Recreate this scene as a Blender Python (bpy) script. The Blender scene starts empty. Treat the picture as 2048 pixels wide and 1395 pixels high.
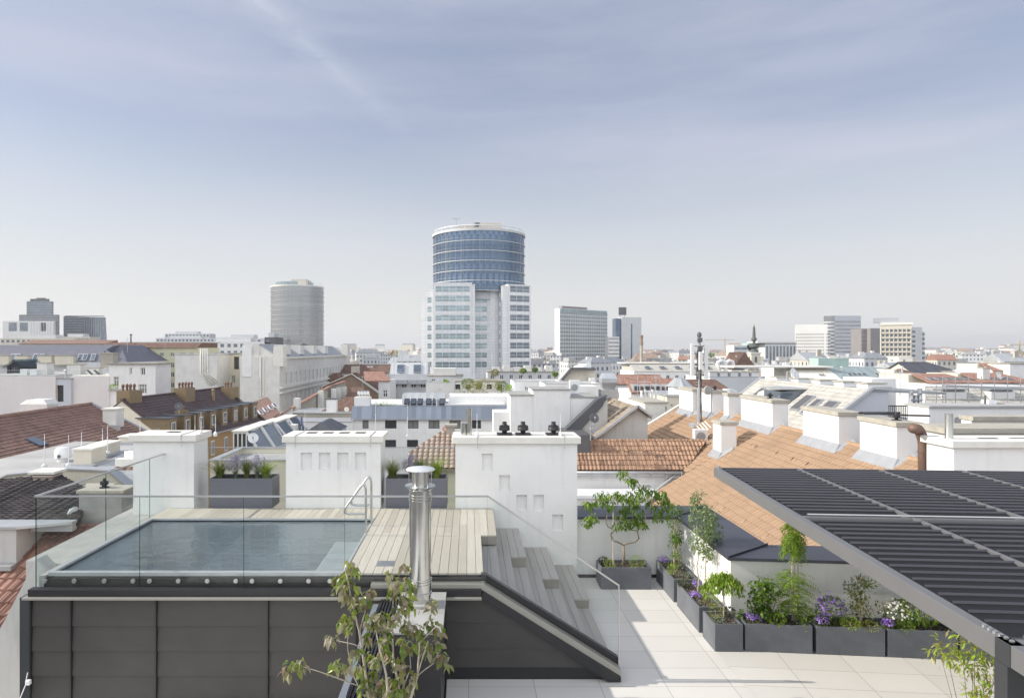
import bpy, bmesh, math, random
from mathutils import Vector, Matrix
R = math.radians
random.seed(7)
SC = bpy.context.scene
COL = SC.collection
F = 1365.0; CX = 937.0; CY = 700.0; CZ = 5.08      # lens in photo pixels, vanishing point, eye height above the terrace
GROUND = -20.0
def W(px, py, Y):
    return Vector(((px-CX)*Y/F, Y, CZ-(py-CY)*Y/F))
def WX(px, Y): return (px-CX)*Y/F
def WZ(py, Y): return CZ-(py-CY)*Y/F

# ------------------------------------------------------------------ materials
MATS = {}
def new_mat(name):
    m = bpy.data.materials.new(name); m.use_nodes = True
    nt = m.node_tree; nt.nodes.clear()
    out = nt.nodes.new('ShaderNodeOutputMaterial')
    b = nt.nodes.new('ShaderNodeBsdfPrincipled')
    nt.links.new(b.outputs[0], out.inputs[0])
    MATS[name] = m
    return m, nt, b, out
def N(nt, t, **kw):
    n = nt.nodes.new(t)
    for k, v in kw.items(): setattr(n, k, v)
    return n
def coords(nt, kind='UV', scale=(1,1,1)):
    tc = N(nt, 'ShaderNodeTexCoord'); mp = N(nt, 'ShaderNodeMapping')
    mp.inputs['Scale'].default_value = scale
    nt.links.new(tc.outputs[kind], mp.inputs[0])
    return mp.outputs[0]
def noise(nt, vec, scale, detail=4, rough=.55):
    n = N(nt, 'ShaderNodeTexNoise'); n.inputs['Scale'].default_value = scale
    n.inputs['Detail'].default_value = detail; n.inputs['Roughness'].default_value = rough
    nt.links.new(vec, n.inputs['Vector']); return n.outputs['Fac']
def math_(nt, op, a, b=None, c=None, clamp=False):
    n = N(nt, 'ShaderNodeMath', operation=op); n.use_clamp = clamp
    for i, v in enumerate((a, b, c)):
        if v is None: continue
        if isinstance(v, (int, float)): n.inputs[i].default_value = v
        else: nt.links.new(v, n.inputs[i])
    return n.outputs[0]
def ramp(nt, fac, stops):
    n = N(nt, 'ShaderNodeValToRGB'); nt.links.new(fac, n.inputs[0])
    el = n.color_ramp.elements
    while len(el) < len(stops): el.new(.5)
    for e, (p, c) in zip(el, stops): e.position = p; e.color = (c[0], c[1], c[2], 1)
    return n.outputs[0]
def mixc(nt, fac, a, b, blend='MIX'):
    n = N(nt, 'ShaderNodeMix', data_type='RGBA', blend_type=blend)
    for i, v in ((0, fac), (6, a), (7, b)):
        if isinstance(v, (int, float)): n.inputs[i].default_value = v
        elif isinstance(v, (tuple, list)): n.inputs[i].default_value = (v[0], v[1], v[2], 1)
        else: nt.links.new(v, n.inputs[i])
    return n.outputs[2]
def bump(nt, b, h, strength, dist=.02):
    n = N(nt, 'ShaderNodeBump'); n.inputs['Strength'].default_value = strength
    n.inputs['Distance'].default_value = dist
    nt.links.new(h, n.inputs['Height']); nt.links.new(n.outputs[0], b.inputs['Normal'])
def mul(c, k): return tuple(min(1, x*k) for x in c[:3])

def plain(name, col, rough=.7, metal=0, var=.12, scale=3.0, bmp=0, bscale=60, stain=0, spec=.5, island=0):
    """base colour with soft blotches, optional streaky weathering that runs down walls, optional fine relief"""
    m, nt, b, o = new_mat(name)
    uv = coords(nt, 'UV')
    f = noise(nt, uv, scale, 5)
    c = ramp(nt, f, [(.3, mul(col, 1-var)), (.7, mul(col, 1+var*.6))])
    f2 = noise(nt, uv, scale*7, 3)
    c = mixc(nt, math_(nt, 'MULTIPLY', f2, .35), c, mul(col, 1-var*1.2))
    if stain:
        sv = coords(nt, 'UV', (2.2, .22, 1))
        s = noise(nt, sv, 2.0, 6, .65)
        s = math_(nt, 'MULTIPLY', ramp(nt, s, [(.52, (0,0,0)), (.75, (1,1,1))]), stain)
        c = mixc(nt, s, c, mul(col, .45))
    if island:
        g = N(nt, 'ShaderNodeNewGeometry')
        c = mixc(nt, island, c, ramp(nt, g.outputs['Random Per Island'], [(0, mul(col, .45)), (.5, col), (1, mul(col, 1.5))]))
    nt.links.new(c, b.inputs['Base Color'])
    b.inputs['Roughness'].default_value = rough; b.inputs['Metallic'].default_value = metal
    b.inputs['Specular IOR Level'].default_value = spec
    if bmp: bump(nt, b, noise(nt, uv, bscale, 4), bmp)
    return m
def tiles_mat(name, col, rib=.25, course=.35, var=.35, rough=.85, relief=True, moss=.25):
    """roof tiles: every tile its own tone, relief of ribs and courses"""
    m, nt, b, o = new_mat(name)
    uv = coords(nt, 'UV')
    sx = N(nt, 'ShaderNodeSeparateXYZ'); nt.links.new(uv, sx.inputs[0])
    u = math_(nt, 'DIVIDE', sx.outputs[0], rib); v = math_(nt, 'DIVIDE', sx.outputs[1], course)
    cb = N(nt, 'ShaderNodeCombineXYZ')
    nt.links.new(math_(nt, 'FLOOR', u), cb.inputs[0]); nt.links.new(math_(nt, 'FLOOR', v), cb.inputs[1])
    wn = N(nt, 'ShaderNodeTexWhiteNoise'); nt.links.new(cb.outputs[0], wn.inputs[0])
    c = ramp(nt, wn.outputs[0], [(0, mul(col, 1-var)), (.5, col), (1, mul(col, 1+var*.7))])
    big = noise(nt, uv, .5, 5)
    c = mixc(nt, math_(nt, 'MULTIPLY', ramp(nt, big, [(.45, (0,0,0)), (.75, (1,1,1))]), moss), c, mul(col, .5))
    nt.links.new(c, b.inputs['Base Color']); b.inputs['Roughness'].default_value = rough
    if relief:
        fu = math_(nt, 'FRACT', u); fv = math_(nt, 'FRACT', v)
        h1 = math_(nt, 'SINE', math_(nt, 'MULTIPLY', fu, math.pi))
        h2 = math_(nt, 'SUBTRACT', 1.0, fv)
        h = math_(nt, 'ADD', math_(nt, 'MULTIPLY', h1, .6), h2)
        bump(nt, b, h, 1.0, .05)
    return m
def windowed_mat(name, col, pane=(.10,.12,.15), cell=(2.6, 3.4)):
    """rendered facade of a far small house, its windows as regular darker openings"""
    m, nt, b, o = new_mat(name)
    uv = coords(nt, 'UV'); sx = N(nt, 'ShaderNodeSeparateXYZ'); nt.links.new(uv, sx.inputs[0])
    u = math_(nt, 'DIVIDE', sx.outputs[0], cell[0]); v = math_(nt, 'DIVIDE', sx.outputs[1], cell[1])
    fu = math_(nt, 'ABSOLUTE', math_(nt, 'SUBTRACT', math_(nt, 'FRACT', u), .5)); fv = math_(nt, 'ABSOLUTE', math_(nt, 'SUBTRACT', math_(nt, 'FRACT', v), .5))
    w = math_(nt, 'MULTIPLY', math_(nt, 'LESS_THAN', fu, .21), math_(nt, 'LESS_THAN', fv, .26))
    cb = N(nt, 'ShaderNodeCombineXYZ'); nt.links.new(math_(nt, 'FLOOR', u), cb.inputs[0]); nt.links.new(math_(nt, 'FLOOR', v), cb.inputs[1])
    wn = N(nt, 'ShaderNodeTexWhiteNoise'); nt.links.new(cb.outputs[0], wn.inputs[0])
    pc = ramp(nt, wn.outputs[0], [(0, mul(pane, .6)), (.7, mul(pane, 1.4)), (1, mul(pane, 3))])
    base = mixc(nt, math_(nt, 'MULTIPLY', noise(nt, uv, .3, 4), .3), col, mul(col, .75))
    c = mixc(nt, w, base, pc); nt.links.new(c, b.inputs['Base Color'])
    nt.links.new(math_(nt, 'SUBTRACT', .85, math_(nt, 'MULTIPLY', w, .6)), b.inputs['Roughness']); return m
def seam_mat(name, col, pitch=.5, rough=.45, metal=.5, var=.12):
    m, nt, b, o = new_mat(name)
    uv = coords(nt, 'UV'); sx = N(nt, 'ShaderNodeSeparateXYZ'); nt.links.new(uv, sx.inputs[0])
    u = math_(nt, 'DIVIDE', sx.outputs[0], pitch)
    wn = N(nt, 'ShaderNodeTexWhiteNoise', noise_dimensions='1D'); nt.links.new(math_(nt, 'FLOOR', u), wn.inputs['W'])
    c = ramp(nt, wn.outputs[0], [(0, mul(col, 1-var)), (1, mul(col, 1+var))])
    f = noise(nt, uv, 1.5, 5); c = mixc(nt, math_(nt, 'MULTIPLY', f, .3), c, mul(col, .75))
    nt.links.new(c, b.inputs['Base Color']); b.inputs['Roughness'].default_value = rough; b.inputs['Metallic'].default_value = metal
    fu = math_(nt, 'FRACT', u)
    h = math_(nt, 'GREATER_THAN', fu, .92); bump(nt, b, h, .8, .03)
    return m
def schlick(nt, f0=.04, normal=None):
    g = N(nt, 'ShaderNodeNewGeometry'); d = N(nt, 'ShaderNodeVectorMath', operation='DOT_PRODUCT')
    nt.links.new(g.outputs['Incoming'], d.inputs[0]); nt.links.new(normal if normal is not None else g.outputs['Normal'], d.inputs[1])
    c = math_(nt, 'SUBTRACT', 1.0, math_(nt, 'ABSOLUTE', d.outputs['Value']), clamp=True)
    return math_(nt, 'ADD', math_(nt, 'MULTIPLY', math_(nt, 'POWER', c, 5.0), 1-f0), f0, clamp=True)
def glass_mat(name, tint=(.93,.97,.95), refl=1.0, rough=.0, fac_scale=1.0):
    m = bpy.data.materials.new(name); m.use_nodes = True; nt = m.node_tree; nt.nodes.clear(); MATS[name] = m
    out = N(nt, 'ShaderNodeOutputMaterial'); mx = N(nt, 'ShaderNodeMixShader'); fac = schlick(nt, .05)
    tr = N(nt, 'ShaderNodeBsdfTransparent'); tr.inputs[0].default_value = (*tint, 1)
    gl = N(nt, 'ShaderNodeBsdfGlossy'); gl.inputs['Roughness'].default_value = rough; gl.inputs[0].default_value = (refl, refl, refl, 1)
    nt.links.new(math_(nt, 'MULTIPLY', fac, fac_scale*.33, clamp=True), mx.inputs[0]); nt.links.new(tr.outputs[0], mx.inputs[1]); nt.links.new(gl.outputs[0], mx.inputs[2])
    nt.links.new(mx.outputs[0], out.inputs[0]); return m
def pane_mat(name, col, rough=.08, metal=.0, var=.5, spec=1.0, cell=(1.2, 1.6)):
    """window glass over a dark room: each pane its own depth of tone (curtains, blinds)"""
    m, nt, b, o = new_mat(name)
    uv = coords(nt, 'UV'); sx = N(nt, 'ShaderNodeSeparateXYZ'); nt.links.new(uv, sx.inputs[0])
    cb = N(nt, 'ShaderNodeCombineXYZ')
    nt.links.new(math_(nt, 'FLOOR', math_(nt, 'DIVIDE', sx.outputs[0], cell[0])), cb.inputs[0])
    nt.links.new(math_(nt, 'FLOOR', math_(nt, 'DIVIDE', sx.outputs[1], cell[1])), cb.inputs[1])
    wn = N(nt, 'ShaderNodeTexWhiteNoise'); nt.links.new(cb.outputs[0], wn.inputs[0])
    c = ramp(nt, wn.outputs[0], [(0, mul(col, 1-var)), (.7, col), (1, mul(col, 1+var*1.5))])
    nt.links.new(c, b.inputs['Base Color'])
    b.inputs['Roughness'].default_value = rough; b.inputs['Metallic'].default_value = metal; b.inputs['Specular IOR Level'].default_value = spec
    return m
def grid_mat(name, col, line, cell=(1.5, 1.5), lw=.04, rough=.35, var=.06, metal=0):
    """cladding panels with open joints"""
    m, nt, b, o = new_mat(name)
    uv = coords(nt, 'UV'); br = N(nt, 'ShaderNodeTexBrick'); br.offset = 0; br.squash = 1
    nt.links.new(uv, br.inputs['Vector'])
    br.inputs['Color1'].default_value = (*mul(col, 1-var), 1); br.inputs['Color2'].default_value = (*mul(col, 1+var), 1); br.inputs['Mortar'].default_value = (*line, 1)
    br.inputs['Scale'].default_value = 1; br.inputs['Brick Width'].default_value = cell[0]; br.inputs['Row Height'].default_value = cell[1]
    br.inputs['Mortar Size'].default_value = lw/2; br.inputs['Mortar Smooth'].default_value = .1
    f = noise(nt, uv, 1.3, 6, .6)
    c = mixc(nt, math_(nt, 'MULTIPLY', f, .34), br.outputs[0], mul(col, .72))
    nt.links.new(c, b.inputs['Base Color']); b.inputs['Roughness'].default_value = rough; b.inputs['Metallic'].default_value = metal
    bump(nt, b, math_(nt, 'SUBTRACT', 1.0, br.outputs['Fac']), .5, .01)
    return m
def leaf_mat(name, cols, rough=.45, trans=.35):
    """leaves: tone per leaf, light passing through"""
    m = bpy.data.materials.new(name); m.use_nodes = True; nt = m.node_tree; nt.nodes.clear(); MATS[name] = m
    out = N(nt, 'ShaderNodeOutputMaterial'); g = N(nt, 'ShaderNodeNewGeometry')
    c = ramp(nt, g.outputs['Random Per Island'], [(i/(max(1, len(cols)-1)), k) for i, k in enumerate(cols)])
    b = N(nt, 'ShaderNodeBsdfPrincipled'); b.inputs['Roughness'].default_value = rough; nt.links.new(c, b.inputs['Base Color'])
    t = N(nt, 'ShaderNodeBsdfTranslucent'); c2 = mixc(nt, .5, c, (.35, .5, .05)); nt.links.new(c2, t.inputs[0])
    mx = N(nt, 'ShaderNodeMixShader'); mx.inputs[0].default_value = trans
    nt.links.new(b.outputs[0], mx.inputs[1]); nt.links.new(t.outputs[0], mx.inputs[2]); nt.links.new(mx.outputs[0], out.inputs[0])
    return m

plain('white_render', (.79,.785,.77), .85, var=.07, scale=.8, bmp=.35, bscale=40, stain=.22)
plain('white_smooth', (.79,.785,.775), .8, var=.07, scale=.8, bmp=.2, bscale=50, stain=.24)
plain('old_white', (.70,.69,.66), .9, var=.12, scale=.5, bmp=.3, bscale=8, stain=.35)
plain('grey_render', (.50,.49,.47), .9, var=.14, scale=.5, bmp=.3, bscale=8, stain=.4)
plain('beige_old', (.46,.43,.37), .95, var=.25, scale=.35, bmp=.5, bscale=5, stain=.5)
plain('cream', (.68,.63,.52), .9, var=.08, scale=.5, stain=.2)
plain('greenish_cream', (.56,.55,.40), .9, var=.08, scale=.5, stain=.2)
plain('ochre', (.42,.27,.13), .9, var=.1, scale=.6, stain=.15)
plain('pale_pink', (.70,.66,.66), .9, var=.05, scale=.4, stain=.12)
plain('blue_grey_wall', (.55,.57,.62), .85, var=.08, scale=.5, stain=.15)
plain('concrete_cap', (.43,.41,.355), .9, var=.22, scale=2.5, bmp=.5, bscale=25, stain=.2)
plain('pale_cap', (.76,.74,.68), .85, var=.12, scale=2, bmp=.3, bscale=25)
plain('concrete_grey', (.36,.36,.35), .9, var=.2, scale=2, bmp=.4, bscale=25, stain=.35)
plain('dark_metal', (.028,.028,.031), .42, .2, var=.12, scale=2, bmp=.06, bscale=8)
plain('dark_cladding', (.056,.052,.049), .5, .1, var=.16, scale=1.6, bmp=.08, bscale=6)
plain('coping_blue', (.075,.080,.105), .42, .4, var=.12, scale=1.4, bmp=.12, bscale=3)
plain('beige_metal', (.33,.32,.285), .5, .3, var=.08, scale=2)
plain('steel', (.62,.62,.60), .18, 1.0, var=.08, scale=3)
plain('satin_steel', (.60,.60,.58), .35, 1.0, var=.1, scale=3)
plain('mansard_blue', (.15,.155,.19), .6, .1, var=.15, scale=1)
plain('zinc', (.48,.50,.53), .45, .6, var=.15, scale=1.5, bmp=.1, bscale=6)
plain('flashing', (.56,.57,.58), .4, .6, var=.12, scale=2, bmp=.15, bscale=8)
plain('rusty_duct', (.20,.13,.10), .6, .4, var=.2, scale=4, stain=.3)
plain('black_plastic', (.02,.02,.022), .45, 0, var=.1)
plain('planter_fibre', (.135,.145,.165), .62, 0, var=.32, scale=1.6, bmp=.1, bscale=20)
plain('rear_planter_grey', (.135,.140,.165), .5, 0, var=.06, scale=1.6)
plain('louvre_dark', (.019,.018,.020), .42, .1, var=.1, scale=2, spec=.3)
plain('louvre_side', (.13,.13,.15), .4, .4, var=.05, scale=2)
plain('pergola_grey', (.20,.20,.205), .45, .4, var=.05, scale=2)
plain('post_grey', (.055,.058,.062), .45, .3, var=.08, scale=2)
plain('gravel', (.22,.19,.16), .95, 0, var=.4, scale=9, bmp=.8, bscale=60, island=.5)
plain('soil', (.05,.04,.03), .95, 0, var=.4, scale=9, bmp=.8, bscale=40)
plain('bark', (.30,.24,.17), .9, 0, var=.35, scale=8, bmp=.8, bscale=30)
plain('pale_bark', (.50,.44,.36), .85, 0, var=.3, scale=10, bmp=.6, bscale=40)
plain('stake', (.62,.50,.34), .8, 0, var=.2, scale=8)
plain('bronze_clad', (.27,.20,.12), .5, .4, var=.15, scale=2)
plain('brick', (.33,.24,.18), .9, var=.4, scale=5, bmp=.6, bscale=20)
plain('asphalt', (.09,.09,.09), .9, var=.2, scale=.05)
plain('membrane', (.42,.42,.42), .85, var=.2, scale=.6, stain=.1)
plain('gravel_roof', (.33,.31,.28), .95, var=.25, scale=1.5, bmp=.6, bscale=30)
plain('white_metal', (.75,.76,.77), .35, .1, var=.05)
plain('dish_grey', (.13,.13,.14), .5, .2, var=.1)
plain('copper_green', (.36,.47,.44), .7, .1, var=.15, scale=.6)
plain('spire_green', (.10,.12,.11), .7, .1, var=.2, scale=.6)
plain('gold', (.7,.5,.2), .3, 1.0, var=.05)
plain('wall_warm', (.62,.58,.50), .9, var=.1, scale=.3, stain=.25)
plain('wall_cool', (.60,.61,.62), .9, var=.1, scale=.3, stain=.2)
plain('far_white', (.74,.73,.71), .9, var=.08, scale=.1)
plain('far_dark', (.12,.12,.13), .7, var=.15, scale=.1)
plain('mullion_blue', (.30,.35,.42), .5, .2, var=.05)
plain('brown_panel', (.25,.235,.235), .6, var=.1, scale=.2)
plain('crane_yellow', (.55,.40,.16), .6, var=.1)
plain('chimney_hood', (.72,.74,.75), .3, .3, var=.05)
plain('hill', (.10,.13,.14), .95, var=.3, scale=.004)
plain('city_far_mass', (.45,.42,.40), .9, var=.5, scale=.03)
plain('pink_cloth', (.75,.25,.38), .8, var=.05)
plain('blue_thing', (.10,.13,.24), .6, var=.1)
tiles_mat('tiles_orange', (.385,.26,.17), .26, .34, var=.08, moss=.2)
tiles_mat('tiles_pantile', (.36,.225,.15), .20, .34, var=.3, moss=.25)
tiles_mat('tiles_red', (.25,.155,.125), .30, .34, var=.22, moss=.15)
tiles_mat('tiles_redbrown', (.34,.19,.145), .22, .36, var=.3, moss=.3)
tiles_mat('tiles_brown', (.17,.10,.075), .25, .34, var=.3, moss=.3)
tiles_mat('tiles_slate', (.060,.052,.055), .25, .22, var=.5, moss=.3)
tiles_mat('tiles_purple', (.105,.075,.075), .25, .34, var=.2, moss=.15)
tiles_mat('tiles_pinkbrown', (.34,.265,.215), .22, .33, var=.16, moss=.3)
tiles_mat('tiles_dun', (.32,.265,.205), .30, .34, var=.25, moss=.35)
tiles_mat('tiles_palegrey', (.47,.455,.42), .35, .4, var=.14, moss=.12)
tiles_mat('tiles_far_red', (.31,.235,.195), .6, .8, var=.2, moss=.2)
seam_mat('seam_blue', (.20,.23,.28), .62, var=.22)
seam_mat('seam_grey', (.38,.40,.42), .55)
seam_mat('seam_light', (.55,.57,.58), .5)
seam_mat('seam_dark', (.12,.125,.14), .6)
seam_mat('seam_green', (.40,.48,.48), .7)
glass_mat('glass_clear', (.965,.98,.975), .9)
glass_mat('glass_edge', (.30,.52,.47), .6)
glass_mat('glass_roof', (.72,.78,.80), 1.0)
pane_mat('pane', (.045,.050,.055))
pane_mat('pane_curtain', (.22,.22,.21), rough=.25)
pane_mat('pane_teal', (.30,.38,.41), rough=.12, metal=.5, var=.18, cell=(2.8, 3.4))
pane_mat('pane_greyblue', (.16,.19,.23), rough=.15, metal=.4, var=.2, cell=(3, 3.4))
pane_mat('pane_blue', (.105,.155,.235), rough=.07, metal=.7, var=.2, cell=(2.4, 1.84))
pane_mat('pane_silver', (.34,.35,.36), rough=.22, metal=.85, var=.10, cell=(2.6, 3.2))
pane_mat('pane_skylight', (.13,.16,.20), rough=.1, metal=.5, var=.2)
grid_mat('panel_white', (.80,.81,.82), (.45,.47,.50), (1.7, 1.13), .07, rough=.3)
grid_mat('panel_grid_grey', (.20,.24,.26), (.42,.47,.47), (1.9, 1.15), .22, rough=.2, metal=.3, var=.28)
grid_mat('floor_tiles', (.70,.68,.645), (.33,.32,.31), (1.0, .607), .009, rough=.6, var=.05)
grid_mat('pool_mosaic', (.37,.405,.42), (.47,.50,.51), (.3, .3), .01, rough=.3, var=.15)
leaf_mat('leaf_fresh', [(.10,.18,.015), (.18,.29,.024), (.30,.42,.045)])
leaf_mat('leaf_deep', [(.045,.10,.014), (.09,.17,.022), (.16,.26,.035)])
leaf_mat('leaf_lime', [(.20,.33,.025), (.32,.46,.04), (.44,.54,.08)])
leaf_mat('leaf_variegated', [(.07,.13,.04), (.16,.24,.08), (.40,.45,.28)])
leaf_mat('leaf_autumn', [(.07,.11,.018), (.13,.19,.025), (.22,.25,.04), (.12,.085,.045), (.26,.16,.14), (.42,.36,.31), (.10,.075,.05), (.34,.28,.24), (.10,.17,.03), (.16,.12,.08)], rough=.34, trans=.38)
leaf_mat('leaf_reddish', [(.06,.11,.025), (.11,.15,.04), (.20,.12,.07)])
leaf_mat('leaf_dark', [(.02,.02,.02), (.05,.035,.04), (.04,.06,.03)])
leaf_mat('leaf_sage', [(.20,.27,.20), (.28,.35,.27)])
leaf_mat('leaf_yellow', [(.17,.25,.03), (.34,.38,.06), (.48,.45,.12)])
leaf_mat('leaf_ochre', [(.18,.17,.06), (.30,.24,.10), (.38,.30,.15)])
leaf_mat('grass_blade', [(.05,.10,.02), (.12,.18,.04), (.28,.27,.12)])
leaf_mat('grass_bright', [(.14,.22,.03), (.24,.33,.05), (.34,.38,.12)])
leaf_mat('petal_purple', [(.20,.08,.48), (.32,.16,.66), (.45,.28,.78)], trans=.2)
leaf_mat('petal_lavender', [(.38,.34,.50), (.50,.45,.62)], trans=.2)
leaf_mat('petal_white', [(.75,.75,.70), (.85,.85,.82)], trans=.2)

def wood_mat(name, a, b2, c3):
    m, nt, b, o = new_mat(name)
    g = N(nt, 'ShaderNodeNewGeometry')
    base = ramp(nt, g.outputs['Random Per Island'], [(0, a), (.5, b2), (1, c3)])
    v = coords(nt, 'Object', (22, 1.0, 22)); f = noise(nt, v, 2.2, 6, .6)
    c = mixc(nt, ramp(nt, f, [(.35, (.35,.35,.35)), (.75, (0,0,0))]), base, mul(b2, .55))
    v2 = coords(nt, 'Object', (1.5, 1.5, 1.5)); f2 = noise(nt, v2, 1.2, 4)
    c = mixc(nt, math_(nt, 'MULTIPLY', f2, .35), c, mul(c3, .7))
    nt.links.new(c, b.inputs['Base Color']); b.inputs['Roughness'].default_value = .75
    bump(nt, b, f, .25, .004); return m
for _n, _c in (('far_white',(.74,.73,.71)),('wall_warm',(.62,.58,.50)),('wall_cool',(.60,.61,.62)),('cream',(.66,.61,.51)),('old_white',(.70,.69,.66)),('white_smooth',(.78,.78,.77))): windowed_mat(_n+'_facade', _c)
wood_mat('deck_wood', (.42,.38,.32), (.52,.475,.405), (.59,.545,.475))
wood_mat('step_riser_shaded', (.21,.195,.17), (.27,.25,.225), (.32,.30,.27))  # step wood darkened: the shade on the step fronts is put into the colour
wood_mat('step_wood', (.33,.31,.28), (.43,.41,.38), (.50,.475,.44))

def water_mat():
    m = bpy.data.materials.new('water'); m.use_nodes = True; nt = m.node_tree; nt.nodes.clear(); MATS['water'] = m
    out = N(nt, 'ShaderNodeOutputMaterial'); mx = N(nt, 'ShaderNodeMixShader'); 
    tr = N(nt, 'ShaderNodeBsdfRefraction'); tr.inputs['IOR'].default_value = 1.05; tr.inputs[0].default_value = (.86, .90, .92, 1); tr.inputs['Roughness'].default_value = 0
    t2 = N(nt, 'ShaderNodeBsdfTransparent'); t2.inputs[0].default_value = (.86, .90, .92, 1)
    gl = N(nt, 'ShaderNodeBsdfGlossy'); gl.inputs['Roughness'].default_value = .01
    v = coords(nt, 'Object', (1, 1.0, 1)); f = noise(nt, v, 3.4, 3, .5); f2 = noise(nt, v, 13, 2, .5)
    h = math_(nt, 'ADD', f, math_(nt, 'MULTIPLY', f2, .28))
    bp = N(nt, 'ShaderNodeBump'); bp.inputs['Strength'].default_value = .55; bp.inputs['Distance'].default_value = .05
    nt.links.new(h, bp.inputs['Height'])
    nt.links.new(bp.outputs[0], gl.inputs['Normal'])
    nt.links.new(schlick(nt, .025, bp.outputs[0]), mx.inputs[0]); nt.links.new(t2.outputs[0], mx.inputs[1]); nt.links.new(gl.outputs[0], mx.inputs[2])
    nt.links.new(mx.outputs[0], out.inputs[0]); nt.nodes.remove(tr)
water_mat()

# ------------------------------------------------------------------ mesh builder
class MB:
    def __init__(s): s.v = []; s.f = []; s.mi = []; s.cur = 0; s.T = None
    def V(s, p):
        p = Vector(p)
        if s.T is not None: p = s.T @ p
        s.v.append(p); return len(s.v)-1
    def face(s, pts):
        s.f.append([s.V(p) for p in pts]); s.mi.append(s.cur)
    def idx(s, ids): s.f.append(list(ids)); s.mi.append(s.cur)
    def box(s, x0, x1, y0, y1, z0, z1):
        i = [s.V(p) for p in ((x0,y0,z0),(x1,y0,z0),(x1,y1,z0),(x0,y1,z0),(x0,y0,z1),(x1,y0,z1),(x1,y1,z1),(x0,y1,z1))]
        for q in ((3,2,1,0),(4,5,6,7),(0,1,5,4),(1,2,6,5),(2,3,7,6),(3,0,4,7)): s.idx([i[k] for k in q])
        return s
    def extrude(s, poly, vec):
        """closed solid from a flat polygon pushed along vec"""
        vec = Vector(vec); n = len(poly)
        a = [s.V(p) for p in poly]; b = [s.V(Vector(p)+vec) for p in poly]
        nrm = Vector((0,0,0)); P = [Vector(p) for p in poly]
        for k in range(n): nrm += P[k].cross(P[(k+1) % n])
        flip = nrm.dot(vec) > 0
        s.idx(a[::-1] if flip else a); s.idx(b if flip else b[::-1])
        for k in range(n):
            q = [a[k], a[(k+1)%n], b[(k+1)%n], b[k]]
            s.idx(q if flip else q[::-1])
        return s
    def prism(s, xy, z0, z1): return s.extrude([(x, y, z0) for x, y in xy], (0, 0, z1-z0))
    def ring(s, c, ax, r, n, ph=0):
        ax = Vector(ax).normalized(); u = ax.orthogonal().normalized() if abs(ax.z) < .999 else Vector((1,0,0)); w = ax.cross(u)
        return [s.V(Vector(c)+u*r*math.cos(2*math.pi*k/n+ph)+w*r*math.sin(2*math.pi*k/n+ph)) for k in range(n)]
    def lathe(s, c, prof, n=20, ax=(0,0,1), caps=True):
        """profile of (radius, height) turned about an axis"""
        ax = Vector(ax).normalized(); rs = [s.ring(Vector(c)+ax*h, ax, max(r, 1e-4), n) for r, h in prof]
        for a, b in zip(rs, rs[1:]):
            for k in range(n): s.idx([a[k], a[(k+1)%n], b[(k+1)%n], b[k]])
        if caps: s.idx(rs[0][::-1]); s.idx(rs[-1])
        return s
    def tube(s, pts, r, n=8, r2=None):
        pts = [Vector(p) for p in pts]; rings = []; prev = None
        for k, p in enumerate(pts):
            d = (pts[min(k+1, len(pts)-1)]-pts[max(k-1, 0)]).normalized()
            if prev is None: u = d.orthogonal().normalized()
            else: u = (prev-d*prev.dot(d)).normalized()
            prev = u; w = d.cross(u); rr = r if r2 is None else r+(r2-r)*k/max(1, len(pts)-1)
            rings.append([s.V(p+u*rr*math.cos(2*math.pi*j/n)+w*rr*math.sin(2*math.pi*j/n)) for j in range(n)])
        for a, b in zip(rings, rings[1:]):
            for j in range(n): s.idx([a[j], a[(j+1)%n], b[(j+1)%n], b[j]])
        s.idx(rings[0][::-1]); s.idx(rings[-1]); return s
    def beam(s, a, b, w, h):
        """rectangular bar from a to b, w across, h upright"""
        a = Vector(a); b = Vector(b); d = (b-a).normalized(); up = Vector((0,0,1))
        if abs(d.z) > .99: up = Vector((0,1,0))
        x = d.cross(up).normalized(); z = x.cross(d)
        poly = [a-x*w/2-z*h/2, a+x*w/2-z*h/2, a+x*w/2+z*h/2, a-x*w/2+z*h/2]
        return s.extrude(poly, b-a)
    def wall(s, O, u, W_, H, rects, depth=.15, close=None):
        """upright wall face from O along u with openings rects (u0,v0,w,h) cut into it, reveals going inwards"""
        O = Vector(O); u = Vector(u).normalized(); z = Vector((0,0,1)); nrm = u.cross(z)   # outward
        us = sorted({0, W_, *[round(a, 4) for r in rects for a in (r[0], r[0]+r[2])]}); vs = sorted({0, H, *[round(a, 4) for r in rects for a in (r[1], r[1]+r[3])]})
        us = [a for a in us if 0 <= a <= W_+1e-6]; vs = [a for a in vs if 0 <= a <= H+1e-6]
        P = lambda a, b, d=0: O+u*a+z*b-nrm*d
        for a0, a1 in zip(us, us[1:]):
            for b0, b1 in zip(vs, vs[1:]):
                ca, cb = (a0+a1)/2, (b0+b1)/2
                if any(r[0] < ca < r[0]+r[2] and r[1] < cb < r[1]+r[3] for r in rects): continue
                s.face([P(a0,b0), P(a1,b0), P(a1,b1), P(a0,b1)])
        for r in rects:
            a0, b0, a1, b1 = r[0], r[1], r[0]+r[2], r[1]+r[3]
            s.face([P(a0,b0), P(a1,b0), P(a1,b0,depth), P(a0,b0,depth)]); s.face([P(a0,b1,depth), P(a1,b1,depth), P(a1,b1), P(a0,b1)])
            s.face([P(a0,b0), P(a0,b0,depth), P(a0,b1,depth), P(a0,b1)]); s.face([P(a1,b0,depth), P(a1,b0), P(a1,b1), P(a1,b1,depth)])
            s.face([P(a0,b0,depth), P(a1,b0,depth), P(a1,b1,depth), P(a0,b1,depth)])
        return s
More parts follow.
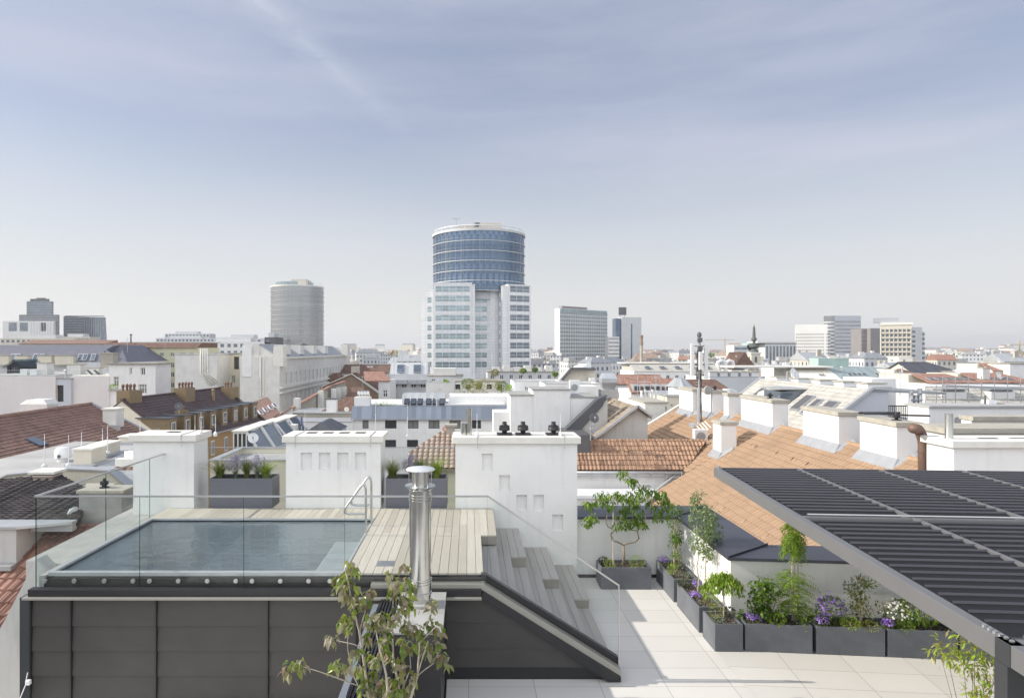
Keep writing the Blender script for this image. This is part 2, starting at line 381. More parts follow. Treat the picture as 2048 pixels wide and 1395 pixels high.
    def build(s, name, mats, parent=None, smooth=False, bevel=0, merge=False):
        me = bpy.data.meshes.new(name)
        me.from_pydata([tuple(p) for p in s.v], [], s.f)
        if isinstance(mats, str): mats = [mats]
        for m in mats: me.materials.append(MATS[m])
        if len(mats) > 1: me.polygons.foreach_set('material_index', s.mi)
        uvl = me.uv_layers.new(name='UVMap'); up = Vector((0,0,1)); data = [0.0]*(2*len(me.loops))
        for p in me.polygons:
            n = p.normal
            if abs(n.z) > .995: u = Vector((1,0,0)); v = Vector((0,1,0))
            else: u = up.cross(n).normalized(); v = n.cross(u)
            for li in p.loop_indices:
                co = me.vertices[me.loops[li].vertex_index].co
                data[2*li] = co.dot(u); data[2*li+1] = co.dot(v)
        uvl.data.foreach_set('uv', data)
        if smooth: me.polygons.foreach_set('use_smooth', [True]*len(me.polygons))
        me.update()
        o = bpy.data.objects.new(name, me); COL.objects.link(o)
        if parent is not None: o.parent = parent
        if bevel:
            b = o.modifiers.new('bevel', 'BEVEL'); b.width = bevel; b.segments = 2; b.limit_method = 'ANGLE'
        if smooth == 'auto':
            e = o.modifiers.new('split', 'EDGE_SPLIT'); e.split_angle = R(40)
        return o
def thing(name, label, cat, loc=(0,0,0), rz=0, group=None):
    o = bpy.data.objects.new(name, None); COL.objects.link(o); o.empty_display_size = .1
    o.location = loc; o.rotation_euler = (0, 0, rz); o['label'] = label; o['category'] = cat
    if group: o['group'] = group
    return o
def tag(o, label, cat, group=None):
    o['label'] = label; o['category'] = cat
    if group: o['group'] = group
    return o
def struct(o, kind='structure'): o['kind'] = kind; return o
def kids(o): return [c for c in COL.objects if c.parent == o]
CHILD = {}
def dup(root, loc, rz=0, label=None, group=None):
    r = root.copy(); COL.objects.link(r); r.location = loc; r.rotation_euler = (0, 0, rz)
    if label: r['label'] = label
    if group: r['group'] = group
    if root.name not in CHILD: CHILD[root.name] = [(c, list(c.children)) for c in root.children]
    for c, gs in CHILD[root.name]:
        d = c.copy(); COL.objects.link(d); d.parent = r
        for g in gs:
            e = g.copy(); COL.objects.link(e); e.parent = d
    return r

def corrugated(name, mat, poly, parent, rib=.25, course=.34, amp=.03, step=.025, thick=.12, spr=4, shape='wave'):
    """tiled roof plane as real relief: ribs run up the slope, courses step; cut to the convex outline poly (3D points in one plane)"""
    P = [Vector(p) for p in poly]; n = Vector((0,0,0))
    for k in range(len(P)): n += P[k].cross(P[(k+1)%len(P)])
    n.normalize()
    if n.z < 0: n = -n
    u = Vector((0,0,1)).cross(n).normalized(); v = n.cross(u).normalized(); O = P[0]
    us = [(p-O).dot(u) for p in P]; vs = [(p-O).dot(v) for p in P]
    u0, u1, v0, v1 = min(us), max(us), min(vs), max(vs)
    nu = max(2, int((u1-u0)/rib*spr)+2); nv = int((v1-v0)/course)+2
    bm = bmesh.new()
    def H(k):
        ph = (k % spr)/spr
        if shape == 'wave': return amp*abs(math.sin(math.pi*ph))
        return amp if (k % spr) == 0 else 0
    rows = []
    for j in range(nv):
        for (vv, hh) in ((v0+j*course, step), (v0+(j+1)*course-.002, 0)):
            rows.append([bm.verts.new(O+u*(u0+k*rib/spr)+v*vv+n*(H(k)+hh)) for k in range(nu)])
    for a, b in zip(rows, rows[1:]):
        for k in range(nu-1): bm.faces.new((a[k], a[k+1], b[k+1], b[k]))
    c = sum(P, Vector((0,0,0)))/len(P)
    for k in range(len(P)):
        e = P[(k+1)%len(P)]-P[k]; pn = e.cross(n).normalized()
        if pn.dot(P[k]-c) < 0: pn = -pn
        bmesh.ops.bisect_plane(bm, geom=bm.verts[:]+bm.edges[:]+bm.faces[:], plane_co=P[k], plane_no=pn, clear_outer=True)
    # body under the tiles
    a = [bm.verts.new(p-n*.004) for p in P]; b = [bm.verts.new(p-n*thick) for p in P]
    bm.faces.new(b)
    for k in range(len(P)): bm.faces.new((a[k], a[(k+1)%len(P)], b[(k+1)%len(P)], b[k]))
    bmesh.ops.recalc_face_normals(bm, faces=[f for f in bm.faces if all(w in a or w in b for w in f.verts)])
    me = bpy.data.meshes.new(name); uvl = bm.loops.layers.uv.new('UVMap')
    for f in bm.faces:
        for l in f.loops: l[uvl].uv = ((l.vert.co-O).dot(u)-u0, (l.vert.co-O).dot(v)-v0)
    bm.to_mesh(me); bm.free(); me.materials.append(MATS[mat])
    o = bpy.data.objects.new(name, me); COL.objects.link(o)
    if parent is not None: o.parent = parent
    return o

def window_mesh(w, h, frame='white_metal', pane='pane', cols=2, fw=.07, transom=False):
    """window unit centred on its sill line: frame bars and the pane behind them, facing -Y"""
    m = MB(); m.cur = 0; t = .05
    m.box(0, fw, 0, t, 0, h).box(w-fw, w, 0, t, 0, h).box(fw, w-fw, 0, t, 0, fw).box(fw, w-fw, 0, t, h-fw, h)
    for k in range(1, cols): m.box(w*k/cols-fw/2, w*k/cols+fw/2, .003, t, fw, h-fw)
    if transom: m.box(fw, w-fw, .006, t, h*.66-fw/2, h*.66+fw/2)
    m.cur = 1; m.face([(fw, t-.01, fw), (w-fw, t-.01, fw), (w-fw, t-.01, h-fw), (fw, t-.01, h-fw)])
    return m, [frame, pane]
WCACHE = {}
def put_window(parent, O, u, w, h, frame='white_metal', pane='pane', cols=2, transom=False, fw=.07, name='window'):
    key = (round(w, 2), round(h, 2), frame, pane, cols, transom, fw, name)
    if key not in WCACHE:
        m, mats = window_mesh(w, h, frame, pane, cols, fw, transom); WCACHE[key] = m.build(name, mats, parent); o = WCACHE[key]
    else:
        o = WCACHE[key].copy(); COL.objects.link(o); o.parent = parent
    u = Vector(u).normalized(); o.location = O; o.rotation_euler = (0, 0, math.atan2(u.y, u.x)); return o

class House:
    """box house: local x along the front, y going back, z up from the base; front facing -y"""
    def __init__(s, name, label, cat, px0, px1, Y, pytop, depth, rz=0, wall='old_white', base=GROUND, group=None, x0=None, w=None, ztop=None):
        s.Y = Y; s.x0 = WX(px0, Y) if x0 is None else x0; s.w = (WX(px1, Y)-s.x0)/math.cos(rz) if w is None else w; s.base = base
        s.h = (WZ(pytop, Y) if ztop is None else ztop)-base; s.d = depth; s.px0 = px0; s.rz = rz
        s.o = thing(name, label, cat, (s.x0, Y, base), rz, group); s.wm = wall; s.R = {'F': [], 'L': [], 'R': [], 'B': []}; s.opts = []
    def win(s, side, u, v, w, h, **kw): s.R[side].append((u, v, w, h)); s.opts.append((side, u, v, w, h, kw))
    def winpx(s, x0, y0, x1, y1, **kw):
        k = s.Y/F; s.win('F', (x0-s.px0)*k, WZ(y1, s.Y)-s.base, (x1-x0)*k, (y1-y0)*k, **kw)
    def winrow(s, side, n, v, w, h, m0=1.0, m1=None, **kw):
        L = s.w if side in 'FB' else s.d; m1 = m0 if m1 is None else m1
        for k in range(n):
            c = m0+(L-m0-m1)*(k+.5)/n; s.win(side, c-w/2, v, w, h, **kw)
    def walls(s, depth=.18, mat=None, top=True):
        m = MB(); w, d, h = s.w, s.d, s.h
        m.wall((0,0,0), (1,0,0), w, h, s.R['F'], depth); m.wall((w,0,0), (0,1,0), d, h, s.R['R'], depth)
        m.wall((w,d,0), (-1,0,0), w, h, s.R['B'], depth); m.wall((0,d,0), (0,-1,0), d, h, s.R['L'], depth)
        if top: m.face([(0,0,h), (w,0,h), (w,d,h), (0,d,h)])
        m.face([(0,0,0), (0,d,0), (w,d,0), (w,0,0)])
        m.build('wall', mat or s.wm, s.o)
        for side, u, v, ww, hh, kw in s.opts:
            dd = depth-.052
            if side == 'F': put_window(s.o, (u, dd, v), (1,0,0), ww, hh, **kw)
            elif side == 'R': put_window(s.o, (w-dd, u, v), (0,1,0), ww, hh, **kw)
            elif side == 'L': put_window(s.o, (dd, d-u, v), (0,-1,0), ww, hh, **kw)
        return s
    def parapet(s, t=.3, hh=.5, mat=None, cap='flashing', roof='membrane'):
        w, d, h = s.w, s.d, s.h
        m = MB()
        for (a, b, c, e) in ((0, w, 0, t), (0, w, d-t, d), (0, t, t, d-t), (w-t, w, t, d-t)): m.box(a, b, c, e, h+.002, h+hh)
        m.build('parapet', mat or s.wm, s.o)
        m = MB(); q = .05
        for (a, b, c, e) in ((-q, w+q, -q, t+q), (-q, w+q, d-t-q, d+q), (-q, t+q, t+q, d-t-q), (w-t-q, w+q, t+q, d-t-q)): m.box(a, b, c, e, h+hh+.002, h+hh+.06)
        m.build('coping', cap, s.o)
        MB().box(t+.01, w-t-.01, t+.01, d-t-.01, h+.004, h+.06).build('roof', roof, s.o); return s
    def flat(s, over=.15, t=.15, mat='gravel_roof', edge=None):
        MB().box(-over, s.w+over, -over, s.d+over, s.h+.003, s.h+t).build('roof', mat, s.o); return s
    def gable_x(s, rise, mat, over=.3, t=.15, gm=None):
        w, d, h = s.w, s.d, s.h; sl = rise/(d/2); o = over
        MB().extrude([(.003,0.003,h), (.003,d-.003,h), (.003,d/2,h+rise-.02)], (w-.006,0,0)).build('gable', gm or s.wm, s.o)
        m = MB(); 
        m.extrude([(-o,-o,h-sl*o+.01), (-o,d/2,h+rise+.01), (-o,d/2,h+rise+t), (-o,-o,h-sl*o+t)], (w+2*o,0,0))
        m.extrude([(-o,d/2+.002,h+rise+.01), (-o,d+o,h-sl*o+.01), (-o,d+o,h-sl*o+t), (-o,d/2+.002,h+rise+t)], (w+2*o,0,0))
        m.build('roof', mat, s.o)
        MB().tube([(-o,d/2,h+rise+t), (w+o,d/2,h+rise+t)], .12, 6).build('ridge', mat, s.o); return s
    def gable_y(s, rise, mat, over=.3, t=.15, gm=None):
        w, d, h = s.w, s.d, s.h; sl = rise/(w/2); o = over
        MB().extrude([(0.003,.003,h), (w-.003,.003,h), (w/2,.003,h+rise-.02)], (0,d-.006,0)).build('gable', gm or s.wm, s.o)
        m = MB()
        m.extrude([(-o,-o,h-sl*o+.01), (w/2,-o,h+rise+.01), (w/2,-o,h+rise+t), (-o,-o,h-sl*o+t)], (0,d+2*o,0))
        m.extrude([(w/2+.002,-o,h+rise+.01), (w+o,-o,h-sl*o+.01), (w+o,-o,h-sl*o+t), (w/2+.002,-o,h+rise+t)], (0,d+2*o,0))
        m.build('roof', mat, s.o)
        MB().tube([(w/2,-o,h+rise+t), (w/2,d+o,h+rise+t)], .12, 6).build('ridge', mat, s.o); return s
    def hip(s, rise, mat, inset=3.0, over=.3, flat=False):
        w, d, h = s.w, s.d, s.h; o = over; i = inset; m = MB()
        b = [(-o,-o,h+.01), (w+o,-o,h+.01), (w+o,d+o,h+.01), (-o,d+o,h+.01)]
        ib = min(i, d/2-.05); t = [(i,ib,h+rise), (w-i,ib,h+rise), (w-i,d-ib,h+rise), (i,d-ib,h+rise)]
        for k in range(4): m.face([b[k], b[(k+1)%4], t[(k+1)%4], t[k]])
        m.cur = 1; m.face(t); m.cur = 0; m.face(b[::-1]); m.build('roof', [mat, 'membrane' if flat else mat], s.o); return s
    def chimney(s, x, y, w=.6, d=1.2, h=1.2, z=None, mat=None, cap='concrete_cap', pots=0):
        z = s.h if z is None else z
        c = MB().box(x, x+w, y, y+d, z-.4, z+h).build('chimney', mat or s.wm, s.o)
        m = MB().box(x-.07, x+w+.07, y-.07, y+d+.07, z+h+.002, z+h+.12)
        m.build('chimney_cap', cap, c)
        if pots:
            m = MB()
            for k in range(pots):
                px, py = (x+w*(k+.5)/pots, y+d/2) if w > d else (x+w/2, y+d*(k+.5)/pots)
                MB().lathe((px, py, z+h+.12), [(.11,0),(.09,.35),(.13,.36),(.13,.42)], 8).build('chimney_pot', 'tiles_redbrown', c)
        return s
    def skylight(s, P, u, v, w, h, mat='pane_skylight'):
        """roof window lying in the plane spanned by u (across) and v (up the slope)"""
        u = Vector(u).normalized(); v = Vector(v).normalized(); n = u.cross(v); P = Vector(P)
        f = MB().extrude([P, P+u*w, P+u*w+v*h, P+v*h], n*.12).build('skylight', 'zinc', s.o)
        Q = P+u*.08+v*.08+n*.124
        MB().extrude([Q, Q+u*(w-.16), Q+u*(w-.16)+v*(h-.16), Q+v*(h-.16)], n*.01).build('pane', mat, f); return s
def poly_prism(name, mat, pts, vec, parent=None): return MB().extrude(pts, vec).build(name, mat, parent)
def dish(label, P, r, mat='white_metal', az=0, mast=1.2, group='satellite dishes on the roofs'):
    t = thing('satellite_dish', label, 'satellite dish', P, az, group)
    m = MB(); prof = [(r*k/6, .28*r*(k/6)**2) for k in range(7)]
    m.lathe((0,-.05,mast), prof, 20, (0,-1,.35), caps=False); b = m.build('reflector', mat, t, smooth=True)
    so = b.modifiers.new('s', 'SOLIDIFY'); so.thickness = .02
    MB().tube([(0,0,0), (0,0,mast), (0,-.05,mast)], .03, 6).build('mast', 'zinc', t)
    MB().tube([(0,-.08,mast-r*.9), (0,-r*.9,mast+.05)], .015, 5).tube([(0,-r*.85,mast+.02), (0,-r*.98,mast+.12)], .05, 6).build('feed_arm', 'zinc', t)
    return t
def rod(label, P, h, r=.02, mat='white_metal', group=None, name='lightning_rod', cat='lightning rod'):
    o = MB().tube([(0,0,0), (0,0,h*.6)], r, 6).tube([(0,0,h*.6), (0,0,h)], r*.55, 6).lathe((0,0,0), [(r*5,0),(r*5,.06),(r*2,.1)], 10).build(name, mat)
    o.location = P; return tag(o, label, cat, group)
# ================================================================== terrace, pool, stairs
D = 1.60          # deck height above the paving
# --- setting
m = MB(); m.face([(-.33,0,0),(4.2,0,0),(4.2,15.3,0),(-.33,15.3,0)]); struct(m.build('terrace_paving', 'floor_tiles'))
EXB = R(-5.6)
def RB(x, y): c, s = math.cos(EXB), math.sin(EXB); return (4.2+(x)*c-(y)*s, 11.6+(x)*s+(y)*c)
m = MB()
MB_ = [(*RB(0,0),0), (*RB(0,-11.6),0), (*RB(9,-11.6),0), (*RB(9,1.2),0), (*RB(0,1.2),0)]
o = MB()
o.face([(0,0,-.004),(0,-11.8,-.004),(9,-11.8,-.004),(9,1.2,-.004),(0,1.2,-.004)][::-1])
o = o.build('paving_beside_planters', 'floor_tiles'); o.location = (4.201,11.6,0); o.rotation_euler = (0,0,EXB); struct(o)
o = MB().face([(4.2,0,-.008),(4.9,0,-.008),(4.9,15.3,-.008),(4.2,15.3,-.008)]) if False else None
m = MB(); m.face([(4.2,11.4,-.008),(4.8,11.4,-.008),(4.8,15.3,-.008),(4.2,15.3,-.008)]); struct(m.build('paving_edge', 'floor_tiles'))

# the house that carries it all
t = thing('terrace_house', 'white rendered house under the roof terrace, its dark metal clad pool box at the left', 'house', (0,0,GROUND))
g = -GROUND
m = MB(); m.box(-6.6, 12.5, 0, 15.25, 0, g-.3).build('wall', 'white_render', t)

# --- pool block
t = thing('pool_tank', 'roof pool with raised rim and dark metal clad front wall with upright seams', 'pool', (-4.2,12.3,0))
t.location = (0,0,0)
X0, X1, Y0, Y1 = -6.50, -1.98, 10.74, 14.05
m = MB()   # basin
z0 = .35
m.face([(X0,Y0,z0),(X1,Y0,z0),(X1,Y1,z0),(X0,Y1,z0)])
m.face([(X0,Y0,z0),(X0,Y0,D-.02),(X1,Y0,D-.02),(X1,Y0,z0)]); m.face([(X1,Y1,z0),(X1,Y1,D-.02),(X0,Y1,D-.02),(X0,Y1,z0)])
m.face([(X0,Y1,z0),(X0,Y1,D-.02),(X0,Y0,D-.02),(X0,Y0,z0)]); m.face([(X1,Y0,z0),(X1,Y0,D-.02),(X1,Y1,D-.02),(X1,Y1,z0)])
m.build('basin', 'pool_mosaic', t)
MB().box(X1-.75, X1-.01, Y0+.01, Y1-.01, z0+.004, 1.15).build('submerged_bench', 'pool_mosaic', t)
r = .075
m = MB(); m.box(X0-r, X1+.04, Y0-r, Y0, D-.05, D+.02).box(X0-r, X1+.04, Y1, Y1+.05, D-.05, D+.02).box(X0-r, X0, Y0, Y1, D-.05, D+.02).box(X1, X1+.04, Y0, Y1, D-.05, D+.012)
m.build('rim', 'flashing', t, bevel=.006)
o = MB(); 
nx, ny = 60, 46
for j in range(ny+1):
    for i in range(nx+1): o.V((X0+.002+(X1-X0-.004)*i/nx, Y0+.002+(Y1-Y0-.004)*j/ny, D-.045))
for j in range(ny):
    for i in range(nx): a = j*(nx+1)+i; o.idx((a, a+1, a+nx+2, a+nx+1))
o.build('water', 'water', t)
MB().box(-6.60, .20, Y0-r-.05, Y0-r-.003, 1.30, D-.06).build('rim_face', 'dark_cladding', t)
MB().box(-6.68, X0-r-.004, Y0-r-.05, Y1+.05, 1.2, D-.02).build('side_face', 'concrete_grey', t)
# clad wall: laps tilted like clapboards between upright seams
m = MB(); YF = 10.45
seams = [-6.70, -6.08, -4.78, -3.07, -1.72, -.36]; laps = [1.30, .86, .48, .10, -.28]
for a, b in zip(seams, seams[1:]):
    for zt, zb in zip(laps, laps[1:]):
        m.extrude([(a+.012, YF+.026, zt), (a+.012, YF, zb), (a+.012, YF+.06, zb), (a+.012, YF+.06, zt)], (b-a-.024, 0, 0))
m.build('cladding', 'dark_cladding', t)
for a in seams: MB().box(a-.008, a+.010, YF-.028, YF+.05, -.28, 1.30).build('seam', 'dark_metal', t)
MB().box(-6.69, -.34, YF+.062, 10.55, -.3, 1.29).build('wall_core', 'black_plastic', t)
MB().box(-6.78, .20, YF-.10, 10.57, 1.302, 1.325).box(-6.78, .20, YF-.10, YF-.085, 1.29, 1.302).build('ledge', 'beige_metal', t, bevel=.004)
MB().box(-6.72, .20, YF-.05, 10.53, 1.327, 1.435).build('upstand', 'dark_metal', t, bevel=.004)
MB().box(-6.86, -6.71, YF-.02, 10.6, -.3, 1.30).build('corner_trim', 'post_grey', t)
# grey parapet outside the left glass
t = thing('side_parapet', 'grey concrete parapet running along the left side of the pool, outside the glass', 'parapet', (0,0,0))
MB().prism([(-7.62,11.75),(-6.76,11.55),(-6.76,16.6),(-7.75,16.6)], GROUND, 1.46).build('wall', 'concrete_grey', t)

# --- deck
t = thing('pool_deck', 'weathered pale wooden deck of narrow planks around the pool', 'deck', (0,0,0))
m = MB(); bw = .147; x = X1+.045
k = 0
while x < .22:
    w = min(bw-.007, .23-x)
    cuts = [10.665, 15.05]
    if k % 2 == 0: cuts = [10.665, 13.02 if k % 4 else 13.62, 15.05]
    for a, b in zip(cuts, cuts[1:]): m.box(x, x+w, a+.002, b-.002, D-.028, D)
    x += bw; k += 1
for j in range(2): m.box(.231+j*.151, .231+j*.151+.145, 12.85, 15.05, D-.028, D)
m.build('planks', 'deck_wood', t)
m = MB(); x = -6.62
while x < X1: m.box(x, x+bw-.007, 14.12, 15.05, D-.028, D); x += bw
m.build('rear_planks', 'deck_wood', t)
MB().box(X1+.05, .225, 10.67, 15.04, D-.09, D-.03).box(-6.6, X1, 14.12, 15.04, D-.09, D-.03).build('underframe', 'black_plastic', t)
MB().box(.231, .528, 12.858, 15.04, 1.425, D-.03).build('fascia', 'step_riser_shaded', t)
MB().box(-1.50, -1.22, 11.0, 11.28, D+.001, D+.006).build('skimmer_lid', 'satin_steel', t, bevel=.002)

# --- steps
t = thing('seat_steps', 'wide grey wooden steps with half height blocks leading down to the paving', 'stairs', (0,0,0))
def boards(x0, x1, y0, y1, z, name='tread', n=None):
    n = n or max(1, round((x1-x0)/.148)); m = MB(); w = (x1-x0)/n
    for k in range(n): m.box(x0+k*w+.002, x0+(k+1)*w-.004, y0, y1, z-.028, z)
    o = m.build(name, 'step_wood', t)
    return o
lv = [(.23,.53,1.39), (.53,.80,1.16), (.80,1.10,.95), (1.10,1.40,.74), (1.40,1.73,.55), (1.73,2.00,.35), (2.00,2.30,.17)]
YS = 10.74
for x0, x1, z in lv:
    boards(x0+.001, x1, YS, 12.996, z, 'tread', 2); MB().box(x0+.002, x1-.006, YS+.004, 12.99, 0.004, z-.03).build('riser', 'step_riser_shaded', t)
for x0, x1, z, n in [(.53,1.10,1.16,4), (1.10,1.73,.74,4), (1.73,2.30,.35,4)]:
    boards(x0+.003, x1, 13.0, 15.2, z, 'seat_tread', n); MB().box(x0+.003, x1-.006, 13.004, 15.19, .004, z-.03).build('seat_riser', 'step_riser_shaded', t)
# --- clad flank under the steps, with sloping coping
t = thing('stair_flank', 'dark metal clad stair flank with a beige sloping capping below the glass', 'wall', (0,0,0))
def slab_xz(name, mat, xz, y0, y1, par): return MB().extrude([(x, y0, z) for x, z in xz], (0, y1-y0, 0)).build(name, mat, par)
m = MB(); YW = 10.52
def top(x): return 1.40 if x < .24 else 1.40-(x-.24)*(1.40-.10)/(2.22-.24)
for zt, zb in ((1.30,.885),(.885,.49),(.49,.20)):
    xr = lambda z: .24+(1.40-z)*(2.22-.24)/1.30 - .02
    m.face([(-.34, YW, zb), (xr(zb), YW, zb), (xr(zt) if zt < 1.3 else .22, YW+.02, zt), (-.34, YW+.02, zt)])
    m.face([(-.34, YW+.02, zb), (xr(zb), YW+.02, zb), (xr(zb), YW, zb), (-.34, YW, zb)])
m.build('cladding', 'dark_cladding', t)
slab_xz('base', 'black_plastic', [(-.34,0.002),(2.24,0.002),(2.20,.13),(2.08,.205),(-.34,.205)], YW+.03, YW+.12, t)
slab_xz('core', 'black_plastic', [(-.34,.21),(2.05,.21),(.23,1.40),(-.34,1.40)], YW+.03, 10.60, t)
slab_xz('gutter', 'dark_metal', [(-.34,1.325),(.26,1.325),(2.30,-.0),(2.33,-.0),(2.33,.075),(.28,1.415),(-.34,1.415)][0:0] or [(.20,1.30),(2.13,.02),(2.33,.02),(2.33,.09),(.22,1.41)], YW-.09, YW-.004, t)
slab_xz('capping', 'beige_metal', [(.20,1.415),(2.33,.095),(2.33,.20),(.24,1.50),(.20,1.50)], YW-.07, 10.66, t)
slab_xz('edge_profile', 'dark_metal', [(.20,1.502),(.25,1.502),(2.33,.205),(2.33,.31),(.27,1.60),(.20,1.60)], 10.60, 10.72, t)
slab_xz('level_capping', 'beige_metal', [(-1.5,1.437),(.20,1.437),(.20,1.50),(-1.5,1.50)], YW-.07, 10.58, t)

# --- glass balustrades
def rail_part(par, pts, w=.042, h=.022):
    m = MB()
    for a, b in zip(pts, pts[1:]): m.beam(a, b, w, h)
    return m.build('handrail', 'satin_steel', par)
def pane_part(par, poly, vec, edge=True):
    p = MB().extrude(poly, vec).build('glass_pane', 'glass_clear', par)
    return p
t = thing('glass_balustrade', 'glass balustrade with round steel fixings along the front of the pool', 'glass railing', (0,0,0))
GY = 10.56; ZT = 2.82
xs = [-6.70, -5.085, -3.475, -1.91, -.82, .295]
for a, b in zip(xs, xs[1:]):
    pane_part(t, [(a+.006, GY, 1.44), (b-.006, GY, 1.44), (b-.006, GY, ZT-.012), (a+.006, GY, ZT-.012)], (0,.014,0))
    MB().box(b-.0065, b-.0035, GY-.001, GY+.016, 1.44, ZT-.013).build('glass_edge', 'glass_edge', t)
MB().box(-6.7, -6.694, GY-.002, GY+.02, 1.36, ZT-.012).build('corner_edge', 'glass_edge', t)
xa = .301
pane_part(t, [(xa,GY,1.60),(1.28,GY,.985),(1.28,GY,2.16),(xa,GY,ZT-.012)], (0,.014,0))
pane_part(t, [(1.292,GY,.98),(2.325,GY,.33),(2.325,GY,1.43),(1.292,GY,2.145)], (0,.014,0))
rail_part(t, [(-6.70,GY+.007,ZT),(.30,GY+.007,ZT),(2.33,GY+.007,1.445)])
MB().box(2.318, 2.334, GY-.006, GY+.02, .25, 1.44).build('end_post', 'satin_steel', t)
for px in (90,149,209,266.5,299.5,357,415,472,504.5,561,617.5,660):
    x = WX(px, GY)
    MB().lathe((x, GY-.022, 1.516), [(.033,0),(.036,.006),(.036,.02)], 16, (0,1,0)).build('point_fixing', 'satin_steel', t, smooth='auto')
t = thing('glass_balustrade', 'glass railing running back along the left edge of the pool', 'glass railing', (0,0,0))
ys = [10.58, 12.62, 14.35, 15.45]
for a, b in zip(ys, ys[1:]):
    pane_part(t, [(-6.71, a+.006, 1.47), (-6.71, b-.006, 1.47), (-6.71, b-.006, 2.80), (-6.71, a+.006, 2.80)], (.014,0,0))
    MB().box(-6.711, -6.695, b-.006, b-.002, 1.47, 2.80).build('glass_edge', 'glass_edge', t)
rail_part(t, [(-6.703,10.56,2.822),(-6.703,15.45,2.80)])
for lab, p0, p1 in (('glass railing behind the planter between the left and middle chimney', 415, 573), ('glass railing behind the planter beside the big chimney with cowls', 767, 911)):
    t = thing('glass_balustrade', lab, 'glass railing', (0,0,0)); Yg = 16.1
    a, b = WX(p0, Yg), WX(p1, Yg); mid = (a+b)/2 if p0 < 500 else a+(b-a)*.36
    for q, r_ in ((a, mid), (mid, b)):
        pane_part(t, [(q+.006,Yg,1.5),(r_-.006,Yg,1.5),(r_-.006,Yg,2.78),(q+.006,Yg,2.78)], (0,.014,0))
    rail_part(t, [(a,Yg,2.79),(b,Yg,2.79)], .03, .016); MB().box(a-.01,a+.012,Yg-.01,Yg+.02,1.4,2.78).build('post', 'satin_steel', t)

# --- pool ladder
t = thing('pool_ladder', 'bent steel tube pool ladder standing at the right end of the pool', 'ladder', (-1.93,13.2,D))
def arc(pts, n=6, r=.1):
    P = [Vector(p) for p in pts]; out = [P[0]]
    for a, b, c in zip(P, P[1:], P[2:]):
        u = (a-b).normalized()*r; v = (c-b).normalized()*r
        for k in range(n+1):
            s = k/n; out.append((b+u)*(1-s)**2+b*2*s*(1-s)+(b+v)*s*s)
    out.append(P[-1]); return out
for dy in (-.36, .36):
    pts = arc([(.0,dy,-1.0),(.0,dy,.93),(-.06,dy,.98),(-.42,dy,.47),(-.36,dy,.40),(0,dy,.41)], 6, .08)
    MB().tube(pts, .021, 10).build('rail', 'satin_steel', t, smooth='auto')
for k in range(3): MB().box(-.05, .03, -.36, .36, -.30-.28*k, -.27-.28*k).build('rung', 'satin_steel', t)

# --- three white chimney blocks of the terrace
def big_chimney(label, x0, x1, y0, y1, zb, zt, niches, slots, slab_over=.07, slab_h=.15, group=None):
    t = thing('chimney_block', label, 'chimney', ((x0+x1)/2, (y0+y1)/2, zb)); t.location = (x0, y0, zb)
    w, d, h = x1-x0, y1-y0, zt-zb-slab_h
    m = MB(); m.wall((0,0,0), (1,0,0), w, h, niches, .07)
    m.face([(w,0,0),(w,d,0),(w,d,h),(w,0,h)]); m.face([(0,d,0),(0,0,0),(0,0,h),(0,d,h)]); m.face([(w,d,0),(0,d,0),(0,d,h),(w,d,h)])
    m.build('shaft', 'white_render', t)
    m = MB(); q = slab_over; m.box(-q, w+q, -q, d+q, h+.002, h+slab_h); m.build('slab', 'pale_cap', t, bevel=.01)
    for (a, b) in slots:
        MB().box(a, b, d*.45, d*.75, h+slab_h+.001, h+slab_h+.004).build('flue_opening', 'black_plastic', t)
    return t
k15 = 15.06/F
big_chimney('left white chimney block with one flue slot, standing right of the long glass railing', -7.40, -6.06, 15.06, 15.86, .9, 3.22, [], [(.55,.85)])
nx = lambda a, x0: (480+a/3.875-CX)*k15-x0
t2x = -4.03
nz = [WZ(840+383/3.875, 15.06)-.9, 133/3.875*k15]
big_chimney('middle white chimney block with a row of four square niches', t2x, -1.94, 15.06, 15.9, .9, 3.20,
            [(nx(a, t2x), nz[0], 86/3.875*k15, nz[1]) for a in (471, 611, 753, 891)], [(.35,.58),(.72,.95),(1.09,1.32),(1.46,1.69)])
t3x = -.29
n4 = lambda x, y: ((880+x/2.56-CX)*k15-t3x, WZ(850+y/2.56, 15.06), 54/2.56*k15, 85/2.56*k15)
c3 = big_chimney('broad white chimney block with five stepped niches and black cowls on its slab', t3x, 2.40, 15.06, 15.9, 0, 3.17, [n4(x, y) for x, y in ((215,230),(304,340),(391,441),(479,441),(575,541))], [(1.0,1.25)])
MB().box(0, 2.7, -.012, -.002, 0, .08).build('skirting', 'dark_metal', c3) if False else None
for i, (px, lab) in enumerate(((1009,'leftmost of the three black roof cowls on the big chimney'), (1046,'middle one of the three black roof cowls on the big chimney'), (1107,'right black roof cowl on the big chimney, set apart from the other two'))):
    t = thing('roof_cowl', lab, 'cowl', (WX(px, 15.45), 15.45, 3.175), 0, 'black cowls on the big chimney')
    if i == 0:
        MB().box(-.17,.17,-.17,.17,0,.03).build('base_plate', 'black_plastic', t)
        MB().lathe((0,0,.03), [(.05,0),(.06,.05),(.125,.07),(.125,.11),(.118,.12),(.118,.17),(.06,.19),(.05,.21),(.05,.26)], 20).build('hood', 'black_plastic', t, smooth='auto'); cowl = t
    else:
        for c in list(cowl.children): e = c.copy(); COL.objects.link(e); e.parent = t
t = thing('flue_pipe', 'pair of short steel flue pipes at the left edge of the big chimney slab', 'flue', (WX(938,15.4), 15.4, 3.172))
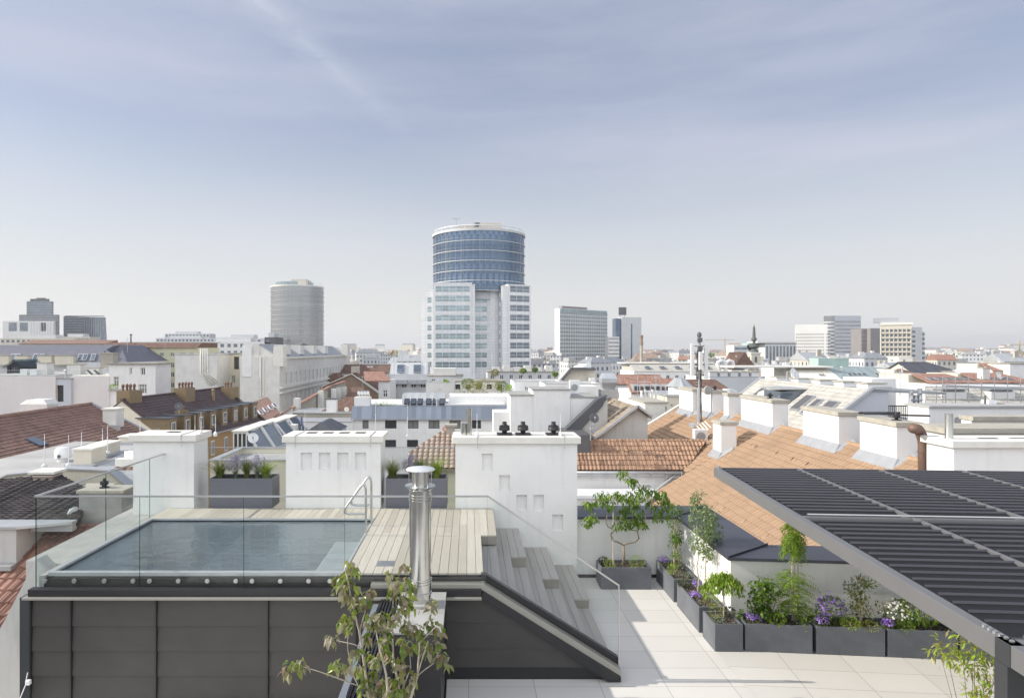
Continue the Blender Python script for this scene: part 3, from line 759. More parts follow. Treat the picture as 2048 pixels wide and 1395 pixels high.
MB().lathe((0,0,0), [(.065,0),(.065,.58),(.075,.58),(.075,.60),(.0,.62)], 20).build('tall_pipe', 'steel', t, smooth='auto')
MB().lathe((-.12,0,0), [(.06,0),(.06,.24),(.068,.24),(.068,.26)], 20).build('short_pipe', 'steel', t, smooth='auto')
for px, lab in ((431,'thin lightning wire rod at the left end of the middle chimney block'), (402,'thin white antenna rod on the left chimney block'), (954,'thin rod rising from the left end of the big chimney slab'), (1121,'thin rod rising from the right end of the big chimney slab')):
    yy = 15.2; rod(lab, (WX(px, yy), yy, 3.2 if px < 420 else 3.17), .5 if px != 431 else .45, .008)

for lab_, px_, top_ in (('thin metal strap over the slab edge of the middle chimney, left one',591,3.2),('thin metal strap over the slab edge of the middle chimney, right one',741,3.2),('thin metal strap over the slab edge of the big chimney, left one',955,3.17),('thin metal strap over the slab edge of the big chimney, right one',1129,3.17),('thin metal strap over the slab edge of the left chimney block',363,3.22)):
    x_ = WX(px_,15.0); o_ = MB().box(-.008,.008,-.006,0,-.26,.012).box(-.008,.008,0,.85,.003,.012).build('lightning_strap','flashing'); o_.location = (x_,14.985,top_); tag(o_,lab_,'strap')
# --- flue shaft in front of the clad wall, and tall steel chimney
t = thing('flue_shaft', 'low dark metal boxed shaft in front of the pool wall carrying the steel chimney', 'roof box', (0,0,0))
MB().box(-.98, -.36, 8.95, 10.42, 0.002, 1.37).build('box', 'dark_cladding', t)
MB().box(-1.02, -.335, 8.90, 10.43, 1.372, 1.40).build('lid', 'concrete_grey', t, bevel=.005)
MB().box(-.98, -.36, 8.93, 8.948, .002, 1.2).build('front_panel', 'dark_metal', t)
t = thing('steel_chimney', 'polished stainless steel chimney pipe with a round rain cap beside the pool deck', 'chimney pipe', (WX(840.5, 9.9), 9.9, 1.40))
r = .157
MB().lathe((0,0,0), [(r+.05,0),(r+.05,.04),(r,.05),(r,.16),(r+.012,.17),(r+.012,.19),(r,.20)], 32).build('base_collar', 'steel', t, smooth='auto')
MB().lathe((0,0,.20), [(r,0),(r,1.40)], 40).build('pipe', 'steel', t, smooth='auto')
for z in (.30,.34,.37,1.50,1.54,1.58): MB().lathe((0,0,z), [(r+.001,0),(r+.012,.004),(r+.012,.016),(r+.001,.02)], 32, caps=False).build('clamp_band', 'steel', t, smooth='auto')
MB().lathe((0,0,1.60), [(r,0),(r,.06),(r+.06,.11),(r+.065,.125),(r-.01,.135)], 36).build('storm_collar', 'steel', t, smooth='auto')
MB().lathe((0,0,1.73), [(.11,0),(.115,.20)], 28).build('inner_flue', 'satin_steel', t, smooth='auto')
for k in range(6):
    a = k*math.pi/3+.3; MB().box(-.012,.012,-.002,.002,0,.23).build('cap_strut', 'steel', t).matrix_local = Matrix.Translation((math.cos(a)*(r+.01), math.sin(a)*(r+.01), 1.72)) @ Matrix.Rotation(a+math.pi/2, 4, 'Z')
MB().lathe((0,0,1.945), [(r+.052,0),(r+.055,.012),(r+.03,.03),(.02,.05)], 36).build('rain_cap', 'chimney_hood', t, smooth='auto')
# steel edge strip and ribbed awning left of the shaft
t = thing('roof_hatch', 'ribbed dark roof hatch with a pale metal edge rail, left of the flue shaft', 'roof hatch', (0,0,0))
m = MB()
for k in range(7): m.beam((-1.30+k*.045, 7.2, 1.30), (-1.30+k*.045, 10.3, 1.30), .026, .05)
m.build('ribs', 'dark_metal', t)
MB().beam((-1.35,7.0,1.36),(-1.35,9.95,1.36),.075,.05).build('edge_rail', 'satin_steel', t)
MB().box(-1.36,-.99,7.0,10.4,.01,1.26).build('box', 'dark_cladding', t)

# --- white back walls with dark coping
t = thing('parapet_wall', 'white parapet wall with broad dark blue grey coping behind the plant troughs', 'wall', (0,0,0))
ZC = 1.345
cA = (4.72, 12.27)
dirB = (math.cos(EXB), math.sin(EXB))
cB = (cA[0]+dirB[0]*7.5, cA[1]+dirB[1]*7.5)
MB().prism([(2.41,15.28),(4.72,15.28),(4.72,16.1),(2.41,16.1)], -3, ZC-.03).build('rear_wall', 'white_render', t)
MB().prism([(4.722,12.30),(5.3,12.75),(5.3,16.1),(4.722,16.1)], -3, ZC-.03).build('side_wall', 'white_render', t)
nB = (-dirB[1], dirB[0])
MB().prism([(4.722,12.27), cB, (cB[0]+nB[0]*.6, cB[1]+nB[1]*.6), (5.3,12.74)], -3, ZC-.03).build('front_wall', 'white_render', t)
MB().prism([(2.32,15.20),(4.645,15.20),(5.66,16.3),(2.32,16.3)], ZC-.025, ZC+.03).build('coping', 'coping_blue', t, bevel=.006)
q = (cA[0]-.075, cA[1]-.06)
q2 = (cB[0]-nB[0]*.08, cB[1]-nB[1]*.08); r1 = (5.70, 13.02); r2 = (cB[0]+nB[0]*.98, cB[1]+nB[1]*.98)
MB().prism([(4.648,15.19),q,r1,(5.665,16.29)], ZC-.025, ZC+.032).build('coping', 'coping_blue', t, bevel=.006)
MB().prism([(q[0]+.004,q[1]-.008),q2,r2,(r1[0]+.004,r1[1]-.004)], ZC-.025, ZC+.030).build('coping', 'coping_blue', t, bevel=.006)
MB().beam((q[0],q[1],ZC+.045),(r1[0],r1[1],ZC+.045),.03,.03).beam((4.65,15.20,ZC+.045),(5.66,16.29,ZC+.045),.03,.03).build('coping_seam', 'coping_blue', t)
MB().box(2.405,4.70,15.262,15.279,.0,.07).build('skirting', 'dark_metal', t)

# --- pergola with louvre blades
TH = R(-4.2)
PG = thing('louvre_pergola', 'dark aluminium louvre pergola with grey beams over the right of the terrace', 'pergola', (4.55, 12.66, 0), TH)
PZ = 2.91; BH = .165; L = 12.2; nbay = 5; bay = 1.43
MB().box(0, .10, -L, 0, PZ-BH, PZ).build('side_beam', 'pergola_grey', PG, bevel=.004)
MB().box(.101, nbay*bay, -.07, -.002, PZ-BH, PZ-.012).build('end_beam', 'pergola_grey', PG)
for k in range(1, nbay): MB().box(k*bay-.03+.05, k*bay+.03+.05, -L, -.071, PZ-.10, PZ+.012).build('rafter', 'pergola_grey', PG, bevel=.003)
MB().box(.101, nbay*bay, -3.78, -3.70, PZ-.10, PZ+.0).build('cross_beam', 'pergola_grey', PG)
MB().tube([(.15,-3.74,PZ+.03),(nbay*bay,-3.74,PZ+.03)], .012, 8).build('drive_rod', 'satin_steel', PG)
MB().box(.101, nbay*bay, -7.62, -7.54, PZ-.10, PZ).build('cross_beam', 'pergola_grey', PG)
MB().tube([(.15,-7.58,PZ+.03),(nbay*bay,-7.58,PZ+.03)], .018, 8).build('drive_rod', 'satin_steel', PG)
m = MB(); w = bay-.075
# blade: shallow tilted profile, lighter folded lip
a = R(12); bwid = .205
pr = [(-bwid/2,-.010),(bwid/2,-.010),(bwid/2,.012),(bwid/2-.012,.034),(bwid/2-.02,.012),(-bwid/2,.006)]
pr = [(y*math.cos(a)-z*math.sin(a), y*math.sin(a)+z*math.cos(a)) for y, z in pr]
m.extrude([(0,y,z) for y, z in pr], (w,0,0)); n0 = len(m.f)
blade = m.build('louvre', ['louvre_dark', 'louvre_side'], PG)
for p in blade.data.polygons:
    if p.normal.y < -.5 : p.material_index = 1
slots_ = []
for k in range(nbay-1):
    y = -.19
    while y > -9.6:
        if abs(y+3.74) > .12 and abs(y+7.58) > .12: slots_.append((y, k))
        y -= .2025
slots_.sort(key=lambda q: q[0]+abs(q[1])*1.2 if q[0] > -8.2 else 50)
for n_, (y, k) in enumerate(slots_[:100]):
    b = blade if n_ == 0 else blade.copy()
    if n_: COL.objects.link(b); b.parent = PG
    b.location = (k*bay+.115, y, PZ-.035)
m = MB()
for y, k in slots_[100:]: m.extrude([(k*bay+.115, y+a_, PZ-.035+b_) for a_, b_ in pr], (w,0,0))
o_ = m.build('rear_louvres', ['louvre_dark', 'louvre_side'], PG); o_['kind'] = 'stuff'
for p in o_.data.polygons:
    if p.normal.y < -.5: p.material_index = 1
PX = lambda px, Y: ((px-CX)*Y/F)
MB().box(-.012, .128, -7.64, -7.50, 0, PZ-BH-.003).build('post', 'post_grey', PG, bevel=.004)
MB().box(-.006, .106, -7.66, -7.50, PZ-BH-.002, PZ-.0).build('joint_plate', 'post_grey', PG)
m = MB()
for k in range(6): m.lathe((.05, -7.30-.06*k, PZ), [(.02,0),(.02,.012),(.008,.02)], 8)
m.build('bolts', 'satin_steel', PG)
for yy in (-.15,): MB().tube([(.05,yy,PZ),(.05,yy,PZ+.05)], .03, 8).build('end_fitting', 'satin_steel', PG)
# ================================================================== plants and troughs
rnd = random.Random(11)
def rv(s=1.0): return Vector((rnd.uniform(-1,1), rnd.uniform(-1,1), rnd.uniform(-1,1)))*s
def leaf(m, p, d, size, wid=.5, fold=.25, up=None, curl=.25):
    """one leaf: a folded pointed blade of four faces, bending down towards its tip"""
    d = Vector(d).normalized(); up = Vector(up) if up is not None else rv(); s = d.cross(up)
    if s.length < 1e-3: s = d.orthogonal()
    s.normalize(); n = s.cross(d)
    p = Vector(p); a = p; b = p+d*size*.5+n*size*curl*.1; t = p+d*size-n*size*curl; w = s*size*wid/2
    l = p+d*size*.42+w+n*size*fold*wid*.5; r = p+d*size*.42-w+n*size*fold*wid*.5
    l2 = p+d*size*.78+w*.55+n*size*(fold*wid*.25-curl*.45); r2 = p+d*size*.78-w*.55+n*size*(fold*wid*.25-curl*.45)
    b2 = p+d*size*.78-n*size*curl*.5
    ia, ib, it, il, ir, il2, ir2, ib2 = [m.V(q) for q in (a, b, t, l, r, l2, r2, b2)]
    m.idx((ia, ib, il)); m.idx((ia, ir, ib)); m.idx((ib, ib2, il2, il)); m.idx((ib, ir, ir2, ib2)); m.idx((ib2, it, il2)); m.idx((ib2, ir2, it))
def small_leaf(m, p, d, size, wid=.5, up=None):
    d = Vector(d).normalized(); up = Vector(up) if up is not None else rv(); s = d.cross(up)
    if s.length < 1e-3: s = d.orthogonal()
    s.normalize(); n = s.cross(d); p = Vector(p)
    m.face((p, p+d*size*.45-s*size*wid/2+n*size*.1, p+d*size, p+d*size*.45+s*size*wid/2+n*size*.1))
def cloud(m, c, rad, n, size, droop=.0, wid=.5, fine=False, outward=.6, shell=.35):
    c = Vector(c); rad = Vector(rad) if not isinstance(rad, (int, float)) else Vector((rad,)*3)
    for _ in range(n):
        v = rv(); 
        while v.length > 1 or v.length < 1e-3: v = rv()
        v = v.normalized()*(v.length**shell)
        p = c+Vector((v.x*rad.x, v.y*rad.y, v.z*rad.z)); d = v*outward+rv(.6)+Vector((0,0,-droop)); s = size*rnd.uniform(.65, 1.2)
        (small_leaf if fine else leaf)(m, p, d, s, wid, up=Vector((0,0,1))+rv(.6))
def flowers(m, c, rad, n, size, hemi=True, petals=6):
    c = Vector(c)
    for _ in range(n):
        v = rv().normalized(); v.z = abs(v.z)*1.0 if hemi else v.z
        jj = rnd.uniform(.72,1.1); p = c+Vector((v.x*rad[0]*jj, v.y*rad[1]*jj, v.z*rad[2]*jj)); nn = (v+Vector((0,-.3,.6))).normalized(); a = nn.orthogonal().normalized(); b = nn.cross(a); r = size*rnd.uniform(.7, 1.15)
        i0 = m.V(p+nn*r*.1); ring = []
        for k in range(petals*2):
            rr = r if k % 2 == 0 else r*.55; an = math.pi*k/petals; ring.append(m.V(p+a*rr*math.cos(an)+b*rr*math.sin(an)))
        for k in range(petals*2): m.idx((i0, ring[k], ring[(k+1) % (petals*2)]))
def limb(m, pts, r0, r1): m.tube(pts, r0, 7, r1)
def tuft(m, c, n, h, spread, w=.008, lean=.5):
    c = Vector(c)
    for _ in range(n):
        a = rnd.uniform(0, 2*math.pi); d = Vector((math.cos(a), math.sin(a), 0)); hh = h*rnd.uniform(.55, 1.1); L = spread*rnd.uniform(.1, 1)
        p0 = c+d*rnd.uniform(0, spread*.18); s = Vector((-d.y, d.x, 0))*w/2; prev = None
        for k in range(5):
            t_ = k/4; q = p0+d*L*t_**2*(1+lean*t_)+Vector((0,0,hh*(t_-.32*lean*t_**3))); ww = s*(1-t_*.85)
            cur = (m.V(q-ww), m.V(q+ww))
            if prev: m.idx((prev[0], prev[1], cur[1], cur[0]))
            prev = cur
def cushion(name, label, cat, P, rx, rz, mat, n=260, size=.022, group=None, flower=None, nf=0, fs=.016, ry=None):
    P = Vector(P); t = thing(name, label, cat, P, 0, group); ry = ry or rx
    if name == 'sedum': rx *= 1.25; ry *= 1.25; rz *= 1.3; n = int(n*1.6)
    m = MB(); cloud(m, (0,0,rz*.35), (rx, ry, rz*.75), n, size, 0, .45, True, .9, .4); m.build('foliage', mat, t)
    MB().lathe((0,0,0), [(.01,0),(.008,rz*.5)], 6).build('stem', 'bark', t)
    if flower: m = MB(); flowers(m, (0,0,rz*.32), (rx*1.12, ry*1.12, rz*.98), nf, fs); m.build('blossom', flower, t)
    return t
# ---- troughs
PH = .46
def trough(label, x, y, w, d, rz=0, h=PH, mat='planter_fibre', group='dark grey plant troughs', fill='gravel', z=0):
    t = thing('plant_trough', label, 'planter', (x, y, z), rz, group); k = .035
    m = MB(); m.box(0,w,0,k,0,h).box(0,w,d-k,d,0,h).box(0,k,k,d-k,0,h).box(w-k,w,k,d-k,0,h).box(k,w-k,k,d-k,0,.05)
    m.build('box', mat, t, bevel=.005)
    f = MB(); n = int(max(6, w*9)); q = int(max(4, d*9)); 
    for j in range(q+1):
        for i in range(n+1): f.V((k+.002+(w-2*k-.004)*i/n, k+.002+(d-2*k-.004)*j/q, h-.045+rnd.uniform(-.008,.008)))
    for j in range(q):
        for i in range(n): a = j*(n+1)+i; f.idx((a, a+1, a+n+2, a+n+1))
    f.build('soil', 'soil', t)
    if fill == 'gravel':
        m = MB()
        for _ in range(int(900*w*d)):
            c = Vector((rnd.uniform(k+.01,w-k-.01), rnd.uniform(k+.01,d-k-.01), h-.038)); s = rnd.uniform(.008,.019)
            u = rv().normalized(); v = u.orthogonal().normalized(); ww = u.cross(v)
            T = [m.V(c+(u*a+v*b+ww*e)*s) for a, b, e in ((1,0,0),(-.8,.3,0),(0,1,.2),(0,-.9,.2),(.1,0,.8),(0,.1,-.8))]
            for q_ in ((0,2,4),(2,1,4),(1,3,4),(3,0,4)): m.idx([T[x_] for x_ in q_])
        g_ = m.build('gravel', 'gravel', t); g_['kind'] = 'stuff'
    return t
P1 = trough('dark trough against the white rear wall, with the crooked multi stem tree', 2.82, 14.51, 1.07, .56)
P2 = trough('long dark trough at the rear end of the sunlit side wall, with climbing vines', 4.14, 13.77, .50, 1.28)
P3 = trough('long dark trough along the side wall, with three slim columnar trees', 4.15, 12.29, .44, 1.30)
P4 = trough('small square dark trough at the wall corner, with the drooping dwarf maple', 4.16, 11.52, .475, .60)
def onB(u, v=0, z=0):   # along the row in front of the turned wall
    c, s = math.cos(EXB), math.sin(EXB); return Vector((4.68+u*c-v*s, 11.54+u*s+v*c, z))
for i, (u, lab) in enumerate(((0,'dark trough next to the corner, holding the tall feathery leaved tree'), (1.155,'dark trough holding large purple asters and a reddish bush'), (2.285,'dark trough holding the mound of white flowers'), (3.415,'dark trough at the right end of the row, half hidden by bamboo like leaves'))):
    p = onB(u); trough(lab, p.x, p.y, 1.09, .50, EXB)
RP = 'rear_planter_grey'
A_ = trough('slate grey trough with lavender and grasses between left and middle chimney', -5.745, 15.12, 1.40, .58, 0, .66, RP, 'tall slate troughs by the rear glass', 'soil', 1.6-.02)
B_ = trough('slate grey trough with grasses between middle and big chimney', -1.84, 15.12, 1.36, .58, 0, .66, RP, 'tall slate troughs by the rear glass', 'soil', 1.6-.02)
ZS = PH-.04
def z5(x, y, Y): return W(1150+x/3.487, 920+y/3.487, Y)
# crooked tree of trough 1
t = thing('tree', 'crooked multi stem tree with big drooping green leaves in the trough by the rear wall', 'tree', (3.55,14.78,ZS))
base = Vector((3.55,14.78,ZS)); Y = 14.78
def L(*pts): return [z5(x, y, Y+dy)-base for x, y, dy in pts]
m = MB()
limb(m, L((338,728,0),(342,660,0),(338,585,0)), .032, .024)
limb(m, L((338,590,0),(300,570,-.05),(262,560,-.08),(250,520,-.08),(272,482,-.08),(232,465,-.1),(215,430,-.1),(226,380,-.1),(232,340,-.1)), .018, .008)
limb(m, L((338,590,0),(370,578,.05),(420,568,.08),(446,545,.08),(436,492,.08),(390,484,.1),(384,440,.1),(410,380,.1),(420,330,.1)), .020, .009)
limb(m, L((250,520,-.08),(258,500,0),(300,480,.1),(325,420,.1),(322,360,.1)), .012, .006)
limb(m, L((436,492,.08),(470,450,.0),(500,380,.0),(540,300,0),(600,260,0)), .012, .006)
limb(m, L((420,330,.1),(480,270,.05),(500,220,0),(440,160,0),(380,120,0),(330,95,0)), .009, .004)
limb(m, L((232,340,-.1),(190,270,-.1),(110,300,-.1)), .008, .004)
limb(m, L((540,300,0),(620,330,0),(660,400,0)), .008, .004)
m.build('trunk', 'bark', t, smooth=True)
m = MB()
for x, y, n in ((95,310,26),(115,405,30),(95,430,22),(170,290,24),(215,250,26),(250,310,30),(170,245,18),(330,265,30),(360,335,36),(320,380,30),(300,450,24),(350,440,30),(400,430,26),(440,420,26),(465,445,26),(310,235,24),(415,290,32),(400,230,20),(470,240,26),(535,300,30),(600,235,30),(580,390,30),(640,310,26),(555,225,26),(330,100,18),(395,140,22),(450,180,16),(500,200,16),(640,370,20),(560,340,20),(440,350,22),(620,275,24)):
    c = z5(x, y, Y+rnd.uniform(-.22,.22))-base
    cloud(m, c, (.12,.14,.09), int(n*1.5), .105, .9, .42, False, .5, .5)
m.build('crown', 'leaf_deep', t)
m = MB()
for x, y in ((95,310),(215,250),(330,265),(415,290),(470,240),(600,235),(395,140),(335,95),(120,400),(465,445),(640,310)):
    cloud(m, z5(x, y-8, Y+rnd.uniform(-.2,.1))-base, (.12,.13,.07), 20, .10, .8, .42, False, .5, .5)
m.build('crown', 'leaf_fresh', t)
o = MB().tube([(0,0,0),(0.0,0,1.5)], .013, 8).build('stake', 'pale_bark'); o.location = z5(266,724,14.62); tag(o, 'straight pale stake beside the crooked tree in the rear wall trough', 'stake')
cushion('sedum', 'small round green sedum at the left foot of the crooked tree', 'plant', z5(243,735,14.65), .085, .10, 'leaf_lime')
cushion('sedum', 'larger bright green sedum at the right of the crooked tree', 'plant', z5(430,728,14.70), .13, .14, 'leaf_lime', 420)
cushion('coral_bells', 'dark leaved plant at the left end of the rear wall trough', 'plant', z5(200,712,14.80), .10, .10, 'leaf_dark', 160, .05)
# trough 2: vines
t = thing('vine', 'thin climbing vine on stakes in the trough at the rear end of the side wall', 'vine', (4.40,14.4,ZS))
base = Vector((4.40,14.4,ZS)); Y = 14.4
m = MB()
for x in (690, 722): m.tube([z5(x,748,Y)-base, z5(x-3,420,Y)-base], .010, 6)
m.build('stake', 'stake', t)
m = MB()
limb(m, [z5(690+10*math.sin(k), 745-38*k, Y-.03)-base for k in range(11)], .008, .003); limb(m, [z5(720+12*math.sin(k*1.3), 745-40*k, Y-.03)-base for k in range(11)], .008, .003); m.build('stem', 'bark', t)
m = MB()
for _ in range(80): x = rnd.uniform(660,745); y = rnd.uniform(330,720); cloud(m, z5(x, y, Y+rnd.uniform(-.1,.1))-base, .05, 5 if y > 560 else 9, .05, .4, .5)
for _ in range(12): cloud(m, z5(rnd.uniform(690,740), rnd.uniform(500,575), Y-.05)-base, .07, 9, .08, .9, .42)
for _ in range(14): cloud(m, z5(rnd.uniform(665,770), rnd.uniform(310,380), Y)-base, .06, 8, .045, .2, .5)
m.build('foliage', 'leaf_deep', t)
cushion('bellflower', 'purple bellflower cushion at the rear corner of the side wall', 'flowers', z5(615,712,14.75), .13, .12, 'leaf_fresh', 120, .03, None, 'petal_purple', 110, .017)
cushion('herb', 'upright green herb among the vines of the second trough', 'plant', z5(695,722,14.3), .08, .24, 'leaf_fresh', 160, .035)
cushion('sedum', 'bright sedum tuft at the foot of the vines', 'plant', z5(675,775,14.02), .075, .10, 'leaf_lime', 220)
cushion('stonecrop', 'pale flat stonecrop at the near end of the vine trough', 'plant', z5(790,800,13.95), .11, .05, 'leaf_sage', 200, .02)
cushion('silver_herb', 'sparse silvery herb in the middle of the vine trough', 'plant', z5(735,780,14.05), .08, .12, 'leaf_sage', 60, .03)
# trough 3: three columnar trees
def column_tree(label, x, top, bot, Yq, spread, mat, trunk_mat='pale_bark', dens=34, s0=.42):
    b = z5(x, bot, Yq); t = thing('columnar_tree', label, 'tree', b, 0, 'slim columnar trees'); H = z5(x, top, Yq).z-b.z
    m = MB(); pts = [Vector((rnd.uniform(-.02,.02), rnd.uniform(-.02,.02), H*k/8)) for k in range(9)]; limb(m, pts, .014, .004)
    for k in range(14):
        z = H*rnd.uniform(s0-.1, .95); a = rnd.uniform(0, 6.28); q = Vector((math.cos(a)*spread*.7, math.sin(a)*spread*.7, z+.12)); limb(m, [(0,0,z), q*.5+Vector((0,0,z*.5)), q], .005, .002)
    m.build('trunk', trunk_mat, t)
    m = MB()
    for k in range(dens):
        z = H*(s0+(1-s0)*(k+.5)/dens); r = spread*(.55+.45*math.sin(math.pi*min(1, (k+3)/dens))); a = rnd.uniform(0, 6.28)
        cloud(m, (math.cos(a)*r*.6, math.sin(a)*r*.6, z), (.085,.085,.07), 20, .062, .1, .5, False, .7, .5)
    for k in range(6): cloud(m, (rnd.uniform(-.1,.1), 0, H*rnd.uniform(.2, s0)), .04, 3, .045, .3)
    m.build('crown', mat, t); return t
column_tree('tallest slim columnar tree with mottled pale leaves, left of three in one trough', 858, 222, 915, 13.2, .16, 'leaf_variegated')
column_tree('middle slim columnar tree with mottled pale leaves, second of three in one trough', 912, 310, 960, 12.95, .17, 'leaf_variegated')
column_tree('right slim columnar tree close to the sunlit side wall', 962, 372, 880, 13.35, .17, 'leaf_variegated', dens=28)
cushion('bellflower', 'purple bellflower cushion at the near left of the columnar trees', 'flowers', z5(845,955,12.85), .11, .10, 'leaf_fresh', 120, .03, None, 'petal_purple', 110, .016)
cushion('bellflower', 'small purple bellflower tuft behind the stems of the columnar trees', 'flowers', z5(848,875,13.3), .08, .08, 'leaf_fresh', 80, .03, None, 'petal_purple', 70, .018)
cushion('sedum', 'round lime sedum at the near end of the columnar tree trough', 'plant', z5(952,1000,12.6), .12, .10, 'leaf_lime', 360)
cushion('coral_bells', 'dark purple leaved plant at the rear of the columnar tree trough', 'plant', z5(762,865,13.42), .11, .09, 'leaf_dark', 170, .05)
# trough 4: dwarf maple
b = z5(1036, 1095, 11.85); t = thing('maple_tree', 'dwarf maple with a drooping umbrella crown in the small square trough', 'tree', b)
m = MB(); limb(m, [(0,0,0),(.005,0,.2),(0,0,.46)], .016, .013)
for a in range(7): limb(m, [(0,0,.44),(math.cos(a*.9)*.12,math.sin(a*.9)*.12,.60),(math.cos(a*.9)*.27,math.sin(a*.9)*.2,.56)], .007, .003)
m.build('trunk', 'pale_bark', t)
m = MB()
for _ in range(58):
    a = rnd.uniform(0, 6.28); r = rnd.uniform(.03,.33); c = Vector((math.cos(a)*r, math.sin(a)*r*.8, .74-r*r*2.1+rnd.uniform(-.06,.02)))
    cloud(m, c, (.07,.07,.06), 15, .095, 1.3, .28, False, .35)
m.build('crown', 'leaf_fresh', t)
m = MB()
for _ in range(26):
    a = rnd.uniform(0, 6.28); r = rnd.uniform(.03,.33); c = Vector((math.cos(a)*r-.03, math.sin(a)*r*.8, .78-r*r*2.1)); cloud(m, c, (.06,.06,.05), 8, .08, 1.3, .26, False, .35)
m.build('crown', 'leaf_lime', t)
cushion('sedum', 'yellow green sedum at the left of the dwarf maple', 'plant', z5(980,1072,11.85), .09, .12, 'leaf_yellow', 260)
cushion('coral_bells', 'dark leaved plant behind the trunk of the dwarf maple', 'plant', z5(1070,1068,11.95), .10, .09, 'leaf_dark', 150, .05)
cushion('houseleek', 'pale mottled houseleek in front of the dwarf maple', 'plant', z5(1000,1120,11.7), .10, .05, 'leaf_sage', 150, .03)
# row on the turned wall; z6 pixel helper at the trough depth
def zq(x, y, Y): return W(1480+x/2.8187, 900+y/2.8187, Y)
# trough 5
b = zq(170, 955, 11.75); t = thing('shrub', 'airy shrub of round heart shaped leaves left of the feathery tree', 'shrub', b)
m = MB()
for k in range(7): a = k*.95; limb(m, [(0,0,0),(math.cos(a)*.08,math.sin(a)*.08,.3),(math.cos(a)*.26-.05,math.sin(a)*.15,.5+.08*math.sin(k*2))], .006, .003)
m.build('stems', 'bark', t)
m = MB()
for _ in range(58): c = Vector((rnd.gauss(-.10,.17), rnd.gauss(0,.1), rnd.uniform(.10,.68))); cloud(m, c, .065, 13, .066, .5, .8, False, .5)
m.build('foliage', 'leaf_deep', t)
b = zq(300, 965, 11.8); t = thing('feathery_tree', 'tall slender tree with white trunks and feathery drooping crown touching the pergola beam', 'tree', b)
m = MB()
H = zq(300, 400, 11.8).z-b.z
for dx, hh in ((-.02,.97),(.03,.93),(.10,.55)): limb(m, [(dx*.6,0,0),(dx,.01,H*.3),(dx*.8,0,H*.6),(dx*.3,0,H*hh)], .016, .006)
m.build('trunk', 'pale_bark', t)
def frond(m, p, d, Ln, n=9, s=.035, droop=.5):
    p = Vector(p); d = Vector(d).normalized()
    for k in range(n):
        t_ = (k+1)/n; q = p+d*Ln*t_+Vector((0,0,-droop*Ln*t_*t_)); dd = (d+Vector((0,0,-2*droop*t_))).normalized(); sd_ = dd.cross(Vector((0,0,1))).normalized()
        for sg in (-1, 1): small_leaf(m, q, sd_*sg+dd*.5+Vector((0,0,-.3)), s*rnd.uniform(.8,1.2), .38)
m = MB()
for _ in range(230):
    a = rnd.uniform(0, 6.28); z = H*rnd.uniform(.68, .99); r = rnd.uniform(.02,.16); frond(m, (math.cos(a)*r*.5, math.sin(a)*r*.5, z), (math.cos(a), math.sin(a), rnd.uniform(-.2,.5)), .16, 8, .042, .8)
m.build('crown', 'leaf_fresh', t)
m = MB()
for _ in range(170):
    a = rnd.uniform(0, 6.28); z = rnd.uniform(.12, .85); frond(m, (math.cos(a)*.04, math.sin(a)*.04, z), (math.cos(a), math.sin(a)*.6, rnd.uniform(0,.6)), rnd.uniform(.18,.42), 10, .040, .55)
m.build('lower_foliage', 'leaf_fresh', t)
cushion('bellflower', 'purple bellflower at the left end of the feathery tree trough', 'flowers', zq(78,955,11.7), .12, .10, 'leaf_fresh', 110, .03, None, 'petal_purple', 100, .016)
cushion('geranium', 'fresh green low plant in front of the heart leaved shrub', 'plant', zq(208,965,11.6), .14, .12, 'leaf_fresh', 200, .05)
cushion('geranium', 'bright green low plant right of the feathery tree trunk', 'plant', zq(365,940,11.65), .15, .14, 'leaf_fresh', 200, .05)
cushion('houseleek', 'grey pebbly houseleek right of the feathery tree trunk', 'plant', zq(340,965,11.6), .12, .04, 'leaf_sage', 120, .025)
# trough 6
cushion('aster', 'big bush of purple asters behind the small purple cushion', 'flowers', zq(512,955,11.68), .24, .36, 'leaf_deep', 620, .05, None, 'petal_purple', 105, .030, .15)
cushion('bellflower', 'small purple cushion in front of the big aster bush', 'flowers', zq(462,975,11.52), .11, .11, 'leaf_fresh', 110, .03, None, 'petal_purple', 100, .016)
b = zq(680, 970, 11.6); t = thing('shrub', 'bushy shrub with small green and reddish leaves between asters and white flowers', 'shrub', b)
m = MB()
for k in range(11): a = k*.57; limb(m, [(0,0,0),(math.cos(a)*.05,math.sin(a)*.05,.2),(math.cos(a)*.17,math.sin(a)*.15,.5+.1*math.sin(k))], .006, .002)
m.build('stems', 'pale_bark', t)
m = MB()
for _ in range(34): cloud(m, (rnd.gauss(0,.12), rnd.gauss(0,.09), rnd.uniform(.14,.78)), (.09,.08,.09), 22, .060, -.3, .42, False, .5, .5)
m.build('foliage', 'leaf_reddish', t)
m = MB(); cloud(m, (0,0,.66), (.18,.15,.16), 60, .045, -.5, .42, False, .5, .5); m.build('shoots', 'leaf_autumn', t)
cushion('sedum', 'lime green sedum in front of the reddish shrub', 'plant', zq(622,990,11.45), .12, .11, 'leaf_lime', 380)
cushion('sedum', 'flat yellow green sedum at the right end of the aster trough', 'plant', zq(732,1000,11.42), .14, .07, 'leaf_yellow', 300)
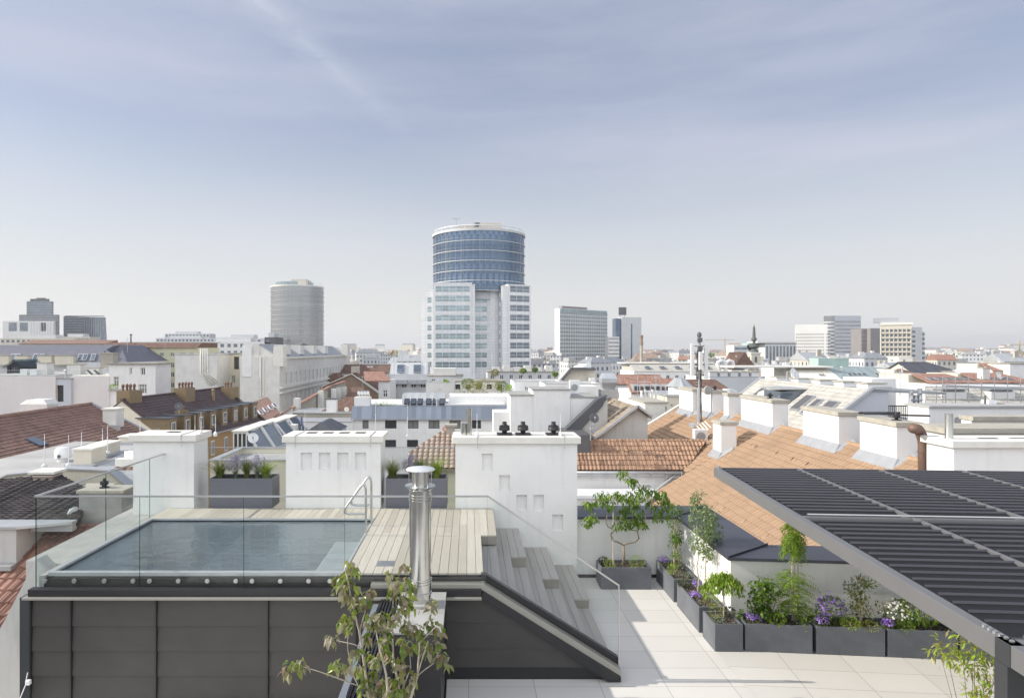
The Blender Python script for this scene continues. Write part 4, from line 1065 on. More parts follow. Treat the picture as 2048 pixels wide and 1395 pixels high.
# trough 7
cushion('daisy_mound', 'round green mound covered with white flowers', 'flowers', zq(905,975,11.5), .27, .36, 'leaf_deep', 1100, .042, None, 'petal_white', 190, .024, .18)
cushion('bellflower', 'purple bellflower left of the white flower mound', 'flowers', zq(835,988,11.4), .09, .10, 'leaf_fresh', 80, .03, None, 'petal_purple', 90, .020)
cushion('parsley', 'bright curly green plant in front of the white flower mound', 'plant', zq(930,1005,11.35), .13, .13, 'leaf_fresh', 260, .035)
b = zq(1035, 985, 11.45); t = thing('shrub', 'loose shrub of yellow green lance leaves right of the white flowers', 'shrub', b)
m = MB()
for k in range(9): a = k*.7; limb(m, [(0,0,0),(math.cos(a)*.08,math.sin(a)*.08,.22),(math.cos(a)*.32,math.sin(a)*.2,.38)], .005, .002)
m.build('stems', 'bark', t)
m = MB(); cloud(m, (0,0,.28), (.38,.2,.24), 620, .09, .1, .26, False, .6, .5); m.build('foliage', 'leaf_fresh', t)
m = MB(); tuft(m, (-.3,0,.1), 26, .45, .25, .01, .2); m.build('plumes', 'leaf_ochre', t)
# trough 8 and the near bamboo like plants by the post
cushion('bellflower', 'purple bellflower in the last trough below the pergola beam', 'flowers', zq(1205,1000,11.3), .12, .11, 'leaf_deep', 100, .03, None, 'petal_purple', 100, .020)
def nandina(label, b, clusters, Yc):
    t = thing('heavenly_bamboo', label, 'plant', b)
    m = MB(); base = Vector(b)
    for (px, py, n) in clusters[::2]:
        q = W(px, py, Yc)-base; limb(m, [(rnd.uniform(-.03,.03),0,0), Vector((q.x*.35, 0, q.z*.6)), q], .006, .002)
    m.build('canes', 'bark', t)
    for mat, part in (('leaf_yellow', .5), ('leaf_lime', .4), ('leaf_ochre', .25)):
        m = MB()
        for (px, py, n) in clusters:
            q = W(px, py, Yc+rnd.uniform(-.12,.12))-base; cloud(m, q, (.10,.10,.08), int(n*part*2.2), .085, .3, .24, False, .8)
        m.build('foliage', mat, t)
    return t
cl = [(1890,1290,16),(1905,1310,14),(1925,1300,12),(1935,1265,14),(1950,1285,16),(1965,1300,18),(1980,1280,14),(1990,1305,18),(1945,1330,14),(1970,1340,18),(1990,1345,18),(1955,1375,16),(1980,1385,18),(2000,1370,12),(1880,1305,10),(1920,1325,10),(1940,1395,10),(1990,1400,18)]
nandina('bamboo like plant with yellow green lance leaves left of the pergola post', (5.1,6.9,0), cl, 6.9)
cl2 = [(2040,1290,14),(2035,1330,16),(2045,1360,16),(2040,1390,16),(2050,1310,12),(2030,1375,12)]
nandina('bamboo like plant right of the pergola post at the picture edge', (5.55,6.9,0), cl2, 6.9)
trough('dark trough beside the pergola post, mostly below the picture', 4.6, 6.6, 1.09, .5, EXB)
# rear troughs: lavender and grasses
def rear(label, kind, px, Yr, h, spread=.2):
    P = Vector((WX(px, Yr), Yr, 2.20)); m = MB()
    if kind == 'grass': t = thing('grass_tuft', label, 'grass', P); tuft(m, (0,0,0), 200, h*1.3, spread*2.1, .015, .85); m.build('blades', 'grass_blade', t); m = MB(); tuft(m, (0,0,0), 50, h*1.5, spread*2.0, .010, .7); m.build('seed_heads', 'leaf_ochre', t)
    elif kind == 'lime': t = thing('grass_tuft', label, 'grass', P); tuft(m, (0,0,0), 220, h*1.3, spread*1.9, .015, .8); m.build('blades', 'grass_bright', t)
    else:
        t = thing('lavender', label, 'flowers', P); tuft(m, (0,0,0), 110, h*.75, spread*1.1, .009, .25); m.build('leaves', 'leaf_sage', t)
        m = MB()
        for _ in range(150):
            a = rnd.uniform(0, 6.28); r = rnd.uniform(0, spread*1.3); q = Vector((math.cos(a)*r*1.1, math.sin(a)*r*.6, h*rnd.uniform(.42,1.12)*(1-.35*r/spread/1.3)))
            for k in range(7): small_leaf(m, q+Vector((0,0,k*.013)), rv(), .030, .7)
        m.build('flower_spikes', 'petal_lavender', t)
rear('dark arching grass at the left end of the left rear trough', 'grass', 440, 15.35, .42)
rear('lavender left of centre in the left rear trough', 'lav', 472, 15.4, .46)
rear('slim dark grass in the middle of the left rear trough', 'grass', 494, 15.4, .42, .12)
rear('lavender right of centre in the left rear trough', 'lav', 514, 15.4, .46)
rear('bright lime grass at the right end of the left rear trough', 'lime', 531, 15.35, .42)
cushion('silver_herb', 'small silvery cushion at the right end of the left rear trough', 'plant', (WX(538,15.2),15.22,2.19), .10, .12, 'leaf_sage', 160, .025)
rear('dark arching grass at the left of the right rear trough', 'grass', 785, 15.35, .42)
rear('lavender in the middle of the right rear trough', 'lav', 822, 15.4, .46, .15)
rear('slim dark grass behind the steel chimney cap', 'grass', 838, 15.4, .45, .12)
rear('bright lime grass at the right end of the right rear trough', 'lime', 873, 15.35, .46)
cushion('silver_herb', 'small silvery cushion at the left of the right rear trough', 'plant', (WX(797,15.2),15.22,2.19), .09, .12, 'leaf_sage', 140, .025)
# near autumn tree in front
Yt = 4.6
def z3(x, y, Y=Yt): return W(500+x/4.044, 1050+y/4.044, Y)
b = Vector((WX(775, Yt), Yt, 0)); t = thing('dogwood_tree', 'young dogwood with curled green and silvery brown leaves in the foreground', 'tree', b)
m = MB()
def Z(*p): return [z3(x, y, Yt+dy)-b for x, y, dy in p]
low = Vector((0,0,2.2))
limb(m, [(0,0,0),(0,0,1.2),low], .022, .015)
for br in (((960,1395,0),(915,1050,.05),(885,860,.05),(820,600,0),(800,480,0),(765,340,0)), ((1300,1395,0),(1355,1210,-.05),(1370,950,-.1),(1380,800,-.1)), ((1220,1395,.1),(1160,1080,.1),(1150,800,.1),(1160,600,.1)), ((1120,1395,-.1),(1100,1200,-.1),(1040,960,-.1),(1000,760,-.1))):
    limb(m, [low]+Z(*br), .011, .0035)
for br in (((900,1350,0),(830,1200,0),(790,1000,0),(790,900,0)), ((860,1290,0),(700,1230,0),(560,1180,0),(420,1140,0)), ((1345,1220,-.05),(1420,1160,-.05),(1490,1110,-.1)), ((905,990,.05),(840,960,.05),(700,930,.05)), ((885,860,.05),(930,700,.05),(940,600,.05)), ((1355,1210,-.05),(1400,1050,-.1),(1440,930,-.1)), ((1150,800,.1),(1230,650,.1),(1250,420,.1)), ((1370,950,-.1),(1470,850,-.1),(1520,800,-.1)), ((915,1050,.05),(960,900,.05),(1000,800,0)), ((1160,620,.1),(1140,480,.1),(1130,400,.1)),((1210,1380,.1),(1300,1150,.1),(1290,1000,.1),(1240,900,.1))):
    limb(m, Z(*br), .0045, .0018)
m.build('trunk', 'pale_bark', t, smooth=True)
m = MB()
cl = [(785,325,4),(800,400,5),(700,450,9),(750,440,7),(790,470,8),(845,370,5),(850,520,7),(740,520,8),(770,590,9),(960,560,9),(930,620,9),(880,650,7),(735,800,10),(805,840,10),(790,770,6),(650,930,11),(330,1150,8),(430,1130,12),(680,1160,10),(720,1130,7),(300,1200,6),(790,1170,5),(1250,350,6),(1110,410,2),(1170,480,8),(1250,470,8),(1310,520,7),(1150,560,8),(1210,600,9),(1270,620,8),(1200,700,8),(1290,700,6),(1460,670,9),(1510,650,5),(1000,740,9),(1060,730,8),(960,800,9),(950,890,8),(1060,830,9),(1130,800,7),(1110,890,8),(1240,840,10),(1190,760,7),(1310,830,9),(1380,870,9),(1450,810,8),(1480,850,8),(1530,850,7),(1070,960,8),(860,1030,8),(830,1060,5),(1000,1090,9),(960,1060,7),(1090,1040,9),(1230,950,7),(1270,1000,5),(1340,970,6),(1430,980,8),(1520,960,7),(1440,1030,5),(1540,1080,8),(1580,1140,6),(1010,1130,8),(920,1200,9),(880,1180,6),(1180,1100,8),(1240,1160,7),(1000,1200,7),(1300,1220,6),(1060,1280,9),(1130,1260,8),(950,1270,7),(1180,1280,9),(920,1380,6),(1050,1340,9),(1120,1370,9),(1180,1350,8),(1260,1330,7),(1310,1300,6),(980,1360,5),(1240,1390,8)]
for x, y, n in cl:
    c = z3(x, y-24, Yt+rnd.uniform(-.16,.16))-b
    for _ in range(int(n*1.15)+2):
        d = Vector((rnd.gauss(0,.55), rnd.gauss(0,.55), -rnd.uniform(.2,1.1))); q = c+Vector((rnd.gauss(0,.016), rnd.gauss(0,.02), rnd.gauss(0,.014)))
        leaf(m, q, d, rnd.uniform(.048,.085), rnd.uniform(.42,.6), rnd.uniform(.1,.5), up=Vector((0,0,1))+rv(.7), curl=rnd.uniform(.1,.5))
m.build('crown', 'leaf_autumn', t)
trough('dark trough below the foreground dogwood, under the picture edge', b.x-.5, Yt-.25, 1.0, .5)
# white wall lamp and cable at the lower left
t = thing('wall_fixture', 'small white fixture with a cable at the lower left corner of the clad wall', 'fixture', (WX(55,10.3),10.3,WZ(1368,10.3)))
MB().box(-.02,.045,-.03,.03,0,.07).build('housing', 'white_smooth', t, bevel=.008); MB().tube([(0,0,0),(-.04,.03,.06),(-.03,.05,.16)], .006, 6).tube([(-.02,0,.02),(-.16,.02,-.3),(-.2,.04,-.6)], .007, 6).build('cable', 'white_smooth', t)
# ================================================================== roofs just beyond the terrace
def onplane(px, py, a, b, c):
    """point seen at pixel px,py on the plane Z = a + b X + c Y"""
    kx = (px-CX)/F; kz = (py-CY)/F; Y = (CZ-a)/(b*kx+c+kz); return Vector((kx*Y, Y, CZ-kz*Y))
# ---------- big orange roof on the right
t = thing('tiled_roof_house', 'long house with a big orange tiled roof descending from the ridge of white chimneys', 'house', (0,0,0))
def oz(x): return 1.3-(15.4-x)*.6
def O(x, y): return (x, y, oz(x))
corrugated('roof', 'tiles_orange', [O(9.0,13.6), O(15.4,13.6), O(15.4,35), O(9.0,35)], t, .26, .34, .04, .028)
corrugated('roof', 'tiles_orange', [O(11.2,35.01), O(15.4,35.01), O(15.4,48.5), O(11.2,48.5)], t, .26, .34, .04, .028)
corrugated('roof', 'tiles_orange', [(15.42,13.6,1.3),(15.42,48.5,1.3),(20.5,48.5,-1.74),(20.5,13.6,-1.74)], t, .26, .34, .04, .028)
m = MB()
for k in range(100): m.lathe((15.41, 13.7+.35*k, 1.30), [(.10,0),(.125,.33),(.11,.345)], 8, (0,1,0))
m.build('ridge_tiles', 'tiles_orange', t)
MB().extrude([(9.1,13.7,-20),(20.3,13.7,-20),(20.3,13.7,-1.85),(15.4,13.7,1.12),(9.1,13.7,-2.65)], (0,34.6,0)).build('wall', 'old_white', t)
MB().extrude([(11.1,48.3,-20),(11.1,48.3,-1.15),(15.4,48.3,1.5),(15.8,48.3,1.4),(15.8,48.3,-20)], (0,.35,0)).build('firewall', 'pale_cap', t)
m = MB()
for _ in range(95):
    x = rnd.choice((10.6,11.7,12.8,13.9,14.9)); y = rnd.uniform(14.5,47) if x > 11.3 else rnd.uniform(14.5,34); x += rnd.uniform(-.05,.05); z = oz(x)+.03; m.extrude([(x-.12,y-.08,z-.07),(x-.12,y+.08,z-.07),(x+.1,y,z+.075)], (0,0,.035))
o_ = m.build('vent_tiles', 'tiles_orange', t); o_['kind'] = 'stuff'
MB().beam((9.0,13.6,oz(9.0)-.05),(9.0,34.9,oz(9.0)-.05),.16,.12).build('gutter', 'zinc', t)
MB().extrude([(9.4,34.75,oz(9.4)+.05),(9.9,35.0,oz(9.9)+.06),(11.3,35.9,oz(11.3)+.06),(12.4,37.6,oz(12.4)+.06),(12.15,37.7,oz(12.15)+.06),(11.05,36.1,oz(11.05)+.06),(9.6,35.15,oz(9.6)+.06)], (0,0,.05)).build('valley_flashing', 'flashing', t)
# pantiled wing
t = thing('tiled_roof_house', 'low wing with a terracotta pantile roof facing the terrace, behind the big white chimney', 'house', (0,0,0))
za, zb = -1.18, .12; xa_, xb_ = 4.9, 13.0
corrugated('roof', 'tiles_pantile', [(xa_,35.6,za),(11.35,35.6,za),(12.95,37.2,zb),(xa_,37.2,zb)], t, .205, .34, .045, .035)
m = MB(); 
for k in range(23): m.lathe((xa_+.35*k, 37.25, zb+.0), [(.10,0),(.13,.33),(.11,.345)], 8, (1,0,0))
m.build('ridge_tiles', 'tiles_pantile', t)
for j, z in enumerate((-.30,-.85)):
    for k in range(7): x = 5.6+k*.95+(j*.4); y = 35.6+(z-za)/(zb-za)*1.6; MB().extrude([(x-.09,y-.12,z-.05),(x+.09,y-.12,z-.05),(x,y+.1,z+.13)], (0,-.03,.05)).build('vent_tile', 'tiles_pantile', t)
MB().box(xa_,13,35.75,39,-20,za-.12).build('wall', 'white_smooth', t)
MB().extrude([(xa_,37.3,zb-.02),(xa_,39,-1.2),(13,39,-1.2),(13,37.3,zb-.02)], (0,0,-.1)).build('rear_roof', 'tiles_pantile', t)
MB().tube([(xa_,35.52,za-.10),(11.2,35.52,za-.10)], .075, 10).build('gutter', 'zinc', t, smooth=True)
MB().tube([(xa_,35.50,za-.32),(11.3,35.50,za-.32)], .04, 8).build('rail_pipe', 'zinc', t, smooth=True)
for k in range(8): MB().box(5.6+k*.78,5.63+k*.78,35.44,35.6,za-.42,za-.05).build('bracket', 'flashing', t)
t = thing('lower_house', 'lower white house wing with ledges and a grey flat roof below the pantile roof', 'house', (0,0,0))
MB().box(4.6,10.0,33.9,35.6,-20,-2.25).build('wall', 'white_smooth', t); MB().box(4.6,9.6,33.7,35.5,-2.24,-2.1).build('ledge', 'white_metal', t)
MB().box(4.4,10.6,30.5,33.6,-20,-2.85).build('annex_wall', 'old_white', t); MB().box(4.3,10.8,30.3,33.65,-2.84,-2.7).build('annex_roof', 'membrane', t)
MB().box(4.4,8.6,27,30.2,-20,-3.0).build('annex_wall', 'white_smooth', t); MB().box(4.4,8.7,26.9,30.25,-2.99,-2.9).build('annex_roof', 'flashing', t)
MB().lathe((5.6,32.2,-2.7), [(.05,0),(.05,.5)], 8).build('vent_pipe', 'zinc', t)
# ---------- chimneys on the orange ridge
def ridge_chimney(label, x, y0, y1, w, zt, cap='concrete_cap', apron=True, zb=-.3, cowls=0):
    t = thing('roof_chimney', label, 'chimney', (x, y0, zb), 0, 'white chimneys on the orange roof'); d = y1-y0
    MB().box(0,w,0,d,0,zt-zb-.16).build('shaft', 'white_smooth', t)
    MB().box(-.08,w+.08,-.08,d+.08,zt-zb-.158,zt-zb).build('slab', cap, t, bevel=.012)
    if apron:
        m = MB(); zz = lambda xx: oz(min(x+xx, 15.4))-zb
        a = -.28; m.extrude([(a,-.2,zz(a)+.05),(a,d+.12,zz(a)+.05),(-.003,d+.05,zz(0)+.24),(-.003,-.05,zz(0)+.24)], (-.0,0,-.04))
        m.extrude([(a,-.2,zz(a)+.06),(w*.7,-.2,zz(w*.7)+.07),(w*.7,-.003,zz(w*.7)+.2),(-.003,-.003,zz(0)+.2)], (0,0,-.03)); m.build('flashing', 'flashing', t)
    for k in range(cowls):
        MB().lathe((w/2, d*(.3+.35*k), zt-zb), [(.16,0),(.16,.03),(.06,.04),(.07,.09),(.13,.11),(.13,.2),(.06,.22),(.05,.28)], 14).build('cowl', 'black_plastic', t, smooth='auto')
    return t
ridge_chimney('farthest white ridge chimney, just behind the antenna mast', 14.65, 44.6, 47.4, .80, 2.55)
ridge_chimney('white ridge chimney standing right of the antenna mast', 14.95, 41.8, 44.3, .80, 2.60, cowls=1)
ridge_chimney('slim white ridge chimney between the mast chimneys and the wide ones', 15.0, 39.4, 40.1, .72, 2.60)
ridge_chimney('wide white ridge chimney with a black cowl, in front of the pale glass dormer roof', 15.0, 33.7, 37.5, .78, 2.63, cowls=1)
ridge_chimney('wide white ridge chimney in the middle of the row, below the three roof windows', 15.0, 27.65, 30.6, .86, 2.58)
ridge_chimney('nearest wide ridge chimney with black pipes lying on its slab', 15.0, 23.9, 26.15, .82, 2.56, cowls=1)
ridge_chimney('small low white chimney standing alone on the orange slope', 12.75, 34.45, 35.6, .78, 1.47, zb=-.9)
t = thing('vent_duct', 'black pipes lying across the nearest ridge chimney slab', 'pipe', (0,0,0))
MB().tube([(15.0,25.9,2.68),(15.4,25.6,2.70),(16.2,25.2,2.68),(16.9,25.0,2.68)], .035, 8).tube([(15.1,26.4,2.66),(16.7,26.4,2.66)], .04, 8).build('pipe', 'black_plastic', t)
# big block at the right edge
t = thing('chimney_wall', 'big white chimney wall with pale slab and a steel pipe at the right edge', 'chimney', (0,0,0))
MB().box(11.38,15.5,16.0,16.95,-3,2.80).build('shaft', 'white_smooth', t); MB().box(11.28,15.6,15.9,17.05,2.802,2.96).build('slab', 'pale_cap', t, bevel=.01)
MB().lathe((WX(1898,16.4),16.4,2.962), [(.09,0),(.085,.02),(.085,.58),(.095,.585),(.095,.60)], 18).build('steel_pipe', 'satin_steel', t, smooth='auto')
for k in range(3): MB().box(12.3+.75*k,12.75+.75*k,16.4,16.52,2.961,2.966).build('flue_opening', 'black_plastic', t)
t = thing('chimney_wall', 'second white chimney wall with a weathered slab, just behind the one with the steel pipe', 'chimney', (0,0,0))
MB().box(12.2,17.5,17.5,18.4,-3,2.95).build('shaft', 'white_smooth', t); MB().box(12.1,17.6,17.35,18.55,2.952,3.10).build('slab', 'concrete_cap', t, bevel=.01)
t = thing('rusty_duct', 'rusty brown bent duct rising beside the nearest ridge chimney', 'duct', (0,0,0))
Yd = 17.2; MB().tube(arc([W(1848,1010,Yd), W(1847,880,Yd), W(1838,858,Yd), W(1826,856,Yd-.35)], 6, .14), .125, 14).build('pipe', 'rusty_duct', t, smooth=True)
MB().lathe(W(1847,905,Yd), [(.128,0),(.14,.005),(.14,.03),(.128,.035)], 14, caps=False).build('clamp_band', 'rusty_duct', t)
# antenna mast
t = thing('antenna_mast', 'tall lattice phone mast with white panel antennas and a round dish on the orange roof', 'antenna mast', (14.2,42.0,oz(14.2)))
S = 42.0/F
MB().tube([(0,0,-.3),(0,0,2.2)], .14, 10).build('base_tube', 'zinc', t); MB().tube([(0,0,2.2),(0,0,5.35)], .085, 8).build('upper_tube', 'concrete_grey', t)
MB().box(-.5,.25,-.5,.5,-.25,-.02).build('base_frame', 'flashing', t)
for x, z0, z1, y in ((-.42,2.95,4.9,.0),(.40,2.75,4.85,-.05),(-.02,3.3,4.4,-.32),(.15,3.6,4.5,.3)):
    MB().box(x-.12,x+.12,y-.07,y+.07,z0,z1).build('panel_antenna', 'white_metal', t, bevel=.03)
for z in (3.0,3.6,4.3,4.75): MB().beam((-.42,0,z),(.42,0,z),.05,.05).build('arm', 'black_plastic', t)
for z, y in ((3.2,.12),(3.55,-.14),(4.0,.13),(5.0,-.1),(2.65,.12),(4.5,-.15)): MB().box(-.14,.14,y-.1,y+.1,z,z+.26).build('radio_unit', 'dish_grey', t, bevel=.02)
MB().lathe((0,0,5.3), [(.09,0),(.14,.05),(.14,.2),(.10,.28),(.05,.32)], 10).build('top_cap', 'dish_grey', t)
for k in range(16): MB().box(-.20,.20,-.02,.02,-.0+.18*k,.025+.18*k).build('rung', 'zinc', t)
for dx, dy in ((.10,.10),(-.11,.08),(.02,-.13),(.12,-.06)): MB().tube([(dx,dy,0)]+[(dx+rnd.uniform(-.03,.03),dy+rnd.uniform(-.03,.03),.5*k+.5) for k in range(9)], .022, 5).build('cable', 'black_plastic', t)
b_ = MB().lathe((.42,-.15,2.05), [(.0,-.02),(.26,0),(.27,.03),(.27,.16)], 18, (.3,-1,0)).build('drum_antenna', 'concrete_grey', t, smooth='auto')
# air conditioner
p = (12.85, 38.2, oz(12.85)); t = thing('air_conditioner', 'white air conditioner with grey hose standing on the orange slope below the mast', 'air conditioner', p)
MB().box(-.45,.55,-.6,.45,-.45,.12).build('stand', 'flashing', t); MB().box(-.32,.42,-.38,.02,.125,.92).build('casing', 'white_metal', t, bevel=.03)
MB().lathe((.03,-.382,.52), [(.26,0),(.26,-.006)], 20, (0,1,0)).build('fan_grille', 'concrete_grey', t)
MB().tube(arc([(.45,-.1,.2),(.62,-.1,.62),(1.0,-.1,.62),(1.25,-.1,.25)],6,.15), .04, 8).build('hose', 'dish_grey', t, smooth=True)
t = thing('duct_cover', 'pale ribbed duct cover lying on the orange roof below the mast', 'duct', (0,0,0))
for k in range(4): MB().beam((13.6+.16*k,39.6,oz(13.6+.16*k)+.07),(13.9+.16*k,41.5,oz(13.9+.16*k)+.07),.06,.06).build('channel', 'pale_cap', t)

# ---------- left side: roofs below the pool
def RP_(x, y): return (x, y, .72-.44*(17-y))
t = thing('tiled_roof_house', 'reddish brown pantile roof right below the pool at the left', 'house', (0,0,0))
corrugated('roof', 'tiles_redbrown', [RP_(-13.5,11.6), RP_(-7.64,11.6), RP_(-7.64,17.0), RP_(-13.5,17.0)], t, .20, .36, .06, .045)
MB().extrude([(-13.5,11.7,-20),(-13.5,17,-20),(-13.5,17,.5),(-13.5,11.7,-1.85)], (5.8,0,0)).build('wall', 'old_white', t)
t = thing('firewall', 'smooth grey rendered wall with slanting edge at the lower left corner', 'wall', (0,0,0))
MB().extrude([(-13,11.3,-20),(-6.8,11.3,-20),(-6.8,11.3,1.25),(-7.16,11.3,1.62),(-7.76,11.3,.46),(-8.9,11.3,-1.75),(-13,11.3,-9)], (0,.28,0)).build('wall', 'grey_render', t)
t = thing('roof_parapet', 'stained grey parapet box with pale flashing left of the concrete chimney', 'parapet', (0,0,0))
MB().prism([(-16,15.5),(-10.35,15.62),(-10.35,16.9),(-16,16.9)], -4, .99).build('wall', 'grey_render', t)
MB().prism([(-16,15.42),(-10.3,15.54),(-9.3,16.0),(-9.3,16.22),(-16,16.22)], 1.002, 1.06).build('flashing', 'flashing', t); MB().box(-10.3,-9.32,16.05,16.2,.82,1.0).build('fascia', 'flashing', t)
MB().prism([(-16,15.0),(-10.30,15.35),(-10.32,15.60),(-16,15.48)], .12, .22).build('lower_flashing', 'flashing', t)
t = thing('concrete_chimney', 'squat stained concrete chimney with a dark cowl seen through the left glass', 'chimney', (WX(158,17),17,-.2))
MB().box(0,1.06,0,.62,0,1.72).build('shaft', 'concrete_grey', t); MB().box(-.05,1.13,-.05,.68,1.722,1.80).build('slab', 'concrete_cap', t, bevel=.01)
MB().lathe((.47,.3,1.80), [(.12,0),(.12,.02),(.06,.03),(.06,.07),(.10,.08),(.10,.16),(.04,.18),(.03,.24)], 14).build('cowl', 'black_plastic', t, smooth='auto')
MB().box(-.2,1.5,-.8,-.05,.0,.08).build('flashing', 'flashing', t)
dish('white satellite dish on the left side of the squat concrete chimney', (WX(152,16.8),16.8,.55), .17, 'white_metal', 4.4, .5)
t = thing('tiled_roof_house', 'dark slate roof with a brick chimney at the left edge', 'house', (0,0,0))
def SL(px, py, Y): return W(px, py, Y)
corrugated('roof', 'tiles_slate', [(-19,17.3,1.02),(-8.7,17.3,1.02),(-9.6,19.2,1.30),(-12.2,21.2,1.60),(-19,21.2,1.60)][0:0] or [(-16.5,16.26,1.02),(-9.3,16.26,1.02),(-10.2,18.5,1.25),(-11.9,20.0,1.404),(-12.6,20.0,1.404),(-16.5,18.2,1.219)], t, .22, .16, .02, .025, shape='edge')
MB().extrude([(-16.4,17.35,-20),(-16.4,19.95,-20),(-16.4,19.95,1.2),(-16.4,17.35,.72)], (6.1,0,0)).build('wall', 'beige_old', t)
t = thing('brick_chimney', 'small weathered stone chimney with pale slab on the dark slate roof', 'chimney', (WX(65,19.6),19.6,.6))
MB().box(0,.58,0,.5,0,.92).build('shaft', 'brick', t, bevel=.01); MB().box(-.1,.66,-.07,.6,.922,1.0).build('slab', 'pale_cap', t, bevel=.01)
for k in range(9): MB().box(-.006,.586,-.006,.506,.05+.1*k,.075+.1*k).build('mortar_course', 'pale_cap', t)
t = thing('gable_wall', 'cream gable shaped parapet with pale flashing behind the slate roof', 'wall', (0,0,0)); Yg = 21.0
pts = [(-110,1012),(16,951),(68,946),(128,939),(218,943),(268,985)]
P = [W(x, y, Yg) for x, y in pts]; Z_ = -6
MB().extrude([(P[0].x,Yg,Z_)]+[tuple(p) for p in P]+[(P[-1].x,Yg,Z_)], (0,.35,0)).build('wall', 'cream', t)
m = MB()
for a, b_ in zip(P, P[1:]): m.extrude([a+Vector((0,-.06,.004)), b_+Vector((0,-.06,.004)), b_+Vector((0,.45,.004)), a+Vector((0,.45,.004))], (0,0,.05))
m.build('flashing', 'flashing', t)
t = thing('flat_roof_house', 'flat metal roof with white chimneys and rods, left behind the pool', 'house', (0,0,0))
MB().prism([(-18,21.4),(-9.8,21.4),(-14.0,31.5),(-18,31.5)], -20, .78).build('wall', 'cream', t)
MB().prism([(-18.2,21.36),(-9.7,21.36),(-13.9,31.6),(-18.2,31.6)], .785, .86).build('roof', 'membrane', t)
MB().prism([(-12.9,22.4),(-9.9,22.0),(-13.6,30.2),(-14.6,30.2)], .865, .91).build('tin_roof', 'seam_light', t)
MB().beam((-12.6,24.5,1.05),(-11.2,24.5,1.05),.35,.3).build('pale_duct', 'pale_cap', t)
MB().beam((-13.2,26.5,1.05),(-11.0,23.6,1.10),.3,.26).build('pale_duct', 'pale_cap', t)
for lab, px0, px1, pt, Y, d in (('nearer cream box chimney on the flat roof left behind the pool',143,184,897,24.6,1.1),('second cream box chimney on the flat roof left behind the pool',175,210,888,26.6,1.3),('farthest cream box chimney on the flat roof, partly behind the left chimney block',234,268,872,30.5,1.2)):
    t = thing('roof_chimney', lab, 'chimney', (WX(px0,Y),Y,.86)); h = WZ(pt,Y)-.86; w_ = WX(px1,Y)-WX(px0,Y)
    MB().box(.05,w_-.05,.05,d-.05,0,h-.06).build('shaft', 'cream', t); MB().box(0,w_,0,d,h-.058,h).build('slab', 'pale_cap', t)
    MB().box(-.15,w_+.15,-.2,d+.2,.0,.12).build('flashing', 'zinc', t)
t = thing('roof_cowl', 'big white round vent hood beside the cream chimneys', 'vent', W(126,930,26.0)); t.location.z = .86
MB().lathe((0,0,0), [(.20,0),(.20,.1),(.29,.14),(.29,.42),(.22,.52),(.05,.56)], 20).build('hood', 'white_metal', t, smooth='auto'); MB().lathe((.02,-.29,.22), [(.07,0),(.07,-.01)], 12, (0,1,0)).build('opening', 'dish_grey', t)
for i, (px, p0, p1) in enumerate(((89,932,866),(137,930,868),(163,905,862),(205,888,855),(215,905,850),(280,868,838),(390,878,828))):
    Y = (22.2,23.4,25,29,26.2,33,34)[i]; zb_ = WZ(p0, Y)
    rod(('white rod farthest left on the flat roof','tall rod just left of the nearer cream chimney','rod above the nearer cream chimney','rod behind the second cream chimney','rod just right of the second cream chimney','rod near the end of the railing by the red roof','white rod rising behind the left chimney block')[i], (WX(px,Y),Y,zb_-.02), WZ(p1,Y)-zb_, .018)
t = thing('roof_railing', 'thin metal railing along the edge of the big red roof', 'railing', (0,0,0))
a = W(115,901,27); b_ = W(318,856,38)
MB().tube([a,b_], .014, 6).build('rail', 'zinc', t)
for k in range(8): p = a.lerp(b_, k/7); MB().tube([p, p-Vector((0,0,.5))], .011, 6).build('post', 'zinc', t)
# big red roof
t = thing('tiled_roof_house', 'big house with a long red tiled roof at the left edge', 'house', (0,0,0))
xe, xr, ze, zr = -20.4, -24.1, -.22, 1.62
corrugated('roof', 'tiles_red', [(xe,25.5,ze),(xe,43.6,ze),(xr,43.6,zr),(xr,25.5,zr)], t, .42, .27, .022, .03, shape='edge')
MB().extrude([(xr,25.5,zr),(xr,43.6,zr),(-28,43.6,-.3),(-28,25.5,-.3)], (0,0,-.12)).build('rear_roof', 'tiles_red', t)
MB().extrude([(xe-.15,25.6,-20),(xe-.15,25.6,ze-.1),(xr,25.6,zr-.14),(-27.8,25.6,-.4),(-27.8,25.6,-20)], (0,17.9,0)).build('wall', 'greenish_cream', t)
MB().beam((xe+.08,25.5,ze-.05),(xe+.08,43.6,ze-.05),.34,.12).build('gutter', 'flashing', t)
MB().tube([(xr,25.5,zr+.04),(xr,43.6,zr+.04)], .12, 8).build('ridge', 'tiles_red', t)
MB().beam((xe,43.65,ze+.06),(xr,43.65,zr+.06),.25,.1).build('verge', 'flashing', t)
c = MB().box(-22.3,-21.5,41.6,42.6,-.1,1.45).build('chimney', 'old_white', t); MB().box(-22.36,-21.44,41.52,42.68,1.452,1.53).build('chimney_cap', 'pale_cap', c); MB().box(-22.6,-21.2,41.3,41.58,.2,.55).build('flashing', 'flashing', c)
c = MB().box(-26.0,-24.4,39.5,40.6,.6,1.95).build('chimney', 'old_white', t); MB().extrude([(-26.0,39.5,1.952),(-24.4,39.5,1.952),(-24.7,39.7,2.2),(-25.7,39.7,2.2)], (0,1.1,0)).build('chimney_cap', 'old_white', c)
MB().extrude([(-21.3,33.9,.30),(-21.3,34.6,.30),(-22.0,34.6,.65),(-22.0,33.9,.65)], (.03,0,.06)).build('skylight', 'pane_skylight', t)
